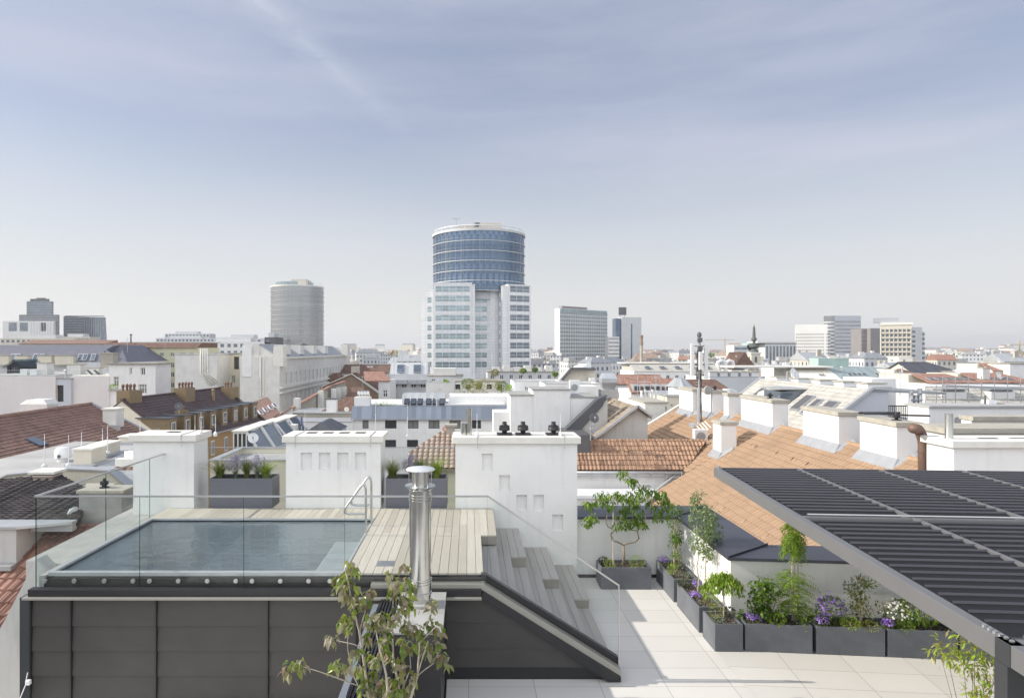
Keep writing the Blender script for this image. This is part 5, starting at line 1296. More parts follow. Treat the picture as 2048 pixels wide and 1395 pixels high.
# brown roof peeking behind the left chimney block
t = thing('tiled_roof_house', 'brown tiled roof with a skylight seen between cream gable and left chimney block', 'house', (0,0,0))
corrugated('roof', 'tiles_brown', [(-12.4,22.2,-.6),(-10.1,22.2,-.6),(-10.1,23.9,1.0),(-12.4,23.9,1.0)], t, .22, .3, .03, .03); MB().box(-12.3,-10.2,22.4,24,-20,-.8).build('wall', 'cream', t)
# ================================================================== middle distance
TR = rnd
def antenna(P, h, label, group='thin aerials on the middle distance roofs'):
    t = thing('tv_aerial', label, 'aerial', P, TR.uniform(0,3), group)
    MB().tube([(0,0,0),(0,0,h)], .03, 5).build('mast', 'zinc', t); m = MB()
    m.beam((-.5,0,h*.9),(.5,0,h*.9),.03,.03)
    for k in range(5): m.beam((-.45+.22*k,-.3,h*.9),(-.45+.22*k,.3,h*.9),.02,.02)
    m.build('antenna', 'zinc', t); return t
# --- white terraces and house at the left
h = House('white_house', 'blank pinkish white firewall house at the left edge with a glass railed roof terrace', 'house', -60, 111, 75, 752, 14, wall='pale_pink'); h.walls()
MB().box(.3,h.w-.2,.3,13.7,h.h+.004,h.h+.1).build('roof', 'membrane', h.o)
MB().box(.1,h.w-.05,.08,.1,h.h+.05,h.h+.62).build('glass_railing', 'glass_clear', h.o); MB().box(.1,h.w-.05,.06,.12,h.h+.625,h.h+.66).build('handrail', 'satin_steel', h.o)
k = 75/F
h.chimney((45+60)*k, 2.5, 1.15, 1.3, 1.35, mat='old_white'); h.chimney((96+60)*k, 3.5, 1.55, 1.1, 1.15, mat='old_white')
for x in (28,48): MB().box((x+60)*k,(x+74)*k,1,1.7,h.h+.1,h.h+.75).build('cooling_unit', 'white_metal', h.o)
h = House('white_house', 'dark doored recess between two pinkish white walls left of the white house', 'house', 111, 142, 75.2, 758, 8, wall='blue_grey_wall'); h.winpx(112,770,127,803, cols=1, frame='dark_metal', pane='pane'); h.walls(.3); h.flat(.05,.12,'concrete_grey')
h = House('white_house', 'second blank pinkish white wall with roof terrace, right of the dark doored recess', 'house', 141, 219, 75.6, 752, 9, wall='pale_pink'); h.walls(); MB().box(.1,h.w-.1,.2,8.8,h.h+.004,h.h+.1).build('roof', 'pale_cap', h.o)
MB().box(.05,h.w-.05,.08,.1,h.h+.05,h.h+.6).build('glass_railing', 'glass_clear', h.o)
h.chimney(.2,3,1.2,1.1,.75,mat='old_white')
for x in (-.2+1.9, 2.5):
    m = MB(); m.beam((x,1.2,h.h+.15),(x+.6,1.2,h.h+.2),.5,.05); m.beam((x-.5,1.2,h.h+.65),(x,1.2,h.h+.18),.5,.05); m.build('deck_chair', 'dish_grey', None).location = h.o.location
for i, o_ in enumerate([o for o in COL.objects if o.name.startswith('deck_chair')]): tag(o_, ('left one of two dark deck chairs on the white roof terrace','right one of two dark deck chairs on the white roof terrace')[i], 'deck chair', 'deck chairs on the roof terrace')
h = House('white_house', 'white house with a flat roof and a plant hanging from its lower window sill', 'house', 218, 311, 75.7, 728, 3.9, wall='white_render')
h.winpx(259,735,263.5,748, cols=1, pane='pane_curtain'); h.winpx(281,735,290,750, cols=2); h.winpx(259,767,263.5,781, cols=1); h.winpx(277,768,293,787, cols=3, transom=True, pane='pane_curtain'); h.winpx(227,753,237,772, cols=2, transom=True, pane='pane_curtain')
h.walls(.2); h.flat(.25,.12,'gravel_roof'); k = 70/F
k = 75.7/F; m = MB(); m.box(.02,(242-218)*k,-.3,-.003,WZ(779,75.7)+20,WZ(777,75.7)+20).build('window_box', 'flashing', h.o)
m = MB(); cloud(m, ((228-218)*k,-.15,WZ(773,75.7)+20.0), (.5,.2,.25), 160, .16, .2, .4, True); m.build('plant', 'leaf_lime', h.o)
h.chimney(-1.6,1.2,1.45,1.1,1.15,mat='beige_old'); 
h = House('roof_skylight_house', 'grey glazed roof lantern beside a chimney on the left terraces', 'house', 14, 44, 82, 732, 4, wall='dark_metal', base=WZ(750,82)); h.winpx(20,733,34,742, frame='dark_metal', pane='pane_skylight', cols=3); h.walls(); h.gable_y(.6,'glass_roof')
# --- long dark blue mansard and what is behind
h = House('mansard_house', 'long house with a dark blue grey rounded mansard and slanted attic windows at the left', 'house', -120, 255, 110, 724, 15, wall='wall_cool'); h.walls()
w, d, H = h.w, h.d, h.h; k = 110/F; top = (724-689)*k
prof = [(0,0),(.8,top*.45),(2.0,top*.72),(4.4,top*.95),(6.5,top)]
m = MB()
m.extrude([(0,y,H+z+.01) for y, z in prof]+[(0,d,H+top)]+[(0,d,H+.01)], (w-4.5,0,0)); m.build('roof', 'mansard_blue', h.o)
m = MB(); m.extrude([(w-4.49,.02,H+.01),(w,.02,H+.01),(w-4.49,1.9,H+top*.72)],(0,.01,0)); m.face([(w-4.49,0,H+.01),(w,0,H+.01),(w-4.49,6.5,H+top)]); m.face([(w,0,H+.01),(w,d,H+.01),(w-4.49,d,H+top),(w-4.49,6.5,H+top)]); m.build('hip', 'mansard_blue', h.o)
for px in (22,32,68,80,158,168,184,218,226):
    h.skylight(((px+120)*k-.4,-.02+.15,H+.25), (1,0,0), (0,.8,top*.45), .72, 1.25)
for px, ww in ((0,2.2),(40,2.0),(84,2.2),(116,3.0)): h.chimney((px+120)*k, -1.2 if px != 116 else -.9, ww, .8, 1.0, z=H, mat='cream')
h = House('red_roof_house', 'low house with a long dark red roof behind the blue grey mansard', 'house', 37, 212, 150, 687, 12, wall='wall_warm'); h.walls(); MB().extrude([(0,-.5,h.h),(0,5,h.h+.9),(0,5.2,h.h)],(h.w,0,0)).build('roof', 'tiles_red', h.o)
h = House('yellow_house', 'pale green yellow house with a dark tiled roof band and rows of windows', 'house', 262, 395, 125, 695, 11, wall='greenish_cream')
for x in (275,299,323,344,366,383): h.winpx(x-4,705,x+4,713, pane='pane_curtain')
for y in (725,744,765): h.winpx(341,y,348,y+10); 
h.winpx(365,725,372,735); h.winpx(384,725,390,735)
h.walls(.2); k = 125/F
MB().extrude([(0,-.4,h.h),(0,2.2,h.h+.95),(0,10,h.h+.95),(0,10,h.h)],(h.w,0,0)).build('roof', 'tiles_brown', h.o)
MB().box(-3.2,0,0,9,0,h.h).build('side_wing', 'greenish_cream', h.o); MB().extrude([(-5.6,-.2,h.h),(-5.6,2,h.h+.95),(-5.6,9,h.h+.95),(-5.6,9,h.h)],(5.58,0,0)).build('roof', 'tiles_brown', h.o)
MB().box(-6,h.w,8,12,h.h+.96,h.h+1.15).build('roof_deck', 'flashing', h.o)
MB().lathe((-1.5,3,h.h+.9), [(.15,0),(.12,1.4),(.3,1.5),(.12,1.7)], 8).build('chimney_pot', 'dish_grey', h.o)
# --- firewall house with four pipes
h = House('firewall_house', 'tall blank white firewall with four bent metal pipes, right of the yellow house', 'house', 350, 434, 112, 709, 7, wall='old_white'); h.walls(); h.flat(.1,.15,'flashing'); k = 112/F
for i in range(4):
    x = (402+4.4*i-350)*k; MB().tube([(x,-.15,WZ(697,112)+20),(x,-.15,WZ(746,112)+20),(x+1.7+.1*i,-.15,WZ(770-i*2,112)+20)], .13, 8).build('pipe', 'pale_cap', h.o, smooth=True)
h = House('courtyard_house', 'beige courtyard house with flower box windows behind the four pipe firewall', 'house', 433, 482, 118, 707, 8, wall='cream')
h.winpx(436,724,444,736); h.winpx(438,750,444,763, pane='pane_curtain'); h.winpx(452,750,458,763); h.winpx(463,750,470,766, pane='pane_curtain'); h.winpx(468,713,478,738, frame='dark_metal')
h.walls(.2); h.flat(.3,.15,'concrete_grey'); k = 118/F
MB().box((434-433)*k,(446-433)*k,-.5,-.02,WZ(739,118)+20,WZ(736,118)+20).build('balcony', 'dish_grey', h.o); m = MB(); cloud(m, ((440-433)*k,-.3,WZ(736,118)+20), (.5,.2,.2), 90, .16, .2, .4, True); m.build('plant', 'leaf_deep', h.o)
# --- ornate street front
h = House('apartment_block', 'tall cream apartment block with a blank end wall and a long ornate street front', 'apartment block', 480, 559, 112, 714, 48, rz=R(0), wall='old_white')
h.d = 62; rw = R(-7)
h.o.rotation_euler = (0,0,0); k = 112/F; 
for row, (yt, yb) in enumerate(((748,763),(775,792))):
    pass
Hh = h.h
for v, hh in ((Hh-4.6,1.9),(Hh-8.6,2.1),(Hh-12.4,2.1)): h.winrow('R', 17, v, 1.05, hh, 2.5, pane='pane', frame='pale_cap')
h.walls(.3)
for v in (Hh-5.2,Hh-6.0,Hh-9.3,Hh-.3): MB().box(h.w+.002,h.w+.45,0,h.d,v,v+.28).build('cornice', 'pale_cap', h.o)
MB().extrude([(h.w-.2,1,Hh),(h.w-.2,61,Hh),(h.w-3.5,61,Hh+2.2),(h.w-3.5,1,Hh+2.2)],(-.2,0,-.1)).build('roof', 'seam_grey', h.o)
MB().box(.2,h.w-3.4,1,61,Hh+.004,Hh+2.2).build('attic', 'old_white', h.o); MB().extrude([(h.w-3.39,1.05,Hh+.01),(h.w-.35,1.05,Hh+.01),(h.w-3.39,1.05,Hh+2.0)],(0,59.8,0)).build('attic_slope', 'old_white', h.o)
for y in (6,16,27,38): MB().box(h.w-2.6,h.w-.5,y,y+3,Hh+.4,Hh+2.1).build('dormer', 'old_white', h.o)
MB().box(h.w-1.0,h.w+.6,-.08,2.2,Hh-1.5,Hh+1.8).build('corner_tower', 'pale_cap', h.o); MB().box(h.w-1.03,h.w+.7,h.d-3,h.d+.5,0,Hh+2.6).build('corner_tower', 'pale_cap', h.o)
c = MB().box(.6,2.9,.5,2.5,Hh-.1,Hh+2.2).build('chimney', 'old_white', h.o)
MB().box(.4,1.9,-.12,-.002,Hh-3.2,Hh+2.0).build('chimney_breast', 'white_smooth', h.o)
for i in (0,1): MB().tube([(3.4+.45*i,-.15,Hh+.3),(3.4+.45*i,-.15,Hh-6.5)], .13, 8).build('pipe', 'pale_cap', h.o)
t = thing('glass_dome', 'dark ribbed glass dome on the roof of the ornate apartment block', 'dome', W(608,711,160))
m = MB(); r = 17*160/F; prof = [(r*math.cos(a), r*1.35*math.sin(a)) for a in [k_*math.pi/2/7 for k_ in range(7)]]+[(.05,r*1.35)]
m.lathe((0,0,0), prof, 16); m.build('glazing', 'pane_greyblue', t)
m = MB()
for k_ in range(16): a = 2*math.pi*k_/16; m.tube([(math.cos(a)*x*1.02, math.sin(a)*x*1.02, z*1.02) for x, z in prof], .09, 4)
m.build('ribs', 'dark_metal', t); MB().lathe((0,0,-3), [(r*1.1,0),(r*1.1,3)], 16).build('drum', 'old_white', t)
# --- dark roofed house with bronze dormers
ang = R(-6.3); t = thing('dormer_house', 'long house with dark purple grey tiled roof and a row of bronze clad dormers', 'house', (-30.5,60,0), ang)
zr, ze, wd, LL = .73, -3.0, 5.0, 19.5
corrugated('roof', 'tiles_purple', [(0,0,zr),(wd,0,ze),(wd,LL,ze),(0,LL-1.0,zr)], t, .5, .36, .02, .03, shape='edge')
MB().extrude([(0,0,zr),(0,LL,zr),(-wd,LL,ze),(-wd,0,ze)],(0,0,-.12)).build('rear_roof', 'tiles_purple', t)
MB().extrude([(wd-.15,.1,-20),(wd-.15,.1,ze-.1),(0,.1,zr-.15),(-wd+.2,.1,ze-.1),(-wd+.2,.1,-20)],(0,LL-.3,0)).build('wall', 'ochre', t)
MB().extrude([(wd-.2,.05,ze),(0.0,.05,zr-.13),(-wd+.2,.05,ze),(-wd+.2,.05,ze-6),(wd-.2,.05,ze-6)],(0,.04,0)).build('gable', 'cream', t)
MB().beam((wd+.05,0,ze-.02),(wd+.05,LL,ze-.02),.14,.12).build('gutter', 'zinc', t)
MB().tube([(0,0,zr+.03),(0,LL-1,zr+.03)], .12, 8).build('ridge', 'tiles_purple', t)
m = MB()
for s in range(26): q = s/26; m.box(q*wd-.1,q*wd+.1,LL-.9,LL-.3,zr-(zr-ze)*q+.08,zr-(zr-ze)*q+.2)
m.build('verge_tiles', 'tiles_slate', t)
ys = [.6+2.45*i for i in range(8)]
for i, y in enumerate(ys):
    x1 = wd-.55; zb_ = ze+.25; zt_ = zb_+1.85
    dm = MB().extrude([(x1,y-.62,zb_),(x1,y-.62,zt_),(x1-3.0,y-.62,zt_),(x1-.35,y-.62,zb_)],(0,1.24,0)).build('dormer', 'bronze_clad', t)
    MB().box(x1-3.1,x1+.15,y-.75,y+.75,zt_+.002,zt_+.09).build('dormer_roof', 'seam_dark', dm)
    wnd = MB().box(x1+.004,x1+.05,y-.32,y+.32,zb_+.45,zb_+1.5).build('window_frame', 'white_metal', dm)
    MB().box(x1+.052,x1+.06,y-.25,y-.03,zb_+.52,zb_+1.43).box(x1+.052,x1+.06,y+.03,y+.25,zb_+.52,zb_+1.43).build('pane', 'pane', dm)
for y, dx, n in ((.4,-.4,4),(8.6,.3,6),(17.6,.8,3)):
    zc = zr-(zr-ze)/wd*max(0, dx); c = MB().box(dx-.35,dx+.9,y,y+1.9,zc-.9,zc+.75).build('chimney', 'bronze_clad', t)
    for q in range(n): MB().lathe((dx+.1+.5*(q%2),y+.25+.3*q,zc+.75), [(.12,0),(.10,.3),(.16,.35),(.14,.5),(.05,.6)], 8).build('chimney_pot', 'rusty_duct', c)
c = MB().box(2.9,3.7,3.6,4.6,-2.0,-.55).build('chimney', 'bronze_clad', t); MB().lathe((3.3,4.1,-.55), [(.2,0),(.2,.3),(.3,.35),(.1,.5)], 10).build('chimney_pot', 'bronze_clad', c)
c = MB().lathe((1.4,14.0,-.6), [(.18,0),(.16,1.3),(.25,1.35),(.05,1.55)], 8).build('vent', 'bronze_clad', t)
for i, y in enumerate((1.5,4.3,7.0,9.8)):
    f_ = MB().box(wd-.148,wd-.10,y-.35,y+.35,ze-2.1,ze-.7).build('window', 'white_metal', t); MB().box(wd-.098,wd-.09,y-.28,y-.03,ze-2.0,ze-.8).box(wd-.098,wd-.09,y+.03,y+.28,ze-2.0,ze-.8).build('pane', 'pane_curtain', f_)
dish('dark satellite dish on the purple grey roof above the dormers', tuple(W(358,843,63)), .36, 'dish_grey', .3, 1.4)
# red roof with five skylights, white end wall
t = thing('red_roof_house', 'red roofed house with five narrow roof windows behind the bronze dormers', 'house', (0,0,0))
def Q(px, py, Y): return W(px, py, Y)
a0, a1, a2, a3 = Q(497,806,88), Q(535,793,93), Q(559,829,87), Q(524,851,80)
n_ = (a1-a0).cross(a3-a0).normalized(); a2 = a2-n_*((a2-a0).dot(n_))
if n_.z < 0: n_ = -n_
MB().extrude([a0,a3,a2,a1], n_*-.2).build('roof', 'tiles_red', t)
for i, (px, py) in enumerate(((514,833),(523.5,828),(533.5,823),(543.5,818),(552,814))):
    kx = (px-CX)/F; kz = -(py-CY)/F; dv = Vector((kx,1,kz)); s_ = (a0-Vector((0,0,CZ))).dot(n_)/dv.dot(n_); p = Vector((0,0,CZ))+dv*s_; u = (a1-a2).normalized(); v = n_.cross(u).normalized()
    f_ = MB().extrude([p+u*-.1-v*.25, p+u*-.1+v*.25, p+u*1.5+v*.25, p+u*1.5-v*.25], n_*.1).build('skylight', 'white_metal', t)
    MB().extrude([p-v*.17+n_*.102, p+v*.17+n_*.102, p+u*1.4+v*.17+n_*.102, p+u*1.4-v*.17+n_*.102], n_*.01).build('pane', 'pane_skylight', f_)
MB().extrude([Vector((a0.x,a0.y,-20)),Vector((a3.x,a3.y,-20)),a3-n_*.25,a0-n_*.25],(.4,.1,0)).build('wall', 'ochre', t)
t = thing('end_wall', 'white sloping end wall rising behind the glass roof dormers', 'wall', (0,0,0))
MB().extrude([Q(520,855,70),Q(560,832,70),Q(583,816,70),Q(585,870,70),Q(560,900,70),Q(520,900,70)],(0,.4,0)).build('wall', 'white_smooth', t); MB().beam(Q(520,854,69.9),Q(583,815,69.9),.5,.12).build('coping', 'tiles_redbrown', t)
# glazed conservatory dormers
for i, (px0, px1, yt, Yc) in enumerate(((467,508,863,44),(500,536,852,49),(526,566,845,54),(554,590,837,59))):
    x0 = WX(px0,Yc); w_ = WX(px1,Yc)-x0; zt_ = WZ(yt,Yc); hh = 1.75
    t = thing('glass_dormer', ('nearest','second','third','farthest')[i]+' of four white framed glass dormers with slanting glass roofs', 'dormer', (x0,Yc,zt_-hh), 0, 'white framed glass dormers')
    m = MB(); fw = .07
    for q in range(4): x = w_*.62*q/3; m.box(x-fw/2,x+fw/2,0,fw,0,hh)
    m.box(0,w_*.62,0.002,fw-.002,hh-.12,hh).box(0,w_*.62,0.002,fw-.002,0,.1)
    m.beam((w_*.62,.03,hh),(w_*1.45,.03,.1),.09,.14).beam((w_*.62,2.9,hh),(w_*1.45,2.9,.1),.09,.14); m.build('frame', 'white_metal', t)
    MB().box(.02,w_*.62,.08,2.9,.02,hh-.14).build('glazing', 'pane_curtain' if i % 2 else 'pane', t)
    MB().extrude([(w_*.64,.05,hh-.1),(w_*1.42,.05,.12),(w_*.64,.05,.12)],(0,2.8,0)).build('slanted_glass', 'pane_skylight', t)
    MB().box(-.1,w_*.66,-.1,3.0,hh+.003,hh+.08).build('roof', 'pale_cap', t); MB().box(0,w_*1.4,.1,2.9,-4,-.002).build('base', 'white_smooth', t)
dish('white satellite dish in front of the nearest glass dormer', tuple(W(507,893,40)), .30, 'white_metal', .2, .5)
h = House('metal_roof_house', 'grey seamed metal roof sloping down between the glass dormers and the middle chimney', 'house', 540, 590, 36, 912, 6, wall='grey_render', base=-20); h.h -= 1.5; h.walls(); h.h += 1.5; 
MB().extrude([(-.2,-2,h.h+.1),(2.6,-2,h.h-1.3),(2.6,8,h.h-1.3),(-.2,8,h.h+.1)],(0,0,.1)).build('roof', 'seam_grey', h.o)
t = thing('parasol', 'closed blue parasol standing on the terrace behind the glass dormers', 'parasol', tuple(W(603,858,56))); MB().lathe((0,0,.3),[(.02,0),(.12,.1),(.08,.7),(.02,.85)],8).build('canopy','blue_thing',t); MB().tube([(0,0,0),(0,0,.4)],.03,6).build('pole','zinc',t)
h = House('grey_roof_house', 'low house with a dark grey hipped roof right of the blue parasol', 'house', 606, 668, 58, 868, 6, wall='blue_grey_wall'); h.walls(); h.hip(.9,'seam_dark',1.2,.1)
MB().box(-1.2,-.6,0,.8,h.h,h.h+.8).build('chimney', 'pale_cap', h.o)
h = House('terrace_house_low', 'long cream parapet terrace in front of the glass dormers', 'house', 420, 573, 30, 935, 4, wall='cream'); h.walls(); h.parapet(.2,.3)
m = MB(); 
# --- old beige firewall and rows
h = House('firewall_house', 'stained old beige firewall with a white chimney in front of the grey office', 'house', 583, 705, 90, 826, 7, wall='beige_old'); h.walls(); k = 90/F
MB().box(0,h.w,-.15,7,h.h+.003,h.h+.12).build('coping', 'flashing', h.o)
c = MB().box((652-583)*k,(671-583)*k,.2,1.4,h.h-1,h.h+1.8).build('chimney', 'white_smooth', h.o); MB().box((650-583)*k,(673-583)*k,.1,1.5,h.h+1.802,h.h+1.92).build('chimney_cap', 'dish_grey', c)
MB().extrude([(3.5,1.6,h.h),(8,1.6,h.h),(8,5,h.h+1.7),(6,5,h.h+1.7)],(0,.1,.1)).build('roof', 'tiles_brown', h.o)
dish('cream satellite dish on the old beige firewall', tuple(W(693,826,89)), .32, 'pale_cap', .3, .5)
h = House('firewall_house', 'lower blank white wall under the stained beige firewall', 'house', 583, 705, 84, 844, 5, wall='white_smooth'); h.walls(); h.flat(.05,.1,'flashing')
t = thing('firewall', 'rising old beige boundary wall with a row of white chimney stacks', 'wall', (0,0,0))
A = [Q(583,816,94),Q(600,806,97),Q(660,772,112),Q(690,762,118)]
for p, q in zip(A, A[1:]): MB().extrude([p,q,Vector((q.x,q.y,-20)),Vector((p.x,p.y,-20))],(0,.5,0)).build('wall', 'beige_old', t); MB().beam(p,q,.6,.18).build('coping', 'tiles_redbrown', t)
for px, py, Y in ((588,796,95),(636,782,105),(663,777,111),(673,774,114),(683,773,116)):
    p = Q(px,py,Y); MB().box(p.x,p.x+.75,p.y-.3,p.y+.9,p.z-3.2,p.z).build('chimney', 'old_white', t)
# brick gable and old roofs
t = thing('brick_gable_house', 'old house with a crumbling brown brick gable and dark red roof', 'house', (0,0,0)); Yb = 125
pts = [(645,772),(704,747),(757,785),(757,800),(645,800)]
P = [Q(x,y,Yb) for x,y in pts]; MB().extrude([P[0],P[1],P[2],Vector((P[2].x,Yb,-20)),Vector((P[0].x,Yb,-20))],(0,.6,0)).build('gable', 'brick', t)
MB().extrude([P[1]+Vector((0,.6,.1)),P[2]+Vector((.8,.6,-.2)),P[2]+Vector((2.4,14,.6)),P[1]+Vector((2.4,14,.1))],(.3,0,.1)).build('roof', 'tiles_brown', t)
MB().extrude([P[1]+Vector((0,.6,.1)),P[0]+Vector((0,.6,.1)),P[0]+Vector((1,14,.1)),P[1]+Vector((2.4,14,.1))],(0,0,-.1)).build('rear_roof', 'tiles_brown', t)
MB().beam(P[1]-Vector((0,.2,0)),P[2]-Vector((0,.2,0)),.5,.12).beam(P[0]-Vector((0,.2,0)),P[1]-Vector((0,.2,0)),.5,.12).build('verge', 'pale_cap', t)
MB().box(P[1].x-.5,P[1].x+1.0,Yb+2,Yb+3,P[1].z-.5,P[1].z+1.3).build('chimney', 'beige_old', t)
h = House('low_house', 'low house with a dark red shed roof in front of the brick gable', 'house', 688, 722, 112, 797, 5, wall='beige_old'); h.walls(); MB().extrude([(0,-.2,h.h),(h.w,-.2,h.h),(h.w,4,h.h+1.6),(0.6,4,h.h+1.6)],(0,0,.12)).build('roof', 'tiles_brown', h.o)
h = House('brown_roof_house', 'long house with a weathered brown tiled roof behind the brick gable', 'house', 655, 775, 165, 746, 12, wall='old_white'); h.walls(); h.gable_x(1.7,'tiles_brown'); h.chimney(9,4,1.5,1,1.6); h.chimney(3,4,1.0,1,1.2)
h = House('brown_roof_house', 'small brown hipped roof house left of the weathered brown roof', 'house', 648, 683, 150, 765, 8, wall='cream'); h.winrow('F',4,h.h-2.6,.7,1.4,.3); h.walls(.15); h.hip(2.0,'tiles_brown',1.5)
h = House('white_window_house', 'small white rendered house with one tall cross bar window beside the brick gable', 'house', 757, 781, 118, 762, 9, wall='wall_cool'); h.winpx(766,780,775,794, cols=2, transom=True, fw=.1); h.walls(.2); MB().extrude([(-2.4,-.3,h.h),(h.w+.1,-.3,h.h),(h.w-2,6,h.h+1.4),(-3.5,6,h.h+1.4)],(0,0,.12)).build('roof', 'tiles_redbrown', h.o)
# --- modern grey office
h = House('office_building', 'white building with a blue grey metal roof band and wide dark framed windows', 'building', 703, 1012, 85, 838, 12, wall='white_smooth')
for x0_, x1_ in ((725,737),(770,793),(815,837),(857,879),(899,921),(944,962)): h.winpx(x0_,840,x1_,856.5, frame='dark_metal', pane='pane_curtain' if x0_ % 2 else 'pane', cols=1 if x0_ in (725,944) else 2, fw=.06)
for x0_, x1_ in ((770,792),(814,836),(857,879),(899,920),(944,962)): h.winpx(x0_,879,x1_,895.5, frame='dark_metal', pane='pane', cols=2, fw=.06)
h.walls(.16); k = 85/F; zc = WZ(814,85)+20
MB().extrude([(-.05,-.25,h.h+.02),(-.05,.5,zc),(-.05,3,zc),(-.05,3,h.h+.02)],(h.w+.1,0,0)).build('roof_band', 'seam_blue', h.o)
MB().box(-.1,h.w,-.33,-.26,h.h-.06,h.h+.08).build('gutter', 'zinc', h.o)
MB().box(0,h.w,3.2,12,h.h,zc+.15).build('attic_wall', 'white_smooth', h.o)
c = MB().box(.0,2.0,2.0,3.4,zc-.1,WZ(796,85)+20).build('chimney', 'white_smooth', h.o)
m = MB()
for q in range(4): m.lathe((.5+.38*q,2.7,WZ(796,85)+20), [(.22,0),(.26,.3),(.20,.7),(.05,.85)], 10)
m.build('cowl', 'steel', c)
k2 = 88/F; x0_ = (798-703)*k
MB().extrude([(x0_,3.0,zc-.1),(x0_,4.6,zc+1.35),(x0_,8,zc+1.35),(x0_,8,zc-.1)],((888-798)*k,0,0)).build('mansard', 'seam_light', h.o)
for q in range(6):
    xs_ = x0_+.35+q*.86+(.25 if q > 2 else 0); f_ = MB().extrude([(xs_,3.02,zc+.1),(xs_+.68,3.02,zc+.1),(xs_+.68,3.75,zc+.78),(xs_,3.75,zc+.78)],(0,-.09,.07)).build('skylight', 'dark_metal', h.o)
    MB().extrude([(xs_+.07,2.95,zc+.2),(xs_+.61,2.95,zc+.2),(xs_+.61,3.58,zc+.78),(xs_+.07,3.58,zc+.78)],(0,-.03,.03)).build('pane', 'pane_skylight', f_)
MB().box(x0_+6,h.w+2,5,12,zc,zc+1.0).build('attic_wall', 'white_smooth', h.o)
m = MB()
for px in (750,762,780): cloud(m, ((px-703)*k,3.0,zc+.1), (.45,.2,.35), 60, .2, 0, .5, True)
m.build('plants', 'leaf_lime', h.o)
rod('white rod in front of the blue grey metal roof band, left one', W(751,870,40), 2.1, .02); rod('white rod in front of the blue grey metal roof band, right one', W(815,872,40), 1.9, .02); rod('white rod rising behind the middle chimney block', W(610,872,38), 1.5, .02)
# cottage roof behind the right rear trough
t = thing('tiled_roof_house', 'weathered brown tiled gable roof with mossy chimney behind the right rear trough', 'house', (0,0,0))
Pn = [W(812,925,27),W(884,864,33),W(913,886,29.5)]; n_ = (Pn[1]-Pn[0]).cross(Pn[2]-Pn[0]).normalized(); n_ = n_ if n_.z > 0 else -n_
corrugated('roof', 'tiles_pinkbrown', [(-2.45,27.6,.55),(-.45,27.6,.55),(-.45,30.6,2.0-.0),(-1.25,30.6,2.0),(-2.45,28.5,.985)][0:0] or [(-2.5,27.0,.40),(-.3,27.0,.40),(-.3,29.6,1.35),(-1.05,30.2,1.57),(-2.5,28.2,.84)], t, .22, .33, .03, .03)
MB().box(-2.4,-.35,27.3,30,-20,.3).build('wall', 'greenish_cream', t)
MB().tube([(-1.10,30.2,1.63),(-.30,29.4,1.33)], .09, 8).build('hip_tiles', 'tiles_redbrown', t)
c = MB().box(-.98,-.60,29.7,30.2,.8,1.75).build('chimney', 'beige_old', t); MB().box(-1.03,-.50,29.62,30.28,1.752,1.84).build('chimney_cap', 'concrete_cap', c)
# --- central stepped white block
t = thing('white_block', 'large stepped blank white building behind the big chimney, bright on its left side', 'building', (0,0,0)); Y = 40
def blk(px0, px1, pt, y0, d, mat='white_smooth', cap=True):
    x0_, x1_, z_ = WX(px0,y0), WX(px1,y0), WZ(pt,y0)
    MB().box(x0_,x1_,y0,y0+d,-20,z_).build('wall', mat, t)
    if cap: MB().box(x0_-.06,x1_+.06,y0-.06,y0+d+.06,z_+.003,z_+.07).build('coping', 'concrete_grey', t)
blk(1066,1141,780,40,3.0); blk(1021,1065.7,791,40.02,3.6); blk(1141.3,1197,795,40.04,6); blk(987,1020,824,40.6,2.0,cap=False)
MB().box(WX(1110,40),WX(1160,40),36.5,39.9,-3,.55).build('roof_box', 'dish_grey', t)
MB().box(WX(1152,44),WX(1195,44),44,46,2.0,WZ(772,44)).build('roof_hut', 'white_smooth', t)
t = thing('air_conditioner', 'white air conditioner on the stepped white building', 'air conditioner', W(1148,790,43)); MB().box(-.3,.35,-.2,.2,.1,.95).build('casing', 'white_metal', t, bevel=.03); MB().box(-.35,.4,-.25,.25,-.3,.095).build('stand', 'dark_metal', t); MB().lathe((0,-.202,.5),[(.22,0),(.22,-.01)],16,(0,1,0)).build('fan_grille','concrete_grey',t)
t = thing('dark_eave_house', 'dark sloping roof edge between the white block and the dun tiled roof', 'house', (0,0,0))
MB().extrude([Q(1128,862,38.8),Q(1197,797,38.8),Q(1215,790,38.8),Q(1205,812,38.8),Q(1150,872,38.8)],(0,.8,0)).build('roof', 'seam_dark', t); MB().extrude([Q(1131,866,38.9),Q(1215,798,38.9),Vector((Q(1215,798,38.9).x,38.9,-10)),Vector((Q(1131,866,38.9).x,38.9,-10))],(0,.6,0)).build('wall', 'grey_render', t)
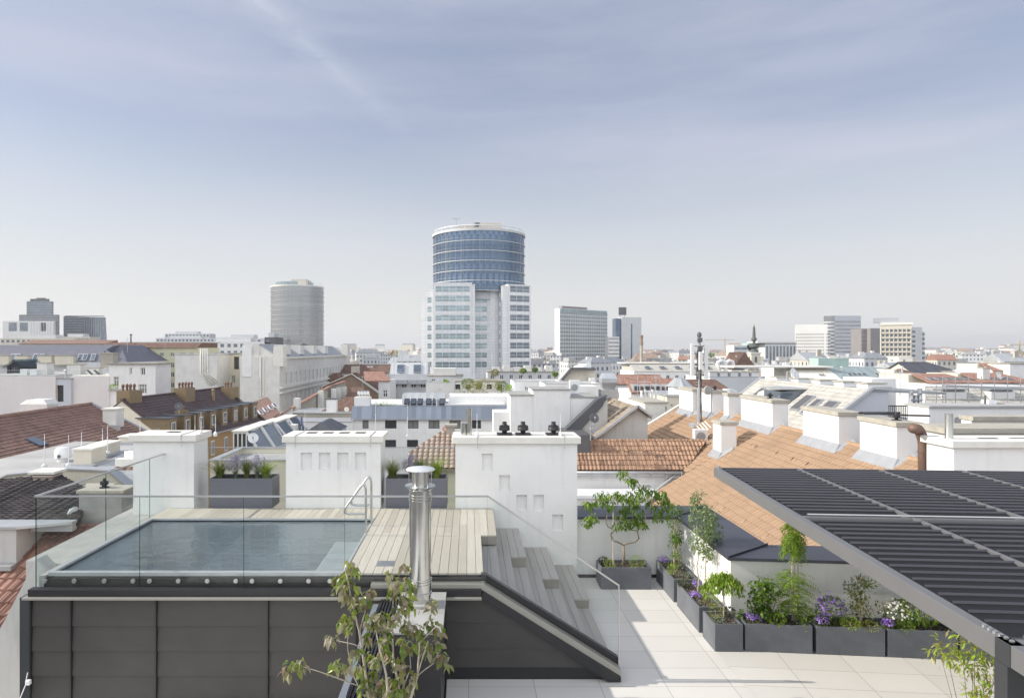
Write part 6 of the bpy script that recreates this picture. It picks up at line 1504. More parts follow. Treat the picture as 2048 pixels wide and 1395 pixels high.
# dun tiled gable house
t = thing('tiled_roof_house', 'grey gable house with dun tiles and a big faceted metal ventilation hood', 'house', (0,0,0))
corrugated('roof', 'tiles_dun', [(9.33,37.6,1.96),(9.33,46.2,1.96),(6.9,46.2,.14),(6.9,37.6,.14)], t, .33, .36, .03, .03)
MB().extrude([(9.35,37.6,1.96),(9.35,46.2,1.96),(10.1,46.2,1.4),(10.1,37.6,1.4)],(0,0,-.1)).build('rear_roof', 'tiles_dun', t)
MB().extrude([(7.0,37.9,-20),(7.0,37.9,.1),(9.33,37.9,1.84),(9.95,37.9,1.38),(9.95,37.9,-20)],(0,8.2,0)).build('wall', 'grey_render', t)
MB().beam((6.9,37.58,.2),(9.33,37.58,2.02),.22,.12).beam((9.33,37.58,2.02),(10.12,37.58,1.44),.22,.12).build('verge', 'zinc', t)
Yc = 45; c = MB().box(WX(1202,Yc),WX(1235,Yc),Yc,Yc+.9,.6,WZ(779,Yc)).build('chimney', 'grey_render', t)
x0_, x1_ = WX(1205,Yc), WX(1233,Yc); xm = (x0_+x1_)/2; m = MB(); ym = Yc+.45; 
rings = [(.36,WZ(779,Yc)),(.52,WZ(765,Yc)),(.52,WZ(757,Yc)),(.36,WZ(746,Yc))]
R4 = [[m.V((xm+sx*a,ym+sy*a*.9,z)) for sx,sy in ((-1,-1),(1,-1),(1,1),(-1,1))] for a,z in rings]
for a,b_ in zip(R4,R4[1:]):
    for q in range(4): m.idx((a[q],a[(q+1)%4],b_[(q+1)%4],b_[q]))
m.idx(R4[-1]); m.build('ventilation_hood', 'zinc', c)
dish('dark round satellite dish on the dun tiled roof', tuple(W(1187,868,36.5)), .26, 'dish_grey', .2, .85); dish('grey satellite dish below the dark one beside the dun roof', tuple(W(1181,880,35.8)), .24, 'zinc', .9, .55)
t = thing('deck_chair', 'pink deck chair behind the pantile roof ridge', 'chair', tuple(W(1228,878,40.5))); MB().beam((-.3,0,.35),(.25,0,.75),.5,.03).build('canvas','pink_cloth',t); MB().beam((-.3,0,0),(.3,0,.7),.04,.04).build('frame','white_metal',t)
h = House('grey_wall_block', 'weathered pale wall with a small window between dun gable and orange roof', 'house', 1290, 1335, 50, 806, 5, wall='pale_cap'); h.winpx(1331,812,1338-4,822, cols=1); h.walls(); h.flat(.1,.1,'concrete_cap')
# --- terrace apartments in the centre
def block(label, px0, px1, Y, pt, d, wall, rows=(), roof='parapet', group=None, **kw):
    h = House(kw.get('name','apartment_house'), label, kw.get('cat','apartment house'), px0, px1, Y, pt, d, wall=wall, group=group)
    for (yt, yb, n, wd_) in rows:
        k = Y/F; L = px1-px0
        for i in range(n):
            c = px0+L*(i+.5)/n; h.winpx(c-wd_/2, yt, c+wd_/2, yb, pane=kw.get('pane', 'pane'), frame=kw.get('frame','white_metal'), cols=kw.get('cols',2), fw=.1)
    h.walls(.2)
    if roof == 'parapet': h.parapet(.25,.4)
    elif roof == 'flat': h.flat()
    return h
h = block('white apartment house with metal attic, balconies and glass doors, left of the terraced garden flats', 780, 855, 135, 748, 9, 'wall_cool', [(761,775,4,11),(786,791,4,6)], None); MB().extrude([(0,0,h.h),(0,1.6,h.h+2.2),(0,9,h.h+2.2),(0,9,h.h)],(h.w,0,0)).build('roof', 'seam_light', h.o)
for px in (793,826): h.skylight(((px-780)*135/F,.10,h.h+.3),(1,0,0),(0,1.6,2.2),1.6,1.9)
for px in (791,830): MB().box((px-780)*135/F-.9,(px-780)*135/F+2.4,-1.0,-.01,h.h-1.9,h.h-1.1).build('balcony', 'zinc', h.o)
h = block('white terraced flats with roof gardens, left half', 855, 925, 122, 752, 8, 'wall_cool', [(757,766,3,9)], 'flat'); MB().box(1,5,1,6,h.h+.15,h.h+1.4).build('roof_hut', 'old_white', h.o)
h = block('white stair tower of the terraced garden flats', 852, 908, 105, 770, 6, 'old_white', [(777,786,1,3)], 'parapet')
h = block('white terraced flats with roof gardens, right half', 975, 1108, 128, 744, 9, 'wall_cool', [(749,760,7,8)], 'flat'); k=128/F
for i in range(6): MB().box(1+i*2,2.3+i*2,1,3,h.h+.15,h.h+.9+.3*(i%2)).build('roof_hut', 'old_white', h.o)
h = block('lower terrace storey with conservatory windows amid roof gardens', 905, 1010, 112, 763, 8, 'white_smooth', [(768,778,5,10)], 'flat', frame='dark_metal')
h = block('white low terrace building right of the roof garden shrubs', 1028, 1128, 95, 768, 8, 'white_smooth', [(773,781,2,7)], 'parapet')
h = block('plain white parapet block behind the stepped white building', 1090, 1205, 78, 774, 6, 'white_smooth', [], 'parapet')
gi = 0
for px, py, Y, rx, mat in ((936,767,104,1.0,'leaf_deep'),(958,769,103,.5,'leaf_fresh'),(975,781,99,2.4,'leaf_ochre'),(945,785,98,2.2,'leaf_ochre'),(1003,772,106,1.0,'leaf_deep'),(1022,778,100,.8,'leaf_lime'),(892,765,110,.5,'leaf_lime'),(1150,742,120,1.0,'leaf_ochre'),(1163,745,120,.7,'leaf_lime'),(1070,739,124,.5,'leaf_deep'),(1110,748,122,.5,'leaf_fresh'),(990,745,124,.8,'leaf_ochre'),(1046,741,126,.6,'leaf_fresh')):
    p = W(px,py,Y); t = thing('roof_garden_shrub', ['dark green shrub left in the central roof gardens','lighter green shrub right of the dark one in the central roof gardens','broad ochre shrub just left of the white chimney pipe','broad ochre shrub below the green garden shrubs','dark green hedge right of the ochre garden shrubs','lime shrub beside the low white terrace building','small lime tuft on the stair tower','ochre bush on the terrace left of the dark pitched roof','lime bush beside the ochre bush on the terrace','small dark bush on the top terrace below the tall tower','green bush near the right end of the top terrace','ochre tuft on the top terrace below the tower bay','tiny green bush in the middle of the top terrace'][gi], 'shrub', p-Vector((0,0,rx*.8))); gi += 1
    m = MB(); cloud(m, (0,0,rx*.8), (rx,rx*.8,rx*.75), int(300+350*rx), .22, 0, .5, True, .4, .45); m.build('foliage', mat, t); MB().tube([(0,0,-.6),(0,0,rx*.6)], .06, 5).build('stem', 'bark', t)
t = thing('dark_pitched_house', 'pale house with a dark slanted roof edge and a white domed skylight', 'house', (0,0,0)); Y = 100
MB().extrude([Q(1126,760,Y),Q(1147,738,Y),Q(1191,738,Y),Q(1191,762,Y),Vector((Q(1191,762,Y).x,Y,-20)),Vector((Q(1126,762,Y).x,Y,-20))],(0,6,0)).build('wall', 'wall_warm', t)
MB().beam(Q(1121,762,Y-.3),Q(1143,736.5,Y-.3),1.2,.35).beam(Q(1143,736.5,Y-.3),Q(1190,737.5,Y-.3),1.2,.35).build('roof_edge', 'dish_grey', t)
MB().lathe(Q(1162,736,Y+3),[(1.3,0),(1.15,.25),(.7,.45),(.05,.55)],16).build('dome_skylight', 'white_metal', t, smooth=True)
MB().box(Q(1175,745,Y).x,Q(1185,745,Y).x,Y-2,Y-.02,Q(0,762,Y).z,Q(0,755,Y).z).build('roof_hut','white_smooth',t)
# --- right: orange and red roofs
h = House('orange_roof_house', 'house with a red tiled attic roof, skylights and three zinc dormers, left behind the mast', 'house', 1262, 1420, 88, 785, 12, wall='white_smooth', rz=R(-4)); h.walls(); k = 88/F
corrugated('roof', 'tiles_redbrown', [(0,-.3,h.h),(h.w,-.3,h.h),(h.w,5.2,h.h+1.65),(0,5.2,h.h+1.65)], h.o, .5, .4, .02, .02)
for i in range(4): dm = MB().box(.3+i*1.35,1.2+i*1.35,.1,3.5,h.h+.1,h.h+1.0).build('dormer', 'seam_light', h.o); MB().box(.45+i*1.35,1.05+i*1.35,.06,.099,h.h+.3,h.h+.85).build('pane', 'pane', dm)
for x in (3.9,4.9,6.2): h.skylight((x+1.6,.2,h.h+.18),(1,0,0),(0,5.5,1.65),.5,.9)
h = House('pale_yellow_house', 'pale yellow house corner below a small polygonal slate turret', 'house', 1334, 1402, 66, 792, 7, wall='cream'); h.winpx(1341,808,1346,813, cols=1); h.walls(); h.flat(.15,.15,'flashing')
MB().lathe((1.8,2,h.h+.15),[(1.1,0),(1.1,.7)],8).build('turret', 'white_smooth', h.o); MB().lathe((1.8,2,h.h+.86),[(1.35,0),(.5,.8),(.05,.9)],8).build('turret_roof', 'seam_light', h.o)
for i in range(5): p = MB().tube([(-2.2+.35*i,1,h.h-1.2),(-2.2+.35*i,1,h.h+.5+.1*(i%2))],.12,8).build('vent_pipe','white_metal',h.o)
h = House('red_roof_house', 'low reddish roofed house behind the zinc dormers', 'house', 1225, 1330, 120, 768, 9, wall='old_white'); h.walls(); h.gable_x(1.3,'tiles_redbrown')
h = House('pale_roof_house', 'long house with a pale greenish metal roof across the middle right', 'house', 1268, 1440, 135, 742, 12, wall='white_smooth'); h.winrow('F',9,h.h-1.8,.7,1.0,.5); h.walls(); MB().extrude([(0,-.2,h.h),(0,4,h.h+1.4),(0,11,h.h+1.4),(0,11,h.h)],(h.w,0,0)).build('roof', 'copper_green' if False else 'tiles_palegrey', h.o); MB().box(-1,h.w+1,3.5,11,h.h+1.41,h.h+1.6).build('roof_deck', 'pale_cap', h.o)
h.chimney(6.5,5,2,2,1.6); h.chimney(13,4,.8,.8,1.5)
for i in range(5): h.skylight((2.4+i*3.0,.6,h.h+.45),(1,0,0),(0,4.2,1.4),1.1,1.3)
h = House('long_parapet_house', 'house with a row of low white chimneys right behind the mast', 'house', 1420, 1530, 80, 762, 9, wall='wall_cool'); h.walls(); h.parapet()
for i in range(5): h.chimney(.5+1.25*i,1.5,.9,1.0,.7,z=h.h+.3)
h = House('brown_tile_house', 'house with a dark brown tiled roof strip behind the mast chimneys', 'house', 1372, 1475, 70, 781, 6, wall='white_smooth'); h.walls(); MB().extrude([(0,-.2,h.h-.5),(h.w,-.2,h.h-.5),(h.w-.8,4,h.h+.9),(0,4,h.h+.9)],(0,0,.1)).build('roof', 'tiles_brown', h.o)
MB().lathe((h.w-1,0,h.h-.6),[(.5,0),(.5,.8)],12).build('white_tank','white_metal',h.o)
# pyramid roof with skylight, and its neighbours
t = thing('pyramid_roof_house', 'steep dark brown pyramid roof with a turquoise skylight before the church tower', 'house', (0,0,0)); Y = 170
m = MB(); a, b_, c_, d_ = Q(1443,735,Y), Q(1464,738,Y-6), Q(1511,732,Y), Q(1480,730,Y+12); e_, f2 = Q(1458,704,Y+1), Q(1489,704,Y+1); g2 = Q(1478,703,Y+6)
m.face([a,b_,e_]); m.face([b_,c_,f2,e_]); m.face([c_,d_,g2,f2]); m.face([d_,a,e_,g2]); m.face([e_,f2,g2]); m.build('roof', 'tiles_brown', t)
cn = (b_+c_+f2+e_)/4; u = (c_-b_).normalized(); v = ((e_+f2)/2-(b_+c_)/2).normalized(); nn = u.cross(v)
MB().extrude([cn-u*1.1-v*.2+nn*.05, cn+u*.6-v*.2+nn*.05, cn+u*.3+v*1.6+nn*.05, cn-u*1.4+v*1.6+nn*.05], nn*.12).build('skylight', 'copper_green', t)
MB().prism([(a.x,a.y),(b_.x,b_.y),(c_.x,c_.y),(d_.x,d_.y)],-20,a.z-.4).build('wall', 'wall_cool', t)
h = block('white conservatory house left of the brown pyramid roof', 1395, 1446, 175, 719, 8, 'wall_cool', [(722,728,5,6)], 'flat', pane='pane_teal')
t = thing('curved_vent', 'white curved twin roof hood left of the brown pyramid roof', 'vent', tuple(W(1443,742,150)));
for dx in (-.9,.9): MB().tube([(dx,0,0),(dx,0,1.4),(dx+.2,0,2.0),(dx+.8,0,2.3),(dx+1.5,0,2.1),(dx+1.7,0,1.3)],.42,8).build('hood','white_metal',t)
# church
Y = 320; p = W(1508,728,Y); t = thing('church_tower', 'small cream church tower with a dark baroque spire and gilded tip', 'church tower', (p.x,Y,GROUND)); k = Y/F; zb = p.z-GROUND
zz = lambda py: WZ(py,Y)-GROUND
MB().box(-9*k,9*k,-9*k,9*k,0,zz(707)).build('tower', 'wall_warm', t); MB().box(-10.5*k,10.5*k,-10.5*k,10.5*k,zz(707)+.01,zz(704)).build('cornice', 'pale_cap', t)
m = MB()
for dx in (0,): m.box(-2.4*k,2.4*k,-9*k-.05,-9*k-.01,zz(724),zz(713)); m.box(-9*k-.05,-9*k-.01,-2.4*k,2.4*k,zz(724),zz(713))
m.build('louvre_window', 'spire_green', t)
MB().lathe((0,0,0),[(9*k,zz(704)),(8*k,zz(701)),(5*k,zz(698)),(4*k,zz(697)),(9.5*k,zz(694)),(10*k,zz(692)),(7*k,zz(689.5)),(3*k,zz(687)),(2.8*k,zz(682)),(5*k,zz(680)),(5.2*k,zz(677)),(3.2*k,zz(674)),(2.8*k,zz(668)),(2.2*k,zz(655)),(.5*k,zz(651))],16).build('spire','spire_green',t,smooth='auto')
MB().lathe((0,0,zz(651)),[(.2*k,0),(1.3*k,.35),(.2*k,.8),(.2*k,1.6)],8).build('gilded_tip','gold',t)
t = thing('factory_chimney', 'dark old round chimney stack standing right of the blue glass tower', 'chimney', W(1283,715,210)); k = 210/F
MB().lathe((0,0,-20),[(3.4*k,0),(3.0*k,20+(715-690)*k)],12).build('stack','beige_old',t); MB().lathe((0,0,(715-690)*k),[(3*k,0),(3.6*k,.3),(3.2*k,1.2),(2.6*k,1.5),(3.3*k,2.4),(3.8*k,3.0),(2*k,3.1)],12).build('crown','brick',t)
# --- pale grey mansard with roof windows
t = thing('mansard_house', 'large pale grey tiled mansard roof with three grey roof windows and a glass dormer', 'house', (0,0,0))
def MZ(x): return 2.50-(26.5-x)*.80
corrugated('roof', 'tiles_palegrey', [(26.5,45,2.5),(26.5,62,2.5),(21.6,62,MZ(21.6)),(21.6,45,MZ(21.6))], t, .35, .4, .015, .03, shape='edge')
MB().extrude([(26.52,45,2.5),(26.52,62,2.5),(31.5,62,2.3),(31.5,45,2.3)],(0,0,-.15)).build('flat_top', 'seam_grey', t)
MB().extrude([(21.7,45.05,-20),(21.7,45.05,MZ(21.7)-.15),(26.5,45.05,2.35),(27.7,45.05,2.35),(27.7,45.05,-20)],(0,16.9,0)).build('wall', 'blue_grey_wall', t)
MB().beam((26.6,44.95,2.6),(21.6,44.95,MZ(21.6)+.1),.3,.16).beam((26.6,44.95,2.6),(27.8,44.95,2.6),.3,.16).build('verge', 'flashing', t)
MB().beam((26.6,62,2.6),(21.6,62,MZ(21.6)+.1),.3,.2).build('verge', 'flashing', t)
sl = Vector((1,0,.8)).normalized(); ax = Vector((0,1,0)); nn = Vector((-.8,0,1)).normalized()
for y, x, wy in ((46.2,23.9,1.35),(48.35,23.9,.85),(49.9,24.1,1.25),(56.8,24.2,.8),(58.4,24.2,.8)):
    p = Vector((x,y,MZ(x)+.03)); f_ = MB().extrude([p,p+sl*1.7,p+sl*1.7+ax*wy,p+ax*wy],nn*.14).build('roof_window','zinc',t); p2 = p+nn*.143+sl*.1+ax*.1
    MB().extrude([p2,p2+sl*1.5,p2+sl*1.5+ax*(wy-.2),p2+ax*(wy-.2)],nn*.01).build('blind','dish_grey',f_)
dm = MB().extrude([(25.9,52.3,MZ(25.9)-.1),(23.9,52.3,MZ(23.9)-.1),(23.9,52.3,1.9),(25.9,52.3,2.05)],(0,2.9,0)).build('glass_dormer','pane_skylight',t)
MB().box(23.8,26.4,52.2,55.3,2.06,2.16).build('dormer_roof','flashing',dm)
ad = MB().lathe((24.4,56.0,MZ(24.4)),[(.75,0),(.72,.5),(.5,.85),(.1,1.0)],16,(-.25,-.2,1)).build('rounded_dormer','cream',t)
for i, y in enumerate((46.5,49.5,52.8,56.3,60.2)):
    c = MB().box(27.2,28.4,y,y+1.3,2.1,2.78-.03*i).build('chimney','white_smooth',t); MB().box(27.1,28.5,y-.1,y+1.4,2.782-.03*i,2.86-.03*i).build('chimney_cap','concrete_cap',c)
m = MB().lathe((26.7,57.2,2.5),[(.05,0),(.05,.8)],6).build('vent_pipe','zinc',t)
# greenish long roofed hall
h = House('green_roof_hall', 'long pale building with a blue green seamed metal roof and dark roof hatches', 'building', 1600, 1822, 105, 762, 16, wall='white_smooth'); h.walls(); k = 105/F; w = h.w
z2 = WZ(737,105)+20; xm = (1688-1600)*k
MB().extrude([(0,0,h.h),(0,5,z2),(0,14,z2),(0,14,h.h)],(xm,0,0)).build('white_roof','pale_cap',h.o)
MB().extrude([(xm+.01,-.05,h.h),(xm+.01,5,z2+.05),(xm+.01,14,z2+.05),(xm+.01,14,h.h)],(w-xm-1.2,0,0)).build('roof','seam_green',h.o)
for px in (1712,1722,1732,1742,1768,1778): h.skylight(((px-1600)*k,1.9,h.h+.78*1.0),(1,0,0),(0,5,z2-h.h),.55,.8,'pane')
MB().box((1690-1600)*k,(1755-1600)*k,8,11,z2+.06,z2+1.5).build('roof_hut','copper_green',h.o)
for px in (1652,1658): h.skylight(((px-1600)*k,1.9,h.h+.78),(1,0,0),(0,5,z2-h.h),.4,.5)
MB().beam((-9,6,z2+.2),(xm,6,z2+.2),6,.25).build('roof_deck','pale_cap',h.o)
# scaffolded pale roof at right
t = thing('scaffold_house', 'pale grey tiled roof with vent dormers behind scaffolding at the right', 'house', (0,0,0))
corrugated('roof','tiles_palegrey',[(35.0,52,-1.1),(62,52,-1.1),(62,56.2,2.05),(37.6,56.2,2.05)],t,.35,.4,.015,.03,shape='edge')
MB().box(35.2,62,52.2,62,-20,-1.3).build('wall','wall_cool',t); MB().box(37.6,62,56.2,60,-1.2,2.1).build('upper_wall','wall_cool',t)
for px in (1893,1990): x = WX(px,54.5); d_ = MB().box(x,x+1.9,54.9,56.3,1.15,1.72).build('vent_dormer','white_smooth',t); MB().box(x-.1,x+2.0,54.8,56.3,1.90,1.97).box(x,x+1.9,55.1,56.3,1.73,1.89).build('dormer_roof','seam_grey',d_)
t = thing('scaffolding', 'grey tube scaffolding railing along the pale tiled roof at the right', 'scaffolding', (0,0,0))
Ys = 53.2
for k_ in range(9):
    px = 1885+26*k_; x = WX(px,Ys); z0_ = -.9+(k_%2)*.3; MB().tube([(x,Ys,z0_-.1),(x,Ys,WZ(752,Ys))],.035,6).build('upright','satin_steel',t)
for py in (756,764): MB().tube([(WX(1880,Ys),Ys,WZ(py-1,Ys)),(WX(2100,Ys),Ys,WZ(py+7,Ys))],.03,6).build('rail','satin_steel',t)
MB().beam((WX(1888,Ys),Ys,WZ(771,Ys)),(WX(2100,Ys),Ys,WZ(780,Ys)),.5,.18).build('plank','zinc',t)
for dx in (0,.7): MB().tube([(WX(1873,51)+dx,51,-2),(WX(1873,51)+dx,51,WZ(770,51))],.03,6).build('ladder_rail','satin_steel',t)
for k_ in range(7): MB().tube([(WX(1873,51),51,-1.7+.55*k_),(WX(1873,51)+.7,51,-1.7+.55*k_)],.025,6).build('rung','satin_steel',t)
# flat roof and long parapets, right
t = thing('flat_roof_house', 'flat grey roof with white parapet walls and air units at the right', 'house', (0,0,0))
MB().box(WX(1858,33),40,33,34.6,-20,WZ(815,33)).build('wall','white_smooth',t); MB().box(WX(1856,33),40.2,32.9,34.8,WZ(815,33)+.003,WZ(811,33)).build('roof','membrane',t)
MB().box(WX(1925,32.5),WX(1950,32.5),32.9,32.95,WZ(852,32.9),WZ(834,32.9)).build('vent_opening','concrete_grey',t)
MB().box(WX(1922,36),WX(1935,36),34,34.6,WZ(811,33),WZ(800,34)).build('air_unit','white_metal',t); MB().box(WX(1936,36),WX(1950,36),34,34.6,WZ(811,33),WZ(806,34)).build('air_unit','concrete_grey',t)
MB().tube([(WX(1970,34),34,WZ(812,34)),(WX(1970,34),34,WZ(806,34)),(WX(1970,34),34,WZ(806,34)+.4)],.05,8).build('vent_pipe','dish_grey',t)
t = thing('long_parapet', 'long white parapet wall with weathered coping running back at the right edge', 'parapet', (0,0,0))
MB().box(WX(1943,24),30,24,24.5,-6,WZ(838,24)).build('wall','white_smooth',t); MB().beam((WX(1940,24),24.2,WZ(836,24)),(30,24.2,WZ(836,24)),.7,.14).build('coping','concrete_cap',t)
t = thing('vent_stack', 'tall bundle of steel exhaust pipes behind the nearest ridge chimney', 'exhaust pipes', tuple(W(1832,858,36)))
for dx, hh in ((-.26,2.1),(-.02,1.8),(.2,2.15)): MB().tube([(dx,0,-3),(dx,0,hh)],.11,10).build('pipe','satin_steel',t,smooth=True)
for k_ in range(7): MB().box(-.35,.32,-.14,-.11,-.2+.35*k_,-.16+.35*k_).build('clamp','zinc',t)
t = thing('balcony_house', 'blue grey wall with a dark railed balcony behind the exhaust pipes', 'house', (0,0,0))
MB().box(WX(1776,48),WX(1862,48),48,54,-20,WZ(842,48)).build('wall','blue_grey_wall',t); MB().box(WX(1776,50),WX(1826,50),52,56,WZ(842,48),WZ(757,52)).build('upper_wall','white_smooth',t)
m = MB()
for k_ in range(22): x = WX(1776,48)+.13*k_; m.box(x,x+.03,47.9,47.94,WZ(840,48),WZ(812,48))
m.box(WX(1776,48),WX(1858,48),47.88,47.96,WZ(812,48),WZ(810,48)); m.build('railing','dish_grey',t)
# red roofs right
def red(label, px0, px1, Y, py0, py1, mat='tiles_redbrown', nsk=0):
    h = House('red_roof_house', label, 'house', px0, px1, Y, py0, 12, wall='old_white'); h.walls(); r = (py0-py1)*Y/F
    MB().extrude([(0,-.3,h.h),(h.w,-.3,h.h),(h.w-1,5,h.h+r),(1,5,h.h+r)],(0,0,.15)).build('roof', mat, h.o)
    MB().box(0.5,h.w-.5,4.8,11,h.h,h.h+r).build('rear_part','wall_warm',h.o)
    for i in range(nsk): h.skylight((h.w*(i+.8)/(nsk+1),1.2,h.h+r*.27+.18),(1,0,0),(0,5.3,r),.7,1.0)
    return h
red('long red roofed house behind the scaffolding, left part', 1860, 1965, 82, 768, 752, nsk=5); red('red roofed house behind the scaffolding, right part', 1962, 2075, 86, 766, 750, nsk=2).chimney(1,1,.9,1,1.8)
h = red('dark brown roofed house behind the blue green hall', 1822, 1860, 100, 757, 741, 'tiles_brown'); h = House('cream_house','cream gabled house beside the dark brown roof','house',1826,1880,120,745,8,wall='cream'); h.walls(); h.gable_x(1.6,'seam_dark')
h = House('dark_roof_house','low house with a long dark metal roof right of the concrete tower','house',1825,1905,150,740,10,wall='wall_warm'); h.walls(); h.hip(1.6,'seam_dark',3)
h = red('red tiled gable with a white wall at the far right', 1985, 2025, 140, 742, 728, 'tiles_redbrown'); h = House('white_house','plain white house block at the far right beside the red gable','house',2020,2080,138,728,9,wall='white_smooth'); h.walls(); h.flat()
for i, (px, py, Y, hh) in enumerate(((1275,800,60,2.6),(1290,812,55,2.2),(1312,790,70,2),(1770,772,60,2),(1800,790,55,2),(640,760,120,3),(1140,760,110,2.4),(990,752,125,3),(1240,765,90,2.4),(1320,780,86,2.2),(330,700,118,2.6),(255,705,115,2.5),(455,712,116,2.4),(845,750,130,3))): antenna(W(px,py,Y), hh, 'thin television aerial on a roof of the middle distance')
for i, (lab, px, py, Y, r) in enumerate((('grey dish on the roof edge left of the white dome skylight',1176,733,98,.42),('small white dish on the pale roof right of the mast',1585,752,90,.6),('white dish on the mansard beside the row of flat top chimneys',1590,757,80,.5),('pale dish above the red roofs at the far right',1995,757,84,.5))): dish(lab, tuple(W(px,py+4,Y)), r, 'white_metal', .5, r*1.2)

# thin aerials and vent pipes set down on whatever roof lies below
bpy.context.view_layer.update(); dgr = bpy.context.evaluated_depsgraph_get(); ra = random.Random(21); ia = 0; pa = None; pv_ = None
while ia < 70:
    Y = ra.uniform(55,165); x = ra.uniform(WX(60,Y),WX(2000,Y)); hit, P_, n_, _, ob, _ = SC.ray_cast(dgr, Vector((x,Y,40)), Vector((0,0,-1))); ia += 1
    if not hit or P_.z < -9 or P_.z > 4 or n_.z < .5: continue
    if ia % 2:
        if pa is None: pa = antenna(P_, 2.0, 'thin television aerial on a roof of the middle distance')
        else: dup(pa, P_, ra.uniform(0,3))
    else:
        if pv_ is None:
            pv_ = thing('roof_vent', 'short grey vent pipe with a cap on a roof of the middle distance', 'vent', P_, 0, 'small vent pipes on the middle distance roofs'); MB().lathe((0,0,-.2),[(.13,0),(.13,1.0)],8).build('pipe','zinc',pv_); MB().lathe((0,0,.85),[(.24,0),(.22,.06),(.05,.16)],8).build('cap','flashing',pv_)
        else: dup(pv_, P_, 0)
# ================================================================== towers and far city
def bands(par, w, d, zs, hh, mat='pane_greyblue', sides='FLR', proud=.08, x0=0, name='window_band', inset=.4, mull=0, mm='white_metal'):
    """one glazed band per storey, wrapping the chosen sides, its mullions standing on it"""
    for z in zs:
        m = MB()
        if 'F' in sides: m.box(x0+inset, x0+w-inset, -proud, .2, z, z+hh)
        if 'L' in sides: m.box(x0-proud, x0+.2, inset, d-inset, z, z+hh)
        if 'R' in sides: m.box(x0+w-.2, x0+w+proud, inset, d-inset, z, z+hh)
        if mull:
            m.cur = 1; n = max(1, int((w-2*inset)/mull))
            if 'F' in sides:
                for k in range(n+1): x = x0+inset+(w-2*inset)*k/n; m.box(x-.06, x+.06, -proud-.05, -proud+.01, z, z+hh)
                m.box(x0+inset, x0+w-inset, -proud-.04, -proud+.01, z+hh*.42, z+hh*.42+.1)
            n = max(1, int((d-2*inset)/mull))
            if 'R' in sides:
                for k in range(n+1): y = inset+(d-2*inset)*k/n; m.box(x0+w+proud-.01, x0+w+proud+.05, y-.06, y+.06, z, z+hh)
            if 'L' in sides:
                for k in range(n+1): y = inset+(d-2*inset)*k/n; m.box(x0-proud-.05, x0-proud+.01, y-.06, y+.06, z, z+hh)
        m.build(name, [mat, mm], par)
def loc(px, Y, z=GROUND): return (WX(px, Y), Y, z)
# ---- tall central tower
YT = 270; G = -GROUND
t = thing('office_tower', 'tallest tower with a blue glass cylinder above a white panelled stepped base', 'tower', (WX(957.5,YT),YT,GROUND))
rr = 90.5/F*YT; zt = 50.3+G; fl = 3.70; zb = zt-1.0-6*fl
nf = 48
for k in range(6):
    z = zt-1.0-(k+1)*fl; m = MB(); m.lathe((0,0,z+.28),[(rr,0),(rr,fl-.28)],nf)
    m.build('glass_band','pane_blue',t)
    m = MB()
    for j in range(nf):
        a = 2*math.pi*j/nf; m.T = Matrix.Rotation(a,4,'Z'); m.box(rr-.02,rr+.07,-.045,.045,z+.28,z+fl)
        if j % 3 == 0:
            for q in (.35,.9): m.T = Matrix.Rotation(a+.045*q*1.3,4,'Z'); m.box(rr-.02,rr+.07,-.04,.04,z+.28,z+fl)
        m.T = Matrix.Rotation(a+math.pi/nf,4,'Z'); m.box(rr*math.cos(math.pi/nf)-.02,rr*math.cos(math.pi/nf)+.05,-rr*math.sin(math.pi/nf),rr*math.sin(math.pi/nf),z+1.25,z+1.33)
    m.T = None; m.build('mullions','mullion_blue',t)
    MB().lathe((0,0,z),[(rr+.02,0),(rr+.30,.02),(rr+.30,.26),(rr+.02,.28)],64,caps=False).build('white_ring','wall_cool',t)
MB().lathe((0,0,zt-1.0),[(rr+.02,0),(rr+.45,.05),(rr+.45,.95),(rr-.6,1.0),(rr-.7,.5)],64,caps=True).build('crown_ring','wall_cool',t)
MB().lathe((0,0,zt-.2),[(rr-.8,0),(rr-1,.2)],40).build('roof','membrane',t)
m = MB(); m.tube([(math.cos(a)*(rr-.3),math.sin(a)*(rr-.3),zt+1.1) for a in [2*math.pi*j/40 for j in range(41)]],.22,6)
for j in range(20): a = 2*math.pi*j/20; m.tube([(math.cos(a)*(rr-.3),math.sin(a)*(rr-.3),zt-.1),(math.cos(a)*(rr-.3),math.sin(a)*(rr-.3),zt+1.1)],.08,5)
m.build('roof_rail','white_metal',t)
MB().box(-2.5,8.5,-9,1,zt,zt+3.4).build('roof_hut','wall_warm',t); MB().box(-8,-2.6,-10,-2,zt,zt+2.4).build('roof_hut','wall_warm',t)
MB().tube([(-8.6,-9,zt),(-8.9,-9,zt+5)],.16,6).tube([(-10.4,-9,zt+5.1),(-7.2,-9,zt+4.9)],.12,5).build('roof_crane','zinc',t); MB().box(-1.6,.2,-12,-10,zt+1.8,zt+3.0).build('maintenance_unit','dish_grey',t)
MB().lathe((0,0,zb-3.0),[(rr-2.5,0),(rr-2.5,3.0)],40).build('recessed_neck','zinc',t)
rows = [WZ(py,252)+G for py in (584,603,622,641,659.5,677.5,696.5,715,734)]
def wing(label, x, y, w, d, h, ang, zs, hh=2.0, mat='pane_teal', sides='F', inset=.9, mull=2.4):
    e_ = thing('wing', label, None, (x,y,0), ang); del e_['category']; del e_['label']; e_.parent = t
    return e_
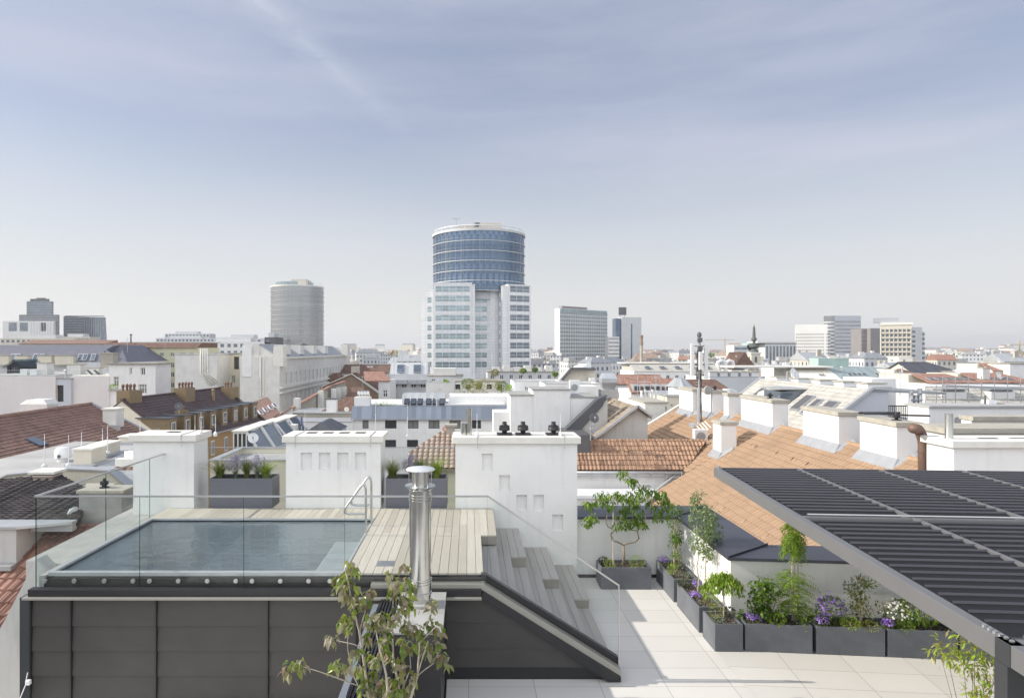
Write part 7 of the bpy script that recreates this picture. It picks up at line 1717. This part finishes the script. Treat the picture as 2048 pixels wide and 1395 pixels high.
def wing2(x, y, w, d, h, ang, zs, hh, mat, sides, inset=.9, mull=2.4, pan='panel_white'):
    M_ = Matrix.Translation((x,y,0)) @ Matrix.Rotation(ang,4,'Z')
    o_ = MB().box(0,w,0,d,0,h).build('wing',pan,t); o_.matrix_local = M_
    bands(o_, w, d, zs, hh, mat, sides, .06, 0, 'window_band', inset, mull)
    MB().box(-.1,w+.1,-.1,d+.1,h+.003,h+.35).build('coping','white_metal',o_)
    return o_
u0 = WX(957.5,YT); X_ = lambda px, Y: WX(px,Y)-u0
S_ = 250.0
wl = X_(943.5,S_)-X_(867,S_)
wing2(X_(867,S_),S_-YT,wl,30,WZ(567,S_)+G,R(-1.5),rows,2.0,'pane_teal','F',.7,2.3)
wing2(X_(850,S_+7),S_+7-YT,X_(868,S_+7)-X_(850,S_+7),24,WZ(581,S_+7)+G,0,rows[1:],1.9,'pane_teal','F',.9,1.5)
wing2(X_(842,S_+13),S_+13-YT,3.0,18,WZ(595,S_+13)+G,0,[],2,'pane_teal','F')
wing2(X_(943.6,S_)-.0,S_-YT+.1,X_(950,S_)-X_(943.6,S_),28,WZ(570,S_)+G,0,[],2,'pane_teal','F')
wing2(X_(950,S_+6),S_+6-YT,X_(975,S_+6)-X_(950,S_+6),22,WZ(580,S_+6)+G,0,rows[1:],2.0,'pane_teal','F',.15,1.5)
o_ = MB().lathe((X_(985,S_+7),S_+7-YT+1.5,0),[(13*S_/F*1.0+1.0,0),(13*S_/F+1.0,WZ(577,S_)+G)],14).build('rounded_bay','panel_white',t)
wing2(X_(998,S_+5),S_+5-YT,X_(1005,S_+5)-X_(998,S_+5),22,WZ(580,S_+5)+G,0,rows[1:],2.0,'pane_greyblue','F',.1,1.2)
wing2(X_(1004.5,S_),S_-YT-.2,X_(1017,S_)-X_(1004.5,S_),28,WZ(573,S_)+G,R(6),[],2,'pane_teal','F')
wing2(X_(1016.5,S_-.5),S_-YT-.3,(X_(1064,S_)-X_(1016,S_))*1.08,26,WZ(570,S_)+G,R(24),rows,2.15,'pane_greyblue','F',.7,2.6)
MB().box(-20,21,-14,24,0,6).build('podium','panel_white',t)
# ---- silver round tower
Y2 = 480; t = thing('office_tower', 'round silver glass tower with thin dark storey lines, left of the tallest tower', 'tower', (WX(595,Y2),Y2,GROUND)); r2 = 51.5/F*Y2
for k in range(21):
    z = WZ(571,Y2-r2)+G-(k+1)*3.28
    if z < 0: break
    MB().lathe((0,0,z+.3),[(r2,0),(r2,2.98)],44).build('glass_band','pane_silver',t)
    MB().lathe((0,0,z),[(r2+.02,0),(r2+.35,.02),(r2+.35,.28),(r2+.02,.3)],44,caps=False).build('storey_ring','zinc',t)
zt2 = WZ(571,Y2-r2)+G
MB().lathe((0,0,zt2),[(r2+.1,0),(r2+.1,.8),(r2-2,.9)],44).build('crown_ring','pale_cap',t)
MB().lathe((-2,0,zt2+.5),[(r2-5,0),(r2-5,3.0)],36).build('upper_storey','pane_teal',t); MB().box(-1,9,-12,4,zt2+.9,zt2+5.0).build('roof_hut','wall_warm',t)
m = MB()
for k in range(14): a = -1.2+.08*k; m.tube([(math.cos(a)*r2,math.sin(a)*r2,zt2+.5),(math.cos(a)*r2,math.sin(a)*r2,zt2+4)],.12,4)
m.build('screen_fins','white_metal',t)
# ---- gridded slab
def slab(label, px0, Y, w, d, pt, ang, wall, zs0, n, fh, hh, mat, sides, inset=.5, mull=2.5, cat='office building', mm='white_metal', name='office_block'):
    t = thing(name, label, cat, (WX(px0,Y),Y,GROUND), ang); h = WZ(pt,Y)+G
    MB().box(0,w,0,d,0,h).build('wall',wall,t)
    bands(t, w, d, [h-zs0-fh*k for k in range(n) if h-zs0-fh*k > .5], hh, mat, sides, .1, 0, 'window_band', inset, mull, mm)
    return t, h
t, h_ = slab('broad grey green gridded office slab right of the tallest tower', 1119.5, 600, 66, 6, 616, R(40), 'panel_white', 5.2, 16, 3.4, 2.6, 'panel_grid_grey', 'F', .3, 2.6, mm='far_white')
[MB().box(1.2+3.2*i-.22,1.2+3.2*i+.22,-.30,-.105,0,h_-4).build('fin','wall_cool',t) for i in range(21)]; MB().box(1,65,-.12,-.02,h_-3.0,h_-.3).build('top_glazing','pane_teal',t); MB().box(4,38,1,5,h_+.01,h_+2.2).build('roof_plant','brown_panel',t)
# ---- blue glass and grey concrete tower
t, h_ = slab('slim tower of blue reflective glass and grey concrete with a dark screen on its roof', 1243, 640, 19, 16, 634, R(3), 'wall_cool', 4, 18, 3.5, 2.0, 'pane_greyblue', 'R', 1, 0)
MB().box(9,10.2,-.15,-.01,2,h_-6).build('dark_slot','pane_blue',t); MB().box(-5,-.02,2,14,0,h_-1).build('glass_wing','pane_blue',t)
MB().box(-1.5,5.5,3,5,h_+2.2,h_+9.5).build('roof_screen','far_dark',t); MB().tube([(0,4,h_),(0,4,h_+3)],.2,4).tube([(4,4,h_),(4,4,h_+3)],.2,4).build('screen_post','far_dark',t)
t, h_ = slab('low white banded block at the foot of the blue glass tower', 1217, 600, 9.5, 14, 673, 0, 'far_white', 2.5, 8, 3.3, 1.4, 'pane_silver', 'F', .2, 0)
# ---- right group
t, h_ = slab('white tower with small square punched windows and rounded corner', 1590, 500, 21.1, 10, 649, R(-25), 'far_white', 6, 0, 3, .1, 'far_white', 'F', .5, 0)
zs = [WZ(668+6.4*j,495)+G for j in range(10)]
pw = None
for q, z in enumerate(zs[:7]):
    for i in range(14):
        if pw is None: o_ = pw = MB().box(0,.62,-.04,.1,-.5,.45).build('window','far_dark',t)
        else: o_ = pw.copy(); COL.objects.link(o_)
        o_.location = (.8+i*1.32,0,z)
m = MB()
for z in zs[7:]:
    for i in range(14): m.box(.8+i*1.32,.8+i*1.32+.62,-.04,.1,z-.5,z+.45)
m.build('lower_windows','far_dark',t)['kind'] = 'stuff'
MB().lathe((20.6,2.6,0),[(2.6,0),(2.6,h_-6)],16).build('rounded_corner','far_white',t)
for z in zs: MB().lathe((20.6,2.6,z-.4),[(2.65,0),(2.65,.8)],16,caps=False).build('corner_window','pane_greyblue',t)
t = thing('office_tower', 'tall pale glass tower with a rounded left end behind the white punched tower', 'tower', (WX(1656,600),600,GROUND)); h_ = WZ(631,600)+G; w_ = 29
MB().lathe((6,6,0),[(6,0),(6,h_)],24).build('rounded_end','pane_silver',t); MB().box(6,w_,0,12,0,h_).build('wall','blue_grey_wall',t)
for j in range(17):
    z = h_-4.5-3.3*j
    if z < 2: break
    MB().box(6,w_-.4,-.12,.1,z-1.6,z).build('window_band','pane_silver',t); MB().lathe((6,6,z-1.6),[(6.1,0),(6.1,1.0)],24,caps=False).build('ring','wall_cool',t)
t, h_ = slab('dark brown grey banded office block left of the concrete slab', 1723, 540, 15.5, 15, 657, 0, 'brown_panel', 2.2, 14, 3.3, 1.3, 'pane_silver', 'F', .6, 0)
t, h_ = slab('plain grey windowless wall block beside the banded brown office', 1741, 535, 8, 14, 656, 0, 'brown_panel', 2.2, 0, 3.3, 1.3, 'pane_silver', 'F', .6, 0)
Yc = 430; t = thing('office_tower', 'concrete tower block with a sunlit grid of balconies and a grey corner', 'tower', (WX(1762,Yc),Yc,GROUND), R(-28)); k = Yc/F; h_ = WZ(650,Yc)+G
pb = None; wA = 15.9; [MB().box(i*wA/7-.14,i*wA/7+.14,-.8,-.01,0,h_-2).build('fin','wall_warm',t) for i in range(8)]; MB().box(0,wA,0,10,0,h_).build('wall','wall_warm',t)
for j in range(16):
    z = h_-2.4-2.95*(j+1)
    if z < 1: break
    MB().box(.1,wA-.1,-.65,-.01,z,z+.95).build('balcony','wall_warm',t)
    if j < 14:
        for i in range(7):
            if pb is None: o_ = pb = MB().box(0,1.5,-.06,.1,1.05,2.6).build('window','pane_greyblue',t)
            else: o_ = pb.copy(); COL.objects.link(o_)
            o_.location = (.4+i*wA/7,0,z)
MR = Matrix.Translation((wA+.01,0,0)) @ Matrix.Rotation(R(45),4,'Z')
cw = MB().box(0,8.4,-.5,7,0,h_-1.5).build('corner','wall_cool',t); cw.matrix_local = MR
sw = MB().box(8.41,12.2,1.0,8,0,h_-4).build('side_wing','wall_cool',t); sw.matrix_local = MR
for j in range(15):
    z = h_-5-2.95*j
    if z < 1: break
    MB().box(.3,2.8,-.6,-.4,z,z+1.4).build('window_band','pane_greyblue',cw); MB().box(8.7,12.3,.9,1.1,z-1.5,z).build('window_band','pane_greyblue',sw)
MB().box(-.2,wA+1,-.4,9,h_+.01,h_+1.6).build('crown','pale_cap',t); MB().box(-4,10,3,8,h_+1.62,h_+4.6).build('roof_plant','zinc',t)
t = thing('curved_office', 'long white office with vaulted roof edge and vertical window strips behind the church', 'office building', (WX(1530,450),450,GROUND)); k = 450/F; h_ = WZ(688,450)+G
MB().box(0,(1592-1530)*k,0,16,0,h_).build('wall','wall_cool',t); MB().box(-5,(1592-1530)*k,-.5,16,h_+.8,h_+1.9).build('roof_edge','pale_cap',t); MB().box(0,(1592-1530)*k,.1,15,h_,h_+.79).build('attic_glazing','pane_greyblue',t)
for i in range(9): MB().box(.8+i*2.25,2.0+i*2.25,-.15,.02,2,h_-1.2).build('window_strip','pane_greyblue',t)
t = thing('curved_office', 'white office corner with a glazed round gable left of the church spire', 'office building', (WX(1468,460),460,GROUND)); k = 460/F; h_ = WZ(690,460)+G
MB().box(0,62*k,0,14,0,h_).build('wall','wall_cool',t)
for j in range(4): MB().box(.5,26*k,-.1,.05,h_-3-3.2*j,h_-1.4-3.2*j).build('window_band','pane_greyblue',t)
MB().lathe((34*k,0,h_-1),[(8*k,0),(8*k,10)],20,(0,1,0)).build('round_gable','copper_green',t)
# ---- left group
Y9 = 820; k = Y9/F
t = thing('office_tower', 'stepped dark glass tower above brown storeys at the far left', 'tower', (WX(38,Y9),Y9,GROUND)); z = lambda py: WZ(py,Y9)+G
MB().box(0,77*k,0,4,0,z(629)).build('brown_storeys','brown_panel',t); MB().box(13*k,64*k,2,5,z(629)+.01,z(602)).build('upper_tower','pane_greyblue',t); MB().box(19*k,56*k,3,5,z(602)+.01,z(597)).build('roof_storey','far_dark',t); MB().box(31*k,49*k,3.5,4.5,z(597)+.01,z(595)).build('roof_antenna','far_dark',t)
for j in range(5): MB().box(1*k,76*k,-.2,.05,z(629+3+4.6*j),z(629+.6+4.6*j)).build('window_band','pane_greyblue',t)
for j in range(6): MB().box(13.5*k,63*k,1.8,2.05,z(603.6+4.6*j),z(602.8+4.6*j)).build('storey_line','mullion_blue',t)
MB().box(-28*k,74*k,-4,-.5,0,z(642)).build('white_base','far_white',t)
for i, (a, b_) in enumerate(((-16,0),(6,22),(48,58))): MB().box(a*k,b_*k,-4.2,-3.9,z(662),z(645)).build('window_panel','pane_greyblue',t)
for i in range(9): MB().box((28+i*5.5)*k,(30+i*5.5)*k,-4.2,-3.9,z(672),z(645)).build('window_strip','wall_cool',t)
t = thing('office_tower', 'dark green grey glass block with a slanted right side at the far left', 'tower', (WX(127,860),860,GROUND)); k = 860/F; z = lambda py: WZ(py,860)+G
MB().extrude([(0,0,0),(86*k,0,0),(80*k,0,z(634)),(0,0,z(632))],(0,5,0)).build('glazing','pane_greyblue',t); MB().box(2*k,78*k,1,4.5,z(631.9),z(630.8)).build('roof_edge','far_dark',t)
for j in range(9): MB().box(.5*k,40*k,-.15,.05,z(636+5*j),z(635.2+5*j)).build('storey_line','mullion_blue',t)
for i in range(8): MB().box((42+4.5*i)*k,(42.6+4.5*i)*k,-.15,.05,5,z(637)).build('fin','mullion_blue',t)
for lab, p0, p1, Y, pt, n, m_ in (('grey stepped office roofs on the left horizon',312,436,600,676,3,'wall_cool'),('long white office with a row of square windows on the left',398,540,330,683,2,'far_white'),('pale low terminal like building below the left towers',0,150,420,676,2,'wall_warm'),('small grey upper block on the left horizon',330,420,640,667,1,'wall_cool'),('pale glass roofed block left of the silver tower',440,532,420,676,1,'wall_cool'),('dark box building at the foot of the silver tower',529,551,330,674,1,'far_dark'),('pale low block behind the dark green glass tower',118,180,500,673,1,'wall_warm')):
    k = Y/F; t = thing('office_block', lab, 'office building', (WX(p0,Y),Y,GROUND)); w_ = (p1-p0)*k; h_ = WZ(pt,Y)+G; MB().box(0,w_,0,14,0,h_).build('wall',m_,t)
    for j in range(n):
        nn_ = int(w_/3.2); pq = None
        for i in range(nn_):
            if pq is None: o_ = pq = MB().box(.8,2.5,-.08,.05,-2.6,-1.0).build('window','pane_greyblue',t)
            else: o_ = pq.copy(); COL.objects.link(o_)
            o_.location = (i*3.2,0,h_-3.4*j)
    MB().box(w_*.2,w_*.7,3,11,h_+.01,h_+2.2).build('roof_hut','wall_cool',t)
# ---- crane
t = thing('tower_crane', 'yellow tower crane at the right edge of the horizon', 'crane', (WX(2039,900),900,GROUND)); k = 900/F; z = lambda py: WZ(py,900)+G
MB().beam((0,0,0),(0,0,z(681)),1.1,1.1).build('mast','crane_yellow',t); MB().beam((-22*k,0,z(689)),(30*k,0,z(688.5)),.9,.9).build('jib','crane_yellow',t); MB().box(-23*k,-18*k,-.8,.8,z(691),z(688)).build('counterweight','white_metal',t)
t = thing('tower_crane', 'thin yellow crane jib just right of the antenna mast top', 'crane', (WX(1450,1200),1200,GROUND)); k = 1200/F; z = lambda py: WZ(py,1200)+G
MB().beam((0,0,0),(0,0,z(676)),1.0,1.0).build('mast','crane_yellow',t); MB().beam((-42*k,0,z(679.5)),(18*k,0,z(679.5)),.7,.7).build('jib','crane_yellow',t)
# ---- twin towered church, dome
t = thing('twin_church', 'pale church with two pointed towers on the right horizon', 'church', (WX(1945,1500),1500,GROUND)); k = 1500/F; z = lambda py: WZ(py,1500)+G
MB().box(0,24*k,0,30,0,z(712)).build('nave','wall_warm',t)
for x in (0,19): c = MB().box(x*k,(x+5)*k,-3,3,0,z(705)).build('tower','wall_warm',t); MB().lathe(((x+2.5)*k,0,z(705)),[(2.8*k,0),(1.2*k,3.5*k),(.1,8*k)],8).build('spire','spire_green',c)
t = thing('domed_museum', 'distant dark domed building behind the mast on the horizon', 'building', (WX(1315,1500),1500,GROUND)); MB().box(-6*k,24*k,0,30,0,z(704)).build('wall','wall_warm',t); MB().lathe((0,10,z(704)),[(3.5*k,0),(3.2*k,2*k),(2*k,4.5*k),(.4*k,6*k),(.1,8*k)],12).build('dome','copper_green',t); MB().lathe((15*k,10,z(704)),[(9*k,0),(7*k,3*k),(2*k,4.5*k)],16).build('rear_dome','far_dark',t)

# ---- generic far houses
rc = random.Random(5)
WALLS = ['far_white','wall_warm','wall_cool','cream','old_white','white_smooth']
def proto(kind, i):
    """small house mesh set sharing data among copies"""
    w = rc.uniform(10,19); d = rc.uniform(10,14); h = rc.uniform(18.0,21.5)
    t = thing('city_house', '', 'house', (0,0,GROUND)); wl = WALLS[i % 6]
    m = MB(); m.box(0,w,0,d,0,h); m.build('wall', wl+'_facade', t)
    rm = {'red': ['tiles_far_red','tiles_redbrown'], 'grey': ['seam_grey','seam_light'], 'pale': ['membrane','pale_cap']}[kind][i % 2]
    rs = rc.uniform(2.4,4.2); m = MB()
    if kind == 'pale':
        m.box(-.2,w+.2,-.2,d+.2,h+.01,h+.4); m.box(w*.15,w*.6,2,d-2,h+.4,h+2.6)
    elif i % 2: m.extrude([(-.3,-.4,h+.01),(-.3,d/2,h+rs),(-.3,d+.4,h+.01)],(w+.6,0,0))
    else:
        b4 = [(-.3,-.4,h+.01),(w+.3,-.4,h+.01),(w+.3,d+.4,h+.01),(-.3,d+.4,h+.01)]; t4 = [(3,3.4,h+rs),(w-3,3.4,h+rs),(w-3,d-3.4,h+rs),(3,d-3.4,h+rs)]
        for q in range(4): m.face([b4[q],b4[(q+1)%4],t4[(q+1)%4],t4[q]])
        m.face(t4); m.face(b4[::-1])
    m.build('roof', rm, t)
    for q in range(rc.randint(2,3)):
        x = rc.uniform(1,w-3); y = rc.uniform(2,d-3); MB().box(x,x+rc.uniform(1,2.4),y,y+1,h,h+rs+rc.uniform(.3,1.2) if kind != 'pale' else h+rc.uniform(1.4,3.4)).build('chimney', 'far_white' if i % 3 else 'beige_old', t)
    return t
LAB = {'red': ('small far house with a reddish tiled roof in the hazy city', 'reddish roofed houses of the far city'), 'grey': ('small far house with a grey metal roof in the hazy city', 'grey roofed houses of the far city'), 'pale': ('small far flat roofed pale house in the hazy city', 'flat pale roofed houses of the far city')}
PR = {k_: [proto(k_, i) for i in range(5)] for k_ in LAB}
used = set(); cnt = 0
slots = []
rows_ = [(150,12),(185,14),(225,16),(270,18),(325,20),(390,22),(470,24),(570,26),(690,28),(830,28),(1000,28),(1220,26),(1500,24)]
for Y, n in rows_:
    xl, xr = WX(-40,Y), WX(2088,Y)
    for i in range(n):
        x = xl+(xr-xl)*(i+rc.uniform(.2,.8))/n; y = Y*rc.uniform(.93,1.07); px = CX+x*F/y
        if Y < 300 and (835 < px < 1075) : continue
        if Y < 200 and px < 560: continue
        if abs(x-WX(957,270)) < 45 and 225 < y < 310: continue
        slots.append((x, y, Y))
rc.shuffle(slots); slots = slots[:285]
for x, y, Y in slots:
    kind = rc.choices(['red','grey','pale'], [.22,.34,.44])[0]; i = rc.randrange(5); src = PR[kind][i]
    dz = rc.uniform(-3.4, 1.6)+(Y-150)*.0022; 
    if Y < 240: dz -= 4.5
    elif Y < 400: dz -= 1.5
    if (kind, i) not in used: used.add((kind, i)); src.location = (x,y,GROUND+min(0,dz)); src.rotation_euler = (0,0,rc.uniform(-.5,.5)); src['label'], src['group'] = LAB[kind]; src.scale = (1,1,1); continue
    dup(src, (x,y,GROUND+dz), rc.uniform(-.6,.6), *LAB[kind])
for kind in PR:
    for i, s in enumerate(PR[kind]):
        if (kind, i) not in used:
            for c in list(s.children): bpy.data.objects.remove(c)
            bpy.data.objects.remove(s)
# ---- everything farther: one mass
m = MB()
for _ in range(2600):
    Y = 1500*(3.4**rc.random()); x = rc.uniform(WX(-60,Y),WX(2110,Y)); w = rc.uniform(12,34); d = rc.uniform(12,24); h = rc.uniform(14,24)+(rc.random()<.05)*rc.uniform(5,16); m.cur = rc.choices([0,1,2,3],[.5,.2,.2,.1])[0]
    m.T = Matrix.Translation((x,Y,GROUND)) @ Matrix.Rotation(rc.uniform(-.7,.7),4,'Z')
    m.box(0,w,0,d,0,h); m.cur = rc.choices([4,5,1],[.4,.3,.3])[0]
    m.extrude([(0,0,h+.02),(0,d/2,h+4),(0,d,h+.02)],(w,0,0))
m.T = None; o = m.build('distant_city', ['far_white','wall_warm','wall_cool','far_dark','tiles_far_red','seam_grey']); o['kind'] = 'stuff'
# far tree belts
m = MB()
for _ in range(150):
    Y = rc.uniform(700,3200); x = rc.uniform(WX(-60,Y),WX(2110,Y)); 
    cloud(m, (x,Y,GROUND+12), (rc.uniform(8,20),8,rc.uniform(7,11)), 60, 4.5, 0, .9, True)
o = m.build('distant_trees', 'leaf_deep'); o['kind'] = 'stuff'
# ground and hills
m = MB(); m.face([(-14000,-400,GROUND),(14000,-400,GROUND),(14000,14000,GROUND),(-14000,14000,GROUND)]); struct(m.build('ground','asphalt'))
m = MB()
def ridge(Y, hs, dep=900):
    n = 60; xs = [WX(-100,Y)+(WX(2150,Y)-WX(-100,Y))*k_/n for k_ in range(n+1)]; P = [(x, Y, GROUND) for x in xs]; Q_ = [(x, Y+dep, GROUND+hs(k_/n)) for k_, x in enumerate(xs)]; R_ = [(x, Y+2*dep, GROUND) for x in xs]
    for k_ in range(n): m.face([P[k_],P[k_+1],Q_[k_+1],Q_[k_]]); m.face([Q_[k_],Q_[k_+1],R_[k_+1],R_[k_]])
ridge(6200, lambda s: 28+14*math.sin(s*9)+8*math.sin(s*23)+max(0,(s-.78))*95*math.exp(-((s-.92)/.09)**2*0.5)+6*math.sin(s*51))
ridge(5400, lambda s: 24+8*math.sin(s*13+1)+4*math.sin(s*37))
struct(m.build('hills','hill'))
# haze
m = MB(); m.box(-9000,9000,-60,9500,GROUND-1,160); o = m.build('haze','hill'); o['kind'] = 'stuff'; o.data.materials.clear()
hm = bpy.data.materials.new('haze'); hm.use_nodes = True; hn = hm.node_tree; hn.nodes.clear(); ho = N(hn,'ShaderNodeOutputMaterial'); pv = N(hn,'ShaderNodeVolumePrincipled')
pv.inputs['Color'].default_value = (.93,.95,1,1); pv.inputs['Density'].default_value = .00014; pv.inputs['Anisotropy'].default_value = .2; hn.links.new(pv.outputs[0], ho.inputs['Volume']); o.data.materials.append(hm)
# ================================================================== light, sky, camera
SUN_EL = 29.5
w = bpy.data.worlds.new('World'); SC.world = w; w.use_nodes = True; nt = w.node_tree; nt.nodes.clear()
out = N(nt, 'ShaderNodeOutputWorld'); bg = N(nt, 'ShaderNodeBackground'); bg.inputs[1].default_value = .13
sky = N(nt, 'ShaderNodeTexSky', sky_type='NISHITA'); sky.sun_disc = False; sky.sun_elevation = R(SUN_EL); sky.sun_rotation = R(270)
sky.altitude = 200; sky.air_density = 1.0; sky.dust_density = 2.2; sky.ozone_density = 1.6
tc = N(nt, 'ShaderNodeTexCoord'); sp = N(nt, 'ShaderNodeSeparateXYZ'); nt.links.new(tc.outputs['Generated'], sp.inputs[0])
zc = math_(nt, 'MAXIMUM', sp.outputs[2], .02); zq = math_(nt, 'ADD', zc, .06)
u = math_(nt, 'DIVIDE', sp.outputs[0], zq); v = math_(nt, 'DIVIDE', sp.outputs[1], zq)
cb = N(nt, 'ShaderNodeCombineXYZ'); nt.links.new(u, cb.inputs[0]); nt.links.new(v, cb.inputs[1])
az = math_(nt, 'ARCTAN2', sp.outputs[0], sp.outputs[1])
ca = N(nt, 'ShaderNodeCombineXYZ'); nt.links.new(az, ca.inputs[0]); nt.links.new(sp.outputs[2], ca.inputs[1])
mp = N(nt, 'ShaderNodeMapping'); mp.inputs['Rotation'].default_value = (0,0,R(9)); mp.inputs['Scale'].default_value = (.75,5.2,1); mp.inputs['Location'].default_value = (3.1,.4,0); nt.links.new(ca.outputs[0], mp.inputs[0])
n1 = noise(nt, mp.outputs[0], 1.5, 5, .5)
mp2 = N(nt, 'ShaderNodeMapping'); mp2.inputs['Rotation'].default_value = (0,0,R(13)); mp2.inputs['Scale'].default_value = (1.6,9,1); nt.links.new(ca.outputs[0], mp2.inputs[0])
n2 = noise(nt, mp2.outputs[0], 2.4, 9, .6)
f = math_(nt, 'ADD', n1, math_(nt, 'MULTIPLY', math_(nt, 'SUBTRACT', n2, .5), .3))
veil = ramp(nt, f, [(.36, (.52,.52,.52)), (.50, (.62,.62,.62)), (.66, (.78,.78,.78))])
low = ramp(nt, sp.outputs[2], [(.0, (.95,.95,.95)), (.12, (.55,.55,.55)), (.30, (0,0,0))])
# old contrail: a soft broken streak high on the left
ax, ay, bx, by = -.53, 1.72, -.30, 2.45
dx, dy = bx-ax, by-ay; ln = math.hypot(dx, dy); dx /= ln; dy /= ln
ru = math_(nt, 'SUBTRACT', u, ax); rv = math_(nt, 'SUBTRACT', v, ay)
along = math_(nt, 'ADD', math_(nt, 'MULTIPLY', ru, dx), math_(nt, 'MULTIPLY', rv, dy))
across = math_(nt, 'ABSOLUTE', math_(nt, 'SUBTRACT', math_(nt, 'MULTIPLY', ru, dy), math_(nt, 'MULTIPLY', rv, dx)))
n3 = noise(nt, cb.outputs[0], 9, 6, .6)
wid = math_(nt, 'ADD', across, math_(nt, 'MULTIPLY', math_(nt, 'SUBTRACT', n3, .5), .12))
streak = ramp(nt, wid, [(.0, (1,1,1)), (.03, (.55,.55,.55)), (.085, (0,0,0))])
fade = ramp(nt, math_(nt, 'DIVIDE', along, 1.2), [(0, (.9,.9,.9)), (.6, (.35,.35,.35)), (1, (0,0,0))])
tr = math_(nt, 'MULTIPLY', math_(nt, 'MULTIPLY', streak, fade), ramp(nt, n3, [(.35,(0,0,0)),(.65,(.36,.36,.36))]))
cloud = veil
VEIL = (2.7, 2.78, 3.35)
BACK_FILL = (9.4, 9.7, 10.2)
# added bright sky, unseen behind the camera, to fill the shaded faces
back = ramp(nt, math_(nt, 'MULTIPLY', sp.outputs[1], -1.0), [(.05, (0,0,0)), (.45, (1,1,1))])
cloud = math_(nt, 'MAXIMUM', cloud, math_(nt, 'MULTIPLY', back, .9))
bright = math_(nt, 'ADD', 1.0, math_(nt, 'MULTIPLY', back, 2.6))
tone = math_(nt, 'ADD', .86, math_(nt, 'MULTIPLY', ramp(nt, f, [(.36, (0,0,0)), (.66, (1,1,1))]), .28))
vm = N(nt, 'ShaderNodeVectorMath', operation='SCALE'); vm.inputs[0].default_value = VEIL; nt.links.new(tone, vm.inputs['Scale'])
mx = N(nt, 'ShaderNodeMix', data_type='RGBA'); nt.links.new(cloud, mx.inputs[0]); nt.links.new(sky.outputs[0], mx.inputs[6]); nt.links.new(mixc(nt, back, vm.outputs[0], BACK_FILL), mx.inputs[7])
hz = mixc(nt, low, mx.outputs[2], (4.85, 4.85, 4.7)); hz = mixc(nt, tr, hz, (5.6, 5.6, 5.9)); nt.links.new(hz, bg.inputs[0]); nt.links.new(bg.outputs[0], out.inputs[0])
sd = bpy.data.lights.new('sun', 'SUN'); sd.energy = 3.7; sd.angle = R(.5); sd.color = (1, .935, .82)
so = bpy.data.objects.new('sun', sd); COL.objects.link(so)
e = R(SUN_EL); az = R(1.2)    # from the left, a touch from beyond
dvec = Vector((math.cos(e)*math.cos(az), -math.cos(e)*math.sin(az), -math.sin(e)))
so.rotation_euler = dvec.to_track_quat('-Z', 'Y').to_euler(); so.location = (-30, 10, 30)

cd = bpy.data.cameras.new('camera'); cam = bpy.data.objects.new('camera', cd); COL.objects.link(cam); SC.camera = cam
cam.location = (0, 0, CZ); cam.rotation_euler = (R(90), 0, 0)
cd.sensor_width = 36; cd.lens = 36*F/2048; cd.shift_x = (1024-CX)/2048; cd.shift_y = (CY-697.5)/2048
cd.clip_start = .1; cd.clip_end = 30000
vs = SC.view_settings; vs.view_transform = 'Standard'; vs.look = 'None'; vs.exposure = 0.5; vs.gamma = 1; vs.use_curve_mapping = False
SC.cycles.max_bounces = 10; SC.cycles.transparent_max_bounces = 24; SC.cycles.volume_bounces = 0
SC.cycles.use_denoising = True
